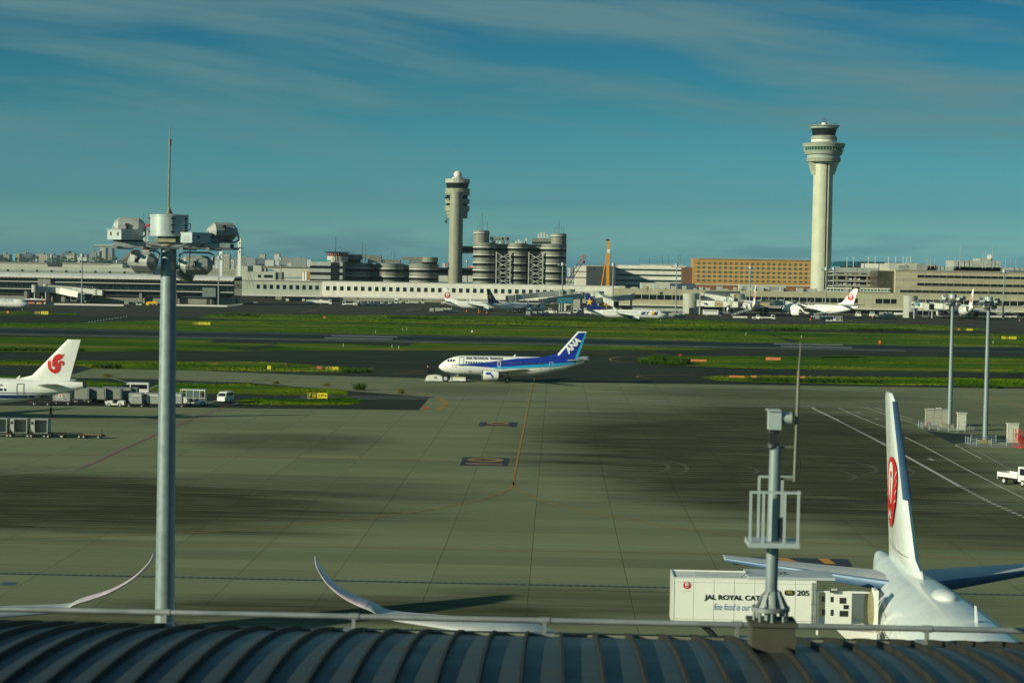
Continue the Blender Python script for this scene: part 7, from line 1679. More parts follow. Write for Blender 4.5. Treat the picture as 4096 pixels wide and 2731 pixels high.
# ------------------------------------------------------------------ vehicles and ground equipment (front towards local +x)
def wheels(root, xs, tw, r=.36, w_=.24, hub=m_wing):
    for x in xs:
        for s_ in (-1, 1):
            o = MB().lathe((x, s_ * tw / 2, r), [(r * .55, -w_ / 2), (r * .93, -w_ / 2), (r, -w_ * .3), (r, w_ * .3), (r * .93, w_ / 2), (r * .55, w_ / 2)], 18, 'y').build('wheel', m_black, root, 40)
            MB().cyl((x, s_ * (tw / 2 - w_ * .55), r), (x, s_ * (tw / 2 + w_ * .55), r), r * .55, n=14).build('rim', hub, o, 40)
def lamps(root, x, y, z, s_=.12, col=None):
    for k_ in (-1, 1): MB().box(x - .02, x + .03, k_ * y - s_, k_ * y + s_, z - s_ * .6, z + s_ * .6).build('headlight', col or m_lamp, root)
m_lamp = mat('headlight_glass', (.55, .58, .58), .15, .2)
def van(label, L=4.9, W_=1.8, H=2.2, mt=None, mini=False):
    r_ = thing('van', label, 'van'); h = L / 2; f = .5 if mini else 1.05
    prof = [(-h, .42), (h - .05, .40), (h, .62), (h - .05, .95), (h - f * .55, 1.12), (h - f * 1.15, H * .90), (h - f * 1.15 - .25, H), (-h + .15, H), (-h, H - .2)]
    b_ = MB().prism(prof, -W_ / 2, W_ / 2).build('body', mt or m_vwhite, r_)
    g = h - f * .60
    for s_ in (-1, 1):
        y0, y1 = s_ * W_ / 2, s_ * (W_ / 2 + .015)
        MB().prism([(g - .05, 1.18), (g - f * .45, H * .87), (h - f * 1.15 - .65, H * .87), (h - f * 1.15 - .65, 1.18)], min(y0, y1), max(y0, y1)).build('side_window', m_glass, b_)
        MB().box(-h + .25, h - f * 1.15 - .85, min(y0, y1), max(y0, y1), 1.28, H * .87).build('side_window', m_glass, b_)
        MB().box(h - f * .55 - .15, h - f * .55 + .05, s_ * (W_ / 2 + .05) - .06, s_ * (W_ / 2 + .05) + .06, 1.15, 1.4).build('mirror', mt or m_vwhite, r_)
    a_, c_ = Vector((h - f * .58, 0, 1.16)), Vector((h - f * 1.12, 0, H * .88)); d = (c_ - a_); n_ = Vector((d.z, 0, -d.x)).normalized()
    MB().obox((a_ + c_) / 2 + n_ * .02, d / 2, (0, W_ * .44, 0), n_ * .012).build('windscreen', m_glass, b_)
    MB().box(-h - .015, -h, -W_ * .40, W_ * .40, 1.25, H * .84).build('rear_window', m_glass, b_)
    MB().box(-h - .03, h + .04, -W_ / 2 + .02, W_ / 2 - .02, .36, .52).build('bumper', m_dark if not mini else m_vwhite, b_)
    lamps(b_, h + .0, W_ * .36, .82); wheels(r_, (h - .85, -h + .95), W_ - .18, .33, .2); MB().box(h, h + .02, -.2, .2, .5, .62).build('number_plate', m_ygrn, b_)
    return r_
v = van('white high roofed minibus van behind the row of canvas covered dollies', 5.2, 1.9, 2.35); p = G(538, 1583); place(v, (p.x, p.y, .05), 184)
v = van('small white kei van driving towards the camera beside the grass island', 3.4, 1.48, 1.9, mini=True); p = G(902, 1611); place(v, (p.x, p.y, .05), 252)
def truck(label, L=5.0, W_=1.9, cab=1.5, Hc=2.2, bed='flat', Hb=2.4, bedmat=None):
    r_ = thing('truck', label, 'truck'); h = L / 2
    prof = [(h - cab, .55), (h - .02, .5), (h, .9), (h - .08, 1.25), (h - .32, Hc - .08), (h - .5, Hc), (h - cab, Hc)]
    c_ = MB().prism(prof, -W_ / 2, W_ / 2).build('cab', m_vwhite, r_)
    a_, b_ = Vector((h - .10, 0, 1.30)), Vector((h - .31, 0, Hc - .16)); d = b_ - a_; n_ = Vector((d.z, 0, -d.x)).normalized()
    MB().obox((a_ + b_) / 2 + n_ * .02, d / 2, (0, W_ * .45, 0), n_ * .012).build('windscreen', m_glass, c_)
    for s_ in (-1, 1):
        MB().prism([(h - .35, 1.3), (h - .5, Hc - .18), (h - cab + .25, Hc - .18), (h - cab + .25, 1.3)], s_ * W_ / 2 - .015, s_ * W_ / 2 + .015).build('side_window', m_glass, c_)
        MB().box(h - .18, h - .06, s_ * (W_ / 2 + .14) - .06, s_ * (W_ / 2 + .14) + .06, 1.35, 1.7).build('mirror', m_dark, c_)
    MB().box(h, h + .03, -W_ * .30, W_ * .30, .86, 1.05).build('grille', m_dark, c_); MB().box(h - .02, h + .08, -W_ / 2, W_ / 2, .45, .68).build('bumper', m_vwhite, c_); lamps(c_, h + .04, W_ * .40, .82)
    MB().box(-h, h - cab, -.4, .4, .55, .8).build('chassis', m_dark, r_)
    if bed == 'flat':
        bb = MB().box(-h, h - cab - .1, -W_ / 2, W_ / 2, .85, .95); 
        for s_ in (-1, 1): bb.box(-h, h - cab - .1, s_ * W_ / 2 - .03, s_ * W_ / 2 + .03, .85, 1.35)
        bb.box(-h - .03, -h + .03, -W_ / 2, W_ / 2, .5, 1.4).box(h - cab - .15, h - cab - .08, -W_ / 2, W_ / 2, .85, 1.6).build('cargo_bed', m_vwhite, r_)
    elif bed == 'box': MB().box(-h, h - cab - .12, -W_ / 2 - .03, W_ / 2 + .03, .8, Hb).build('cargo_box', bedmat or m_vwhite, r_)
    elif bed == 'tank':
        MB().lathe((-h, 0, 1.55), [(.3, 0), (.75, .15), (.78, .3), (.78, L - cab - .5), (.75, L - cab - .35), (.3, L - cab - .2)], 20, 'x').build('tank', m_vwhite, r_, 50)
    wheels(r_, (h - .75, -h + 1.1), W_ - .2, .4, .26); return r_
tr1 = truck('white flatbed truck with an orange plate at the right edge', 4.9, 1.95, 1.5, 2.25); p = G(4062, 1945)
# stands three-quarter on, cab towards the camera's right
place(tr1, (p.x + .6, p.y + 1.2, .05), 300)
MB().box(2.5, 2.54, -.25, .25, .48, .62).build('number_plate', m_orange, tr1)
# --- towbarless tug under the nose of the central jet
tg = thing('pushback_tug', 'low white towbarless tug with an open cab lifting the nose of the central jet', 'tug')
MB().prism([(-4.3, .35), (-.7, .25), (-.7, .95), (-1.5, 1.35), (-2.7, 1.5), (-3.9, 1.35), (-4.25, .95)], -1.35, 1.35).build('front_body', m_vwhite, tg)
MB().prism([(-4.5, .18), (1.2, .18), (1.2, .32), (-4.5, .40)], -1.3, 1.3).build('skirt', m_vwhite, tg)
cb = MB().box(-4.0, -2.75, -1.2, 1.2, 1.3, 1.55)
for x in (-3.95, -2.8):
    for y in (-1.15, 1.15): cb.bar((x, y, 1.5), (x + .08, y, 2.9), .12)
cb.box(-4.02, -2.7, -1.22, 1.22, 2.86, 2.98); cb = cb.build('cab_frame', m_dark, tg)
MB().box(-3.9, -2.85, -1.16, -1.12, 1.5, 2.86).build('cab_glass', m_glass, cb); MB().box(-3.98, -3.94, -1.1, 1.1, 1.5, 2.86).build('cab_glass', m_glass, cb); MB().cyl((-3.9, -.9, 2.98), (-3.9, -.9, 3.3), .14, n=10).build('beacon', m_orange, tg)
MB().box(-2.6, -1.9, -1.37, -1.34, .72, 1.08).build('side_grille', mat('olive_grille', (.25, .22, .08), .6), tg)
MB().box(.9, 4.0, -1.45, -.65, .3, .95).box(.9, 4.0, .65, 1.45, .3, .95).box(.8, 1.4, -1.45, 1.45, .3, .95).build('lifting_arms', m_vwhite, tg)
MB().bar((1.2, -1.1, 1.15), (3.9, -1.1, 1.05), .14).box(1.6, 3.0, -1.2, -.8, .95, 1.12).build('hydraulics', mat('hydraulic_yellow', (.45, .36, .12), .5), tg)
wheels(tg, (-.2,), 2.3, .74, .5); wheels(tg, (3.1,), 2.5, .36, .34); MB().box(3.95, 4.4, -1.3, -.9, .5, 1.2).build('rear_lamps', m_dark, tg)
p = G(1786, 1530); place(tg, (p.x - .1, p.y + 2.4, .05), 0.3)
# --- dollies and containers
def dolly(label, L=3.2, W_=1.6, deck=None):
    r_ = thing('dolly', label, 'dolly'); h = L / 2
    mb = MB().box(-h, h, -W_ / 2, W_ / 2, .50, .58)
    for i in range(6): mb.cyl((-h + .3 + i * (L - .6) / 5, -W_ / 2 + .1, .60), (-h + .3 + i * (L - .6) / 5, W_ / 2 - .1, .60), .035, n=8)
    mb.box(-h, h, -.08, .08, .38, .5).build('deck', deck or m_dollyd, r_)
    MB().bar((h, 0, .42), (h + .9, 0, .35), .07).bar((h, -.3, .45), (h + .45, 0, .4), .05).bar((h, .3, .45), (h + .45, 0, .4), .05).build('tow_bar', m_dollyr, r_)
    for x in (-h + .1, h - .1): MB().box(x - .12, x + .12, -W_ / 2 - .03, W_ / 2 + .03, .40, .52).build('end_beam', m_dollyr, r_)
    wheels(r_, (-h + .45, h - .45), W_ - .25, .22, .16); return r_
m_dollyd = mat('dolly_deck', (.06, .06, .055), .7, .3, var=.3, scale=3); m_dollyr = mat('dolly_red_brown', (.14, .04, .025), .7, var=.3, scale=3); m_dollyg = mat('dolly_gold', (.30, .22, .09), .6, var=.25, scale=3)
def container(label, open_=False, canvas=False, cut=True, W_=1.95, H=1.62, D=1.5, mt=None, name='air_container'):
    """aircraft container with one sloped lower corner; open ones show their hollow inside"""
    r_ = thing(name, label, 'container'); h = W_ / 2; m_ = mt or m_uld; c = .42 if cut else 0
    out_ = [(-h + c, 0), (h, 0), (h, H), (-h, H), (-h, c * 1.1)] if cut else [(-h, 0), (h, 0), (h, H), (-h, H)]
    if open_:
        mb = MB(); t = .05
        mb.prism(out_, D / 2 - t, D / 2)
        mb.box(-h, h, -D / 2, D / 2, H - t, H).box(h - t, h, -D / 2, D / 2, 0, H).box(-h + c, h, -D / 2, D / 2, 0, t).box(-h, -h + t, -D / 2, D / 2, c * 1.1, H)
        if cut: mb.prism([(-h + c, 0), (-h, c * 1.1), (-h + t, c * 1.1), (-h + c + t, 0)], -D / 2, D / 2)
        mb.build('shell', m_, r_)
        f_ = MB().box(-h, -h + .45, -D / 2 - .03, -D / 2, c * 1.1, H).box(h - .09, h, -D / 2 - .03, -D / 2, 0, H).box(-h, h, -D / 2 - .03, -D / 2, H - .09, H)
        if cut: f_.prism([(-h + c, 0), (-h, c * 1.1), (-h + .45, c * 1.1), (-h + c + .06, 0)], -D / 2 - .03, -D / 2)
        f_ = f_.build('front_frame', m_, r_); MB().box(-h + .08, -h + .34, -D / 2 - .045, -D / 2 - .03, 1.0, 1.3).build('label_plate', m_dark, f_)
    else:
        MB().prism(out_, -D / 2, D / 2).build('shell', m_, r_)
        e = MB()
        for x in (-h + (c if cut else 0) * .0 + .04, h - .04): e.box(x - .04, x + .04, -D / 2 - .02, -D / 2, c * 1.1, H)
        e.box(-h, h, -D / 2 - .02, -D / 2, H - .08, H).box(-h, h, -D / 2 - .02, -D / 2, H * .62, H * .62 + .05).box(-h, h, -D / 2 - .02, -D / 2, c * 1.05, c * 1.05 + .05).build('frame', m_steel, r_)
        if canvas: MB().box(-h + .22, h - .22, -D / 2 - .06, -D / 2 - .005, .06, H - .1).build('canvas_curtain', m_canvas, r_)
    return r_
flag = {}
dp = dolly('brown railed dolly carrying the leftmost open container'); op = container('open empty aluminium container cut by the left edge, on a dolly', True)
gd = 0.0
DZ = .62
YD = G(160, 1752).y
OPEN = [(-10, 'leftmost open empty container, cut off by the left edge'), (76, 'open empty container in the middle of the three open ones'), (163, 'open empty container at the right of the three, with a dark number plate')]
for i, (px, lab) in enumerate(OPEN):
    q = G(px, 1750); c = op if i == 0 else copy_tree(op); d = dp if i == 0 else copy_tree(dp)
    place(c, (q.x, YD + .8, DZ + .04), 0, lab, 'open containers on dollies at the left', sc=1.18); place(d, (q.x, YD + .8, .04), 180, 'dolly under the ' + lab.split(',')[0].replace(' empty', ''), 'dollies in the front row')
FL = [(222, 'low empty dolly directly right of the open containers', None), (297, 'low empty dolly with grey deck, between two others in the front row', None), (382, 'empty dolly with gold deck and upright handle at the end of the row', m_dollyg)]
for px, lab, mt_ in FL:
    q = G(px, 1748); d = dolly(lab, 2.9, 1.5, mt_) if mt_ else copy_tree(dp); place(d, (q.x, YD + 1.1, .04), 0, lab, 'dollies in the front row')
    if mt_: MB().bar((1.3, 0, .5), (1.35, 0, 1.35), .05).build('handle', m_dark, d)
# baggage tug and cargo train behind the mast
def bag_tug(label):
    r_ = thing('baggage_tug', label, 'baggage tug')
    b_ = MB().prism([(-1.5, .3), (1.5, .3), (1.55, .85), (1.2, .95), (.45, 1.02), (.35, .55), (-.35, .55), (-.55, 1.0), (-1.4, 1.05), (-1.55, .8)], -.72, .72).build('body', m_vwhite, r_)
    MB().box(-.35, .1, -.5, .5, .55, .72).box(-.45, -.32, -.5, .5, .6, 1.15).build('seat', m_dark, r_); MB().bar((.45, .25, .9), (.2, .25, 1.2), .04).bar((.18, .05, 1.2), (.22, .45, 1.22), .04).build('steering_wheel', m_dark, r_)
    lamps(b_, 1.55, .5, .7, .08); wheels(r_, (.95, -.85), 1.3, .33, .2); return r_
bt = bag_tug('white open baggage tug at the head of the container train left of the big mast'); q = G(458, 1628); place(bt, (q.x, q.y + .8, .05), 180)
uc = container('grey cargo container right behind the baggage tug', False, H=1.75, W_=2.2)
decal('container_lettering', [text_shape('JAL CARGO', -.35, .85, 1.28, 1.42, .02)], lambda u, v: (u, -.79, v), m_logo_black, MB().box(-.45, .95, -.785, -.76, 1.22, 1.48).build('label_panel', m_vwhite, uc), 0)
for i, (px, lab) in enumerate(((540, 'silver cargo container on a dolly right behind the baggage tug'), (608, 'second silver cargo container of the train, just left of the big mast'), (700, 'silver cargo container of the train, half hidden right of the big mast'))):
    q = G(px, 1630); c = uc if i == 0 else copy_tree(uc); d = copy_tree(dp); place(c, (q.x, q.y + .85, DZ + .04), 0, lab, 'cargo train behind the baggage tug'); place(d, (q.x, q.y + .85, .05), 180, 'dolly under the ' + lab.split(' of')[0].split(' on')[0] + [' nearest the tug', ' left of the mast', ' right of the mast'][i], 'dollies of the cargo train', sc=.92)
cc = container('canvas', False, True, False, W_=2.5, H=1.8, D=1.7, name='covered_dolly_box')
cx_ = [(326, 0), (352, 2.2), (393, 0), (424, 2.2), (455, 0), (484, 2.2), (506, 2.4), (415, 4.0)]
cl_ = ['canvas sided container nearest the tail of the white jet', 'canvas sided container in the rear row, left end', 'canvas sided container in the front row, second from the jet', 'canvas sided container in the rear row, second from left', 'canvas sided container right behind the white baggage tug', 'canvas sided container in the rear row, third from left', 'canvas sided container at the right end by the white van', 'pale topped container standing highest behind the canvas row']
for i, ((px, dy), lab) in enumerate(zip(cx_, cl_)):
    q = G(px, 1612); c = cc if i == 0 else copy_tree(cc); d = copy_tree(dp); place(c, (q.x, q.y + .9 + dy, DZ + .04), 0, lab, 'canvas sided containers behind the jet tail'); place(d, (q.x, q.y + .9 + dy, .05), 0, 'dolly under the ' + lab.replace('canvas sided ', ''), 'dollies under the canvas containers')
for o_ in [o for o in COL.objects if o.get('group') == 'dollies under the canvas containers']: pass
jc = container('grey box cart with a red crane emblem and number, below the jet tail', False, False, False, W_=2.9, H=1.35, D=1.5, name='box_cart'); q = G(244, 1620); place(jc, (q.x, q.y + .8, DZ + .04)); d = copy_tree(dp); place(d, (q.x, q.y + .8, .05), 0, 'dolly under the grey box cart with the crane emblem', 'dollies under the canvas containers')
MB().box(-.5, .2, -.785, -.765, .62, 1.15).build('emblem_panel', m_paint, jc); decal('emblem', [poly_shape([(-.15 + .18 * math.cos(t), .9 + .18 * math.sin(t)) for t in (2 * math.pi * i / 16 for i in range(16))])], lambda u, v: (u, -.79, v), m_logo_red, jc, 0); decal('cart_number', [text_shape('018', .5, .95, .25, .42, .03)], lambda u, v: (u, -.79, v), m_logo_black, jc, 0)
d = copy_tree(dp); q = G(162, 1622); place(d, (q.x, q.y + .8, .05), 180, 'empty dolly beneath the belly of the white jet tail', 'dollies under the canvas containers')
# belt loader with glazed cab frame
hl = thing('belt_loader', 'white belt loader with a glazed frame on its back, right of the big mast', 'loader'); q = G(772, 1625)
MB().prism([(-2.3, .4), (2.2, .4), (2.2, .75), (.9, .95), (.2, .62), (-.9, .62), (-1.2, 1.35), (-2.3, 1.35)], -.9, .9).build('body', m_vwhite, hl)
mb = MB()
for x in (-2.2, -1.2, 0, 1.1, 1.95):
    for y in (-.85, .85): mb.bar((x, y, 1.0), (x, y, 2.7), .07)
for y in (-.85, .85): mb.bar((-2.2, y, 2.7), (1.95, y, 2.6), .09).bar((-2.2, y, 1.35), (1.95, y, 1.3), .06)
mb.box(-2.2, 1.95, -.85, .85, 2.66, 2.72); fr = mb.build('cab_frame', m_vwhite, hl)
for x0_, x1_ in ((-1.15, -.05), (.05, 1.05)): MB().box(x0_, x1_, -.86, -.83, 1.4, 2.5).build('pane', mat('pale_pane', (.12, .17, .18), .1), fr)
MB().bar((-1.0, 0, 1.35), (3.0, 0, 1.55), .5, .12).build('belt', m_dark, hl); wheels(hl, (-.75, 1.6), 1.6, .42, .25); place(hl, (q.x, q.y + 1.0, .05), 0)
# --- worker with a traffic cone
pq = G(203, 1671)
def person(label, x, y, rz):
    me = bpy.data.meshes.new('person'); V = []; E = []; Rr = []
    def v(p, r, par=None): V.append(p); Rr.append(r); (E.append((par, len(V) - 1)) if par is not None else None); return len(V) - 1
    pel = v((0, 0, .95), .15); wst = v((.02, 0, 1.12), .135, pel); chs = v((.03, 0, 1.33), .165, wst); nk = v((.04, 0, 1.49), .06, chs); hd = v((.06, 0, 1.60), .095, nk); tp = v((.05, 0, 1.70), .075, hd)
    hands = []
    for s_ in (-1, 1):
        sh = v((.03, s_ * .17, 1.40), .062, chs); el = v((.02 + s_ * .06, s_ * .24, 1.15), .045, sh); wr = v((.10 + s_ * .14, s_ * .26, .93), .030, el); ha = v((.12 + s_ * .15, s_ * .26, .86), .034, wr); hands.append(ha)
        hp = v((0, s_ * .09, .90), .11, pel); kn = v((.10 * s_ + .06, s_ * .10, .50), .072, hp); an = v((.24 * s_ - .03, s_ * .10, .10), .045, kn); to = v((.24 * s_ + .12, s_ * .11, .045), .038, an)
    me.from_pydata(V, E, []); o = bpy.data.objects.new('person', me); COL.objects.link(o)
    sk = o.modifiers.new('skin', 'SKIN'); sl_ = me.skin_vertices
    if not sl_: 
        bm = bmesh.new(); bm.from_mesh(me); bm.verts.layers.skin.verify(); bm.to_mesh(me); bm.free()
    for i, r__ in enumerate(Rr): me.skin_vertices[0].data[i].radius = (r__, r__); me.skin_vertices[0].data[i].use_root = (i == 0)
    o.modifiers.new('sub', 'SUBSURF').levels = 2
    bpy.context.view_layer.update(); ev = bpy.data.meshes.new_from_object(o.evaluated_get(bpy.context.evaluated_depsgraph_get())); o.modifiers.clear(); o.data = ev
    def fn(k, co, b):
        p_ = k.sep(co); z_ = p_[2]; skin = (.36, .20, .13, 1); shirt = (.16, .018, .018, 1); tro = (.012, .015, .025, 1); ay = k.m('ABSOLUTE', p_[1])
        c = k.mix(k.m('GREATER_THAN', z_, 1.02), tro, shirt); c = k.mix(k.m('GREATER_THAN', z_, 1.475), c, skin)
        hnd = k.m('MULTIPLY', k.m('GREATER_THAN', ay, .215), k.m('LESS_THAN', z_, .97)); arm = k.m('MULTIPLY', k.m('GREATER_THAN', ay, .20), k.m('GREATER_THAN', z_, .97))
        c = k.mix(arm, c, shirt); c = k.mix(hnd, c, skin); c = k.mix(k.m('LESS_THAN', z_, .09), c, (.01, .01, .01, 1)); return c
    ev.materials.clear(); ev.materials.append(mat('worker_clothes', (1, 1, 1), .8, var=.05, fn=fn)); ev.shade_smooth()
    tag(o, label, 'person')
    MB().lathe((.055, 0, 1.64), [(.128, -.01), (.128, .02), (.118, .07), (.08, .125), (.02, .145)], 18).box(.12, .22, -.08, .08, 1.635, 1.65).build('helmet', mat('helmet_white', (.55, .60, .66), .4), o, 50)
    MB().prism([(-.16, 1.05), (.19, 1.05), (.20, 1.43), (-.13, 1.43)], -.155, .155).build('safety_vest', mat('vest_navy_red', (.10, .03, .035), .8, var=.3, scale=6), o)
    for s_ in (-1, 1):                       # eyes, ears and five fingers a side
        MB().lathe((.148, s_ * .033, 1.615), [(.004, -.006), (.009, 0), (.004, .006)], 8).build('eye', m_dark, o); MB().obox((.05, s_ * .094, 1.60), (.018, 0, 0), (0, .008, 0), (0, 0, .028)).build('ear', mat('skin_tone', (.36, .20, .13), .6, var=.05), o)
        hx, hy, hz_ = .12 + s_ * .15, s_ * .26, .84
        for k_ in range(4): MB().cyl((hx - .024 + .016 * k_, hy, hz_), (hx - .026 + .018 * k_ + .012, hy - s_ * .008, hz_ - .05), .009, .008, 6).cyl((hx - .026 + .018 * k_ + .012, hy - s_ * .008, hz_ - .05), (hx - .02 + .018 * k_, hy - s_ * .03, hz_ - .085 + .006 * abs(k_ - 1)), .008, .007, 6).build('finger', MATS['skin_tone'], o, 60)
        MB().cyl((hx + .03, hy, hz_ + .02), (hx + .06, hy - s_ * .015, hz_ - .03), .010, .008, 6).build('thumb', MATS['skin_tone'], o, 60)
    MB().prism([(.150, 1.585), (.172, 1.588), (.150, 1.62)], -.012, .012).build('nose', MATS['skin_tone'], o); MB().box(.143, .152, -.022, .022, 1.558, 1.564).build('mouth', m_dollyr, o)
    o.location = (x, y, .05); o.rotation_euler = (0, 0, R(rz)); o.scale = (1.03,) * 3; return o
person('person in dark red top and white helmet walking and carrying an orange cone', pq.x, pq.y, 0)
cn = thing('traffic_cone', 'orange cone carried in the hand of the walking worker', 'cone'); MB().lathe((0, 0, 0), [(.17, 0), (.17, .03), (.13, .03), (.035, .5), (.02, .52)], 14).build('cone', m_orange, cn, 50); cn.location = (pq.x - .08, pq.y - .30, .36)
# --- right-hand island: cabinets, fences, stairs
def cabinet(px, py, w_, d_, h_, mt, lab, rz=0):
    q = G(px, py); o = thing('cabinet', lab, 'cabinet', (0, 0, 0)); MB().box(-w_ / 2, w_ / 2, 0, d_, .12, h_).build('body', mt, o); MB().box(-w_ / 2 - .12, w_ / 2 + .12, -.12, d_ + .12, h_, h_ + .14).build('lid', mt, o)
    n_ = max(1, int(w_ / .95)); dl = MB()
    for i in range(n_ + 1): x = -w_ / 2 + w_ * i / n_; dl.box(x - .012, x + .012, -.012, 0, .2, h_ - .05)
    dl.build('door_gap', m_dark, o); 
    for i in range(n_): x = -w_ / 2 + w_ * (i + .82) / n_; MB().box(x - .03, x + .03, -.03, 0, h_ * .45, h_ * .53).build('door_handle', m_dark, o)
    MB().box(-w_ / 2, w_ / 2, 0, d_, 0, .12).build('plinth', m_conc, o); place(o, (q.x, q.y, .15), rz); return o
cb1 = cabinet(3751, 1706, 3.7, 1.2, 2.5, mat('cabinet_beige', (.33, .33, .27), .6, var=.08), 'wide beige electrical cabinet left of the first right hand mast'); MB().box(-.2, .6, .3, .9, 2.64, 2.85).box(-1.6, -.6, .2, .5, 2.64, 2.72).build('roof_vent', m_concw, cb1); MB().box(-1.75, -1.6, -.3, -.1, .1, .6).build('fire_extinguisher', m_red, cb1)
cabinet(3848, 1725, 1.25, 1.0, 2.6, mat('cabinet_white', (.52, .53, .46), .5, var=.06), 'narrow white cabinet between the two right hand masts'); cabinet(4052, 1777, 1.5, 1.0, 2.75, MATS['cabinet_white'], 'white cabinet behind the red stairs at the right edge')
for px, py in ((3793, 1712), (3943, 1776)):
    q = G(px, py); tag(MB().box(q.x - 1.0, q.x + .2, q.y + .2, q.y + 1.4, .04, .55).box(q.x + .2, q.x + .95, q.y + .3, q.y + 1.3, .04, .52).build('mast_footing', mat('footing_concrete', (.27, .24, .14), .9, var=.15)), 'tan concrete footing of the %s right hand mast' % ('left' if px < 3900 else 'right'), 'footing')
sheet('traffic_island', pxs((3660, 1700), (3700, 1712), (3800, 1722), (3900, 1727), (3900, 1700), (3680, 1690)), .055, m_conc); sheet('traffic_island', pxs((3855, 1773), (3890, 1787), (4200, 1796), (4200, 1770), (3900, 1768)), .055, m_conc)
def fence(px, lab, rails=3):
    P = [G(*q) for q in px]; o = thing('guard_fence', lab, 'fence', tuple(P[0])); 
    for i, p in enumerate(P): MB().cyl((p.x, p.y, 0), (p.x, p.y, 1.15), .065, n=10).build('post', m_mast, o, 50)
    mb = MB()
    for a_, b_ in zip(P[:-1], P[1:]):
        for h in (.35, .65, .95)[:rails]: mb.bar((a_.x, a_.y, h), (b_.x, b_.y, h), .045)
    mb.build('rails', m_mast, o); return o
fence([(3674, 1712), (3685, 1714), (3692, 1718)], 'short row of close posts at the left end of the cabinet island'); fence([(3714, 1718), (3719, 1720), (3752, 1723), (3757, 1724), (3795, 1728), (3832, 1730), (3860, 1731), (3878, 1730)], 'low pipe fence in front of the beige cabinet')
fence([(3862, 1775), (3872, 1778), (3881, 1781), (3906, 1784), (3966, 1785), (4026, 1787), (4085, 1789)], 'low pipe fence in front of the right mast and its footing'); fence([(3884, 1768), (3984, 1772)], 'rear pipe fence behind the right mast')
st = thing('access_stairs', 'red painted mobile access stairs at the right edge', 'stairs'); mb = MB()
for y in (-.45, .45):
    mb.bar((-1.5, y, .1), (1.3, y, 2.1), .08).bar((-1.5, y, 1.0), (1.3, y, 3.0), .05).bar((1.3, y, .05), (1.3, y, 3.0), .07).bar((2.1, y, .05), (2.1, y, 3.0), .07).bar((1.3, y, 3.0), (2.1, y, 3.0), .05).bar((-1.4, y, .1), (2.1, y, .1), .07).bar((1.3, y, 2.1), (0, y, .1), .05)
    for i in range(4): mb.bar((-1.3 + .7 * i, y, .25 + .5 * i), (-1.3 + .7 * i, y, 1.1 + .5 * i), .04)
mb.build('frame', m_red, st); mb = MB()
for i in range(9): mb.box(-1.5 + .31 * i, -1.25 + .31 * i, -.45, .45, .12 + .225 * i, .16 + .225 * i)
mb.box(1.3, 2.1, -.45, .45, 2.08, 2.12).build('treads', m_red, st); wheels(st, (-1.2, 1.9), .95, .12, .08); q = G(4088, 1795); place(st, (q.x, q.y + .8, .05), 100, sc=.85)

# --- airfield signs and markers
def af_sign(px, py, w_, h_, segs, lab, frame=m_ygrn):
    """sign board made of side by side panels: (width share, background, text, text colour)"""
    q = G(px, py); o = thing('airfield_sign', lab, 'airfield sign', (q.x, q.y, 0)); x = q.x - w_ / 2
    for sh, bgm, s, tm in segs:
        ww = w_ * sh; b_ = MB().box(x, x + ww - .05, q.y - .12, q.y + .12, .35, .35 + h_).build('panel', bgm, o)
        if bgm is m_black: MB().box(x, x + ww - .05, q.y - .125, q.y - .121, .35, .40).box(x, x + ww - .05, q.y - .125, q.y - .121, .30 + h_, .35 + h_).box(x, x + .05, q.y - .125, q.y - .121, .35, .35 + h_).box(x + ww - .1, x + ww - .05, q.y - .125, q.y - .121, .35, .35 + h_).build('border', m_ygrn, b_)
        shp = []
        if s.startswith('<'): shp += arrow(x + ww * .10, x + ww * .30, .35 + h_ / 2, -1, h_); s = s[1:]; xa_ = x + ww * .38
        else: xa_ = x + ww * .14
        if s.endswith('>'): shp += arrow(x + ww * .68, x + ww * .88, .35 + h_ / 2, 1, h_); s = s[:-1]; xb_ = x + ww * .60
        else: xb_ = x + ww * .84
        if s: shp.append(text_shape(s, xa_, xb_, .35 + h_ * .22, .35 + h_ * .78, .03))
        decal('lettering', shp, lambda u, v: (u - q.x, -.135, v), tm, b_, 0); x += ww
    for i in range(max(2, int(w_ / .7))): xx = q.x - w_ / 2 + .2 + i * (w_ - .4) / max(1, int(w_ / .7) - 1); MB().cyl((xx, q.y, .05), (xx, q.y, .36), .04, n=6).build('leg', m_steel, o)
    return o
def arrow(x0_, x1_, z, d, h_):
    t = h_ * .05; a_, b_ = (x0_, x1_) if d > 0 else (x1_, x0_)
    return [poly_shape([(min(x0_, x1_), z - t), (max(x0_, x1_), z - t), (max(x0_, x1_), z + t), (min(x0_, x1_), z + t)]), poly_shape([(b_ + d * .02, z), (b_ - d * h_ * .2, z + h_ * .2), (b_ - d * h_ * .3, z + h_ * .14), (b_ - d * h_ * .12, z), (b_ - d * h_ * .3, z - h_ * .14), (b_ - d * h_ * .2, z - h_ * .2)])]
af_sign(1270, 1600, 3.6, .95, [(.5, m_black, 'P 10', m_ygrn), (.5, m_ygrn, '<P>', m_logo_black)], 'black and yellow P 10 sign on the nearer grass island')
af_sign(1329, 1484, 2.9, .62, [(.52, m_black, 'P 10', m_ygrn), (.48, m_ygrn, '<L>', m_logo_black)], 'black and yellow P 10 sign half hidden in weeds on the upper strip')
af_sign(165, 1260, 6.2, 1.3, [(.5, m_black, 'W10', m_ygrn), (.5, m_ygrn, '<W>', m_logo_black)], 'black and yellow W10 sign on the far grass at the left')
af_sign(806, 1302, 6.8, .95, [(.34, m_black, 'A10', m_ygrn), (.38, m_ygrn, 'W10', m_logo_black), (.28, m_ygrn, 'A>', m_logo_black)], 'black and yellow A10 sign right of the big mast')
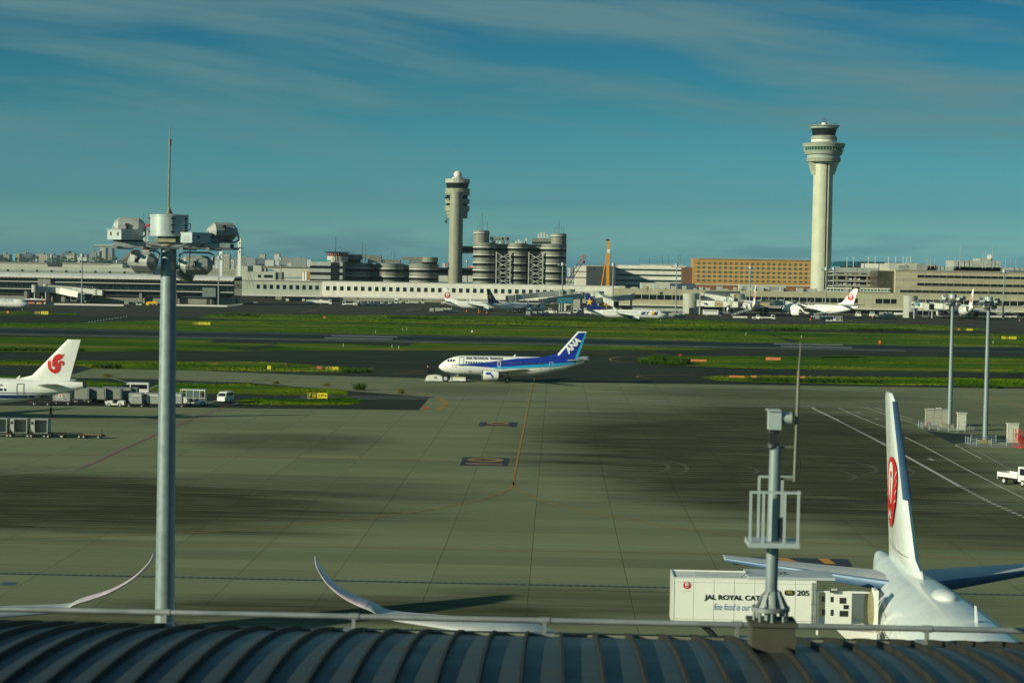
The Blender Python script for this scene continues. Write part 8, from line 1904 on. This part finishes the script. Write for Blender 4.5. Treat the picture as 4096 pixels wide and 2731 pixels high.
af_sign(3878, 1325, 2.6, .8, [(1, m_ygrn, '<W>', m_logo_black)], 'small yellow arrow sign on the far grass between the masts'); af_sign(4036, 1359, 5.6, .9, [(.25, m_ygrn, '<A', m_logo_black), (.25, m_black, 'A9', m_ygrn), (.5, m_ygrn, 'W9 A>', m_logo_black)], 'long yellow and black A9 sign at the right edge')
def block(px, py, w_, h_, d_, mt, lab, cat='marker', grp=None):
    q = G(px, py); o = thing('marker_block', lab, cat, (q.x, q.y, 0), grp); MB().box(q.x - w_ / 2, q.x + w_ / 2, q.y, q.y + d_, .12, h_).build('panel', mt, o)
    for s_ in (-1, 1): MB().box(q.x + s_ * (w_ / 2 - .12) - .05, q.x + s_ * (w_ / 2 - .12) + .05, q.y + .02, q.y + d_ - .02, .04, .13).build('foot', m_dark, o)
    return o
m_orm = mat('faded_orange', (.62, .20, .07), .7, var=.2, scale=1.5)
G_ = 'faded orange boards on the right grass islands'
block(2788, 1447, 5.0, .65, .4, m_orm, 'long faded orange board beside the dark reeds', grp=G_); block(3093, 1442, 4.0, .85, .5, m_orm, 'tall bright orange board at the top of the right island', grp=G_); block(2948, 1511, 3.4, .5, .4, m_orm, 'long low orange board on the lower right strip', grp=G_); block(3016, 1512, 1.2, .55, .6, m_orm, 'short orange box right of the low orange board', grp=G_); block(3211, 1514, .9, .45, 1.2, m_orm, 'small orange box behind the lightning rod of the camera mast', grp=G_)
block(1277, 1478, 1.1, .75, .6, mat('pink_red_box', (.50, .12, .09), .7), 'pink red box left of the upper P 10 sign'); block(1076, 1479, .8, .95, .5, m_ygrn, 'square yellow sign box on the upper strip'); block(2325, 1392, .6, .7, .4, m_red, 'small red and white runway box right of the blue tail fin'); block(3519, 1376, .7, 1.2, .5, m_orange, 'tall orange post box beyond the runway on the right'); block(1297, 1273, 1.1, .8, .8, m_orm, 'faded orange box on the far grass below the white walkway'); block(2721, 1424, .8, .5, .5, m_red, 'small red box on the edge of the reeds island'); block(31, 1255, .9, 1.3, .6, m_orm, 'orange post box on the far grass at the left edge'); block(3836, 1322, .8, 1.0, .5, m_orm, 'orange box beside the small yellow arrow sign'); block(1888, 1330, .6, .8, .4, m_vwhite, 'small white box on the grass beyond the runway'); block(1704, 1637, .9, .3, .5, m_red, 'low red barrier with white top at the end of the dark pavement')
k_ = 0
for i, (px, py) in enumerate(((1373, 1387), (1568, 1391), (1595, 1396), (1610, 1322), (1627, 1322), (1502, 1332), (2984, 1340), (3205, 1352), (3972, 1375))):
    q = G(px, py); o = thing('marker_post', ['first', 'second', 'third'][i] + ' thin white post from the left on the strip above the taxiway' if i < 3 else ['left one of the close pair of thin posts beyond the runway', 'right one of the close pair of thin posts beyond the runway', 'tiny white post at the far runway edge left of centre', 'thin white post beyond the runway right of centre', 'thin white post beyond the runway before the curved road', 'thin white post beyond the runway between the masts'][i - 3], 'post', (q.x, q.y, 0), 'thin white marker posts'); MB().cyl((q.x, q.y, 0), (q.x, q.y, .95), .07, n=8).build('post', m_vwhite, o)
mb = MB()
for i in range(14):                         # blue taxiway edge lights far left: each its own thing
    px, py = 357 + i * 11.5, 1289 - i * 1.75 + (i % 3); q = G(px, py); o = thing('edge_light', '%s small pale blue edge light from the left on the curved far taxiway' % ORDW[i], 'edge light', (q.x, q.y, 0), 'blue edge lights on the far left taxiway'); MB().cyl((q.x, q.y, 0), (q.x, q.y, .35), .14, .10, 8).build('lamp_head', mat('edge_light_blue', (.25, .50, .55), .3), o)

# --- far apron traffic
def far(px, py): q = G(px, py); return q.x, q.y
bus = thing('bus', 'orange and white apron bus behind the nose of the left jet', 'bus'); bb = MB().box(-5.6, 5.6, -1.25, 1.25, .45, 3.1).build('body', m_vwhite, bus)
MB().box(-5.65, 5.65, -1.28, -1.24, 1.35, 2.55).build('window_band', m_glass, bb); MB().prism([(-3.5, .45), (-.6, .45), (-.6, 1.3), (-4.8, 1.3)], -1.29, -1.25).build('orange_panel', m_orange, bb); MB().prism([(1.0, 1.3), (1.9, .5), (2.6, .5), (4.2, 1.3)], -1.29, -1.25).build('orange_panel', m_orange, bb); MB().box(5.2, 5.63, -1.29, 1.29, 1.3, 2.9).build('orange_end', m_orange, bb)
for x in (-.4, 3.5): MB().box(x, x + 1.3, -1.3, -1.26, .5, 2.6).build('door', m_dark, bb)
wheels(bus, (-3.6, 2.9), 2.2, .48, .3); MB().box(-3, 1, -.8, .8, 3.1, 3.35).build('roof_unit', m_vwhite, bus); x, y = far(140, 1219); place(bus, (x, y + 1.2, .04))
# low white construction barriers, each one
bp = None
def barrier(px, py, lab, grp, mt=None):
    global bp
    x, y = far(px, py)
    if bp is None or mt:
        o = thing('barrier', lab, 'barrier', (0, 0, 0), grp); MB().prism([(-.75, 0), (.75, 0), (.7, .9), (-.7, .9)], -.25, .25).build('panel', mt or mat('barrier_white', (.62, .62, .58), .5), o); 
        if not mt: bp = o
    else: o = copy_tree(bp)
    place(o, (x, y, .04), 0, lab, grp); return o
for i in range(60): barrier(191 + i * 5.05, 1219.5 + i * .085, 'low white barrier in the long row before the left boarding bridges', 'white barriers before the left boarding bridges')
for i in range(40): barrier(704 + i * 5.1, 1223.5 + i * .10, 'low white barrier in the row right of the big mast', 'white barriers right of the big mast')
for i in range(22): barrier(912 + i * 5.4, 1226 - i * .55 - (i / 22) ** 2 * 3, 'grey green barrier in the row curving up to the walkway pillars', 'dark barriers curving to the walkway', mat('barrier_dark', (.16, .18, .17), .6))
# excavator
ex = thing('excavator', 'yellow excavator with raised arm under the left end of the walkway', 'excavator'); m_e = mat('excavator_yellow', (.62, .42, .03), .45, var=.1)
MB().box(-1.6, 1.5, -1.3, 1.3, .95, 2.4).box(.2, 1.6, -1.3, -.2, 2.4, 3.1).build('house', m_e, ex); MB().box(-1.0, .1, -1.32, -1.3, 1.3, 2.1).build('vent', m_dark, ex); MB().box(-1.9, 1.9, -1.45, -.9, 0, .85).box(-1.9, 1.9, .9, 1.45, 0, .85).box(-.8, .8, -.9, .9, .5, .95).build('tracks', m_dark, ex)
MB().bar((-1.2, 0, 2.0), (-3.4, 0, 4.4), .55).bar((-3.4, 0, 4.4), (-5.4, 0, 4.8), .5).build('boom', m_e, ex); MB().bar((-5.4, 0, 4.9), (-6.6, 0, 1.4), .42).build('stick', m_e, ex); MB().prism([(-6.4, 1.5), (-7.3, 1.0), (-7.1, .2), (-6.2, .3), (-5.9, 1.0)], -.5, .5).build('bucket', m_e, ex); MB().box(-1.5, -.4, .3, 1.25, 2.4, 3.2).build('cab', m_glass, ex)
x, y = far(950, 1214); place(ex, (x, y, .04), 0)
ym = thing('paving_machine', 'yellow paving machine left of the big mast on the far apron', 'machine'); MB().box(-2.6, 2.8, -1.1, 1.1, .9, 2.1).box(0, 1.6, -1, 1, 2.1, 2.8).build('body', m_yellow, ym); MB().cyl((-2.8, -1, 1), (-2.8, 1, 1), 1.0, n=20).build('drum', m_yellow, ym, 40); wheels(ym, (.2, 2.2), 2.2, .6, .4); x, y = far(612, 1222); place(ym, (x, y, .04)); 
t4 = bag_tug('small white tug left of the yellow paving machine'); x, y = far(556, 1222); place(t4, (x, y, .04)); TUG = t4
for px, lab in ((507, 'left one of two pale covered carts by the small white tug'), (530, 'right one of two pale covered carts by the small white tug')):
    c = copy_tree(cc); x, y = far(px, 1220); place(c, (x, y, .45), 0, lab, 'pale covered carts at the far left'); d = copy_tree(dp); place(d, (x, y, .04), 0, 'dolly under the ' + lab, 'dollies on the far left apron')
# lift trucks below the walkway
def lift_truck(lab, px, py, L=9.5):
    o = thing('service_truck', lab, 'truck'); MB().box(-L / 2, L / 2 - 2, -1.2, 1.2, 1.1, 2.6).build('box', m_vwhite, o); MB().box(L / 2 - 1.9, L / 2, -1.2, 1.2, .6, 2.9).build('cab', m_vwhite, o); MB().box(L / 2 - 1.2, L / 2 + .03, -1.22, 1.22, 1.7, 2.6).build('cab_glass', m_glass, o)
    MB().bar((-L / 2 + .5, 0, 2.8), (L / 2 - 2, 0, 3.9), .25).bar((L / 2 - 2, 0, 3.9), (L / 2 - .5, 0, 3.2), .22).build('boom', m_steel, o); wheels(o, (-L / 2 + 1.2, -L / 2 + 2.6, L / 2 - 1.2), 2.1, .5, .3); x, y = far(px, py); place(o, (x, y, .04), 0); return o
lt1 = lift_truck('white boom truck under the grey end of the walkway, the left one', 1258, 1218); lt2 = copy_tree(lt1); x, y = far(1296, 1219); place(lt2, (x, y, .04), 0, 'white boom truck under the grey end of the walkway, the right one')
t5 = truck('white flatbed truck facing left at the head of the tractor row', 8.0, 2.2, 1.9, 2.6); x, y = far(1396, 1223); place(t5, (x, y, .04), 180)
def tractor(lab):
    o = thing('tow_tractor', lab, 'tractor'); MB().prism([(-1.1, .5), (1.1, .5), (1.15, 1.6), (.9, 1.9), (-.9, 1.9), (-1.15, 1.6)], -1.6, 1.6, 'yz' if 0 else 'xz').build('body', m_vwhite, o)
    MB().box(-1.0, 1.0, -1.64, -.2, 1.9, 3.1).build('cab', m_vwhite, o); MB().box(-.85, .85, -1.67, -1.62, 2.1, 2.95).build('cab_glass', m_glass, o); MB().bar((-.6, -.8, 3.1), (.9, -.8, 4.3), .3).build('lift_boom', m_steel, o); MB().box(-.7, .7, -1.66, -1.6, .8, 1.3).build('grille', m_dark, o); wheels(o, (-.9, .9), 2.6, .5, .35); return o
tp_ = tractor('x'); FT = {}
for i, px in enumerate((1422, 1449, 1476, 1501, 1530, 1560)):
    o = first_or_copy(tp_, FT); x, y = far(px, 1224); place(o, (x, y, .04), 0, '%s white service tractor from the left, parked in the row before the walkway' % ORDW[i], 'white service tractors in a row')
tb = truck('white box truck between walkway pillars, beyond the tractor row', 6, 2.2, 1.8, 2.5, 'box', 3.2); x, y = far(1585, 1215); place(tb, (x, y, .04), 270); c = copy_tree(t5); x, y = far(1648, 1216); place(c, (x, y, .04), 180, 'white flatbed truck between walkway pillars, right of the box truck')
# dollies of grey containers and tugs on the far apron
uf = None
def far_box(px, py, lab, grp, n_dolly=True):
    c = copy_tree(uc); x, y = far(px, py); place(c, (x, y, .62), 0, lab, grp)
    d = copy_tree(dp); place(d, (x, y, .04), 0, 'dolly under the ' + lab.replace('grey container', 'container'), 'far dollies')
for i, px in enumerate((1726, 1748, 1764, 1776, 1792, 1800)): far_box(px, 1250 - (i % 2), '%s grey container from the left, in front of the white crane jet' % ORDW[i], 'grey containers before the white crane jet')
c = copy_tree(TUG); x, y = far(1818, 1250); place(c, (x, y, .04), 180, 'white tug at the right end of the containers by the white crane jet')
for i, px in enumerate((2112, 2138, 2160, 2175, 2187)): far_box(px, 1264, '%s pale container from the left, below the star tailed jet' % ORDW[i], 'pale containers below the star tailed jet')
def big_tug(lab, mt=m_vwhite):
    o = thing('tow_tractor', lab, 'tractor'); MB().prism([(-3.4, .5), (3.4, .5), (3.3, 1.6), (1.6, 1.8), (1.4, 1.5), (-3.4, 1.7)], -1.3, 1.3).build('body', mt, o); MB().box(-.8, 1.2, -1.2, 1.2, 1.5, 2.9).build('cab', mt, o); MB().box(-.7, 1.1, -1.23, 1.23, 2.0, 2.7).box(-.83, 1.23, -1.0, 1.0, 2.0, 2.7).build('cab_glass', m_glass, o); wheels(o, (-2.2, 2.2), 2.4, .75, .5); return o
bt1 = big_tug('large white aircraft tug behind the star tailed jet nose'); x, y = far(2202, 1256); place(bt1, (x, y, .04), 180)
c = copy_tree(t5); x, y = far(2258, 1257); place(c, (x, y, .04), 0, 'small white truck before the round drum, left of the blue fin', sc=.8)
vb = van('white minibus facing the camera left of the blue fin, the left one', 5.5, 2.0, 2.5); x, y = far(2300, 1254); place(vb, (x, y, .04), 268); c = copy_tree(vb); x, y = far(2319, 1254); place(c, (x, y, .04), 268, 'white minibus facing the camera left of the blue fin, the right one', sc=.9)
c = copy_tree(tb); x, y = far(2344, 1256); place(c, (x, y, .04), 90, 'grey box truck directly behind the blue tail fin'); c = copy_tree(t5); x, y = far(2357, 1258); place(c, (x, y, .04), 300, 'white truck nose showing below the blue fin', sc=.9)
lb = thing('loader_truck', 'long white lift truck above the nose of the star tailed jet in front', 'truck'); MB().box(-6, 6, -1.2, 1.2, 1.4, 2.9).build('box', m_vwhite, lb); MB().box(3, 6.02, -1.22, 1.22, 2.0, 2.5).build('window', m_band, lb); MB().box(-6, 4, -.9, .9, 2.95, 3.2).build('deck_rail', m_steel, lb); wheels(lb, (-4, 4), 2.1, .5, .3); x, y = far(2680, 1240); place(lb, (x, y, .04))
for i, px in enumerate((2682, 2695, 2708, 2720, 2730)): far_box(px, 1270 - 3 * (i % 2), '%s grey container from the left, right of the star tailed jet nose' % ORDW[i], 'grey containers right of the star jet nose')
lg = thing('ground_power_truck', 'white generator truck left of the left engine of the wide jet', 'truck'); gb_ = MB().box(-4.5, 3.6, -1.2, 1.2, 1.0, 3.5).build('box', m_vwhite, lg); MB().box(-4.0, 3.0, -1.23, -1.2, 2.7, 3.2).build('louvres', m_conc, gb_); MB().box(4.0, 5.6, -1.2, 1.2, .6, 2.6).build('cab', m_blue, lg); MB().box(4.4, 5.65, -1.22, 1.22, 1.6, 2.4).build('cab_glass', m_glass, lg); wheels(lg, (-2.6, 4.6), 2.1, .5, .3); x, y = far(2845, 1266); place(lg, (x, y, .04))
def conveyor(lab, px, py, fl=0):
    o = thing('belt_loader', lab, 'loader'); MB().box(-3.6, 3.6, -1.0, 1.0, .6, 1.4).build('chassis', m_vwhite, o); MB().bar((-4.2, 0, 1.6), (4.4, 0, 4.4), 1.1, .25).build('belt', m_steel, o)
    r_ = MB()
    for s_ in (-.6, .6): r_.bar((-4.2, s_, 2.4), (4.4, s_, 5.2), .12); [r_.bar((-4.2 + 1.72 * i, s_, 1.7 + .56 * i), (-4.2 + 1.72 * i, s_, 2.4 + .56 * i), .1) for i in range(6)]
    r_.build('handrail', m_vwhite, o); wheels(o, (-2.2, 2.2), 1.9, .45, .3); x, y = far(px, py); place(o, (x, y, .04), fl); return o
cv = conveyor('white belt loader raised to the hold of the wide jet seen from behind', 2960, 1276); c = copy_tree(cv); x, y = far(3290, 1276); place(c, (x, y, .04), 0, 'belt loader raised to the hold of the angled jet')
c = copy_tree(bt1); x, y = far(3030, 1278); place(c, (x, y, .04), 0, 'white aircraft tug right of the belt loader at the wide jet', sc=.8); c = copy_tree(t5); x, y = far(3068, 1279); place(c, (x, y, .04), 0, 'long white flat loader behind the tug at the wide jet')
for i, px in enumerate((3268, 3283, 3298, 3312, 3324)): far_box(px, 1280, '%s grey container from the left in the train below the angled jet' % ORDW[i], 'grey containers below the angled jet')
c = copy_tree(TUG); x, y = far(3316, 1287); place(c, (x, y, .04), 180, 'white tug pulling the container train below the angled jet'); c = copy_tree(hl); x, y = far(3352, 1287); place(c, (x, y, .04), 0, 'white loader with a framed back behind the tug below the angled jet')
for i, px in enumerate((3378, 3396, 3412)): d = copy_tree(dp); x, y = far(px, 1288); place(d, (x, y, .04), 0, '%s empty dolly from the left, at the end of the train below the angled jet' % ORDW[i], 'far dollies')
c = copy_tree(bt1); x, y = far(3432, 1268); place(c, (x, y, .04), 90, 'square white tractor facing the camera right of the angled jet tail'); c = copy_tree(bt1); x, y = far(3488, 1268); place(c, (x, y, .04), 90, 'square white tractor facing the camera farther right under the pier')
for i, px in enumerate((3504, 3530, 3548, 3562, 3574)): far_box(px, 1276, '%s grey container from the left, before the dark ground floor of the pier' % ORDW[i], 'grey containers before the pier')
for i, px in enumerate((3524, 3541, 3560)): c = copy_tree(uc); x, y = far(px, 1264); place(c, (x, y, .62), 0, '%s pale container from the left in the shade under the pier' % ORDW[i], 'pale containers in the shade under the pier')
tk = truck('white tanker truck left of the right hand gate drum', 8.5, 2.3, 2.0, 2.6, 'tank'); x, y = far(3605, 1267); place(tk, (x, y, .04), 0)
for i, (px, lab) in enumerate(((3980, 'white cargo loader left of the far right light mast'), (4018, 'white cargo loader at the foot of the far right light mast'), (4040, 'white cargo loader right of the far right light mast'))): c = copy_tree(cv); x, y = far(px, 1273); place(c, (x, y, .04), 0 if i % 2 else 180, lab)
c = copy_tree(TUG); x, y = far(4058, 1268); place(c, (x, y, .04), 180, 'white tug right of the cargo loaders at the right edge', sc=1.2); c = copy_tree(TUG); x, y = far(3872, 1270); place(c, (x, y, .04), 180, 'white tug under the wide jet between the two masts', sc=1.2)
rv = truck('red fire truck under the boarding bridge between the two wide jets', 7, 2.4, 2.0, 2.9, 'box', 3.2, m_red); x, y = far(3136, 1250); place(rv, (x, y, .04), 270); [setattr(o.data, 'materials', None) if 0 else o.data.materials.__setitem__(0, m_red) for o in rv.children if o.name.startswith('cab')]
for i, (px, py) in enumerate(((1866, 1248), (1915, 1252), (1921, 1252), (1948, 1253), (3242, 1281), (3490, 1273), (4078, 1284))):
    x, y = far(px, py); o = thing('traffic_cone', ['orange cone left of the main wheels of the white crane jet', 'left cone of the pair below the white crane jet', 'right cone of the pair below the white crane jet', 'single cone between the crane jet and the star tailed jet', 'pink cone left of the container train below the angled jet', 'orange cone before the containers at the pier', 'orange cone at the far right edge of the far apron'][i], 'cone', (x, y, 0), 'cones on the far apron'); MB().lathe((x, y, .04), [(.4, 0), (.4, .08), (.3, .08), (.06, 1.2)], 10).build('cone', m_orange, o, 50)
for i, px in enumerate((715, 750, 781, 1190, 1360)): pass
# --- haze
hm = bpy.data.materials.new('haze_air'); hm.use_nodes = True; hm.node_tree.nodes.clear(); k = N(hm.node_tree)
ho_ = k.new('ShaderNodeOutputMaterial'); pv = k.new('ShaderNodeVolumePrincipled'); pv.inputs['Color'].default_value = (.62, .86, 1.0, 1); pv.inputs['Density'].default_value = 2.4e-5; pv.inputs['Anisotropy'].default_value = .0
k.link(pv.outputs[0], ho_.inputs['Volume'])
hz_o = MB().box(-9500, 9500, -400, 9000, -1.5, 175).build('haze', hm); hz_o['kind'] = 'stuff'
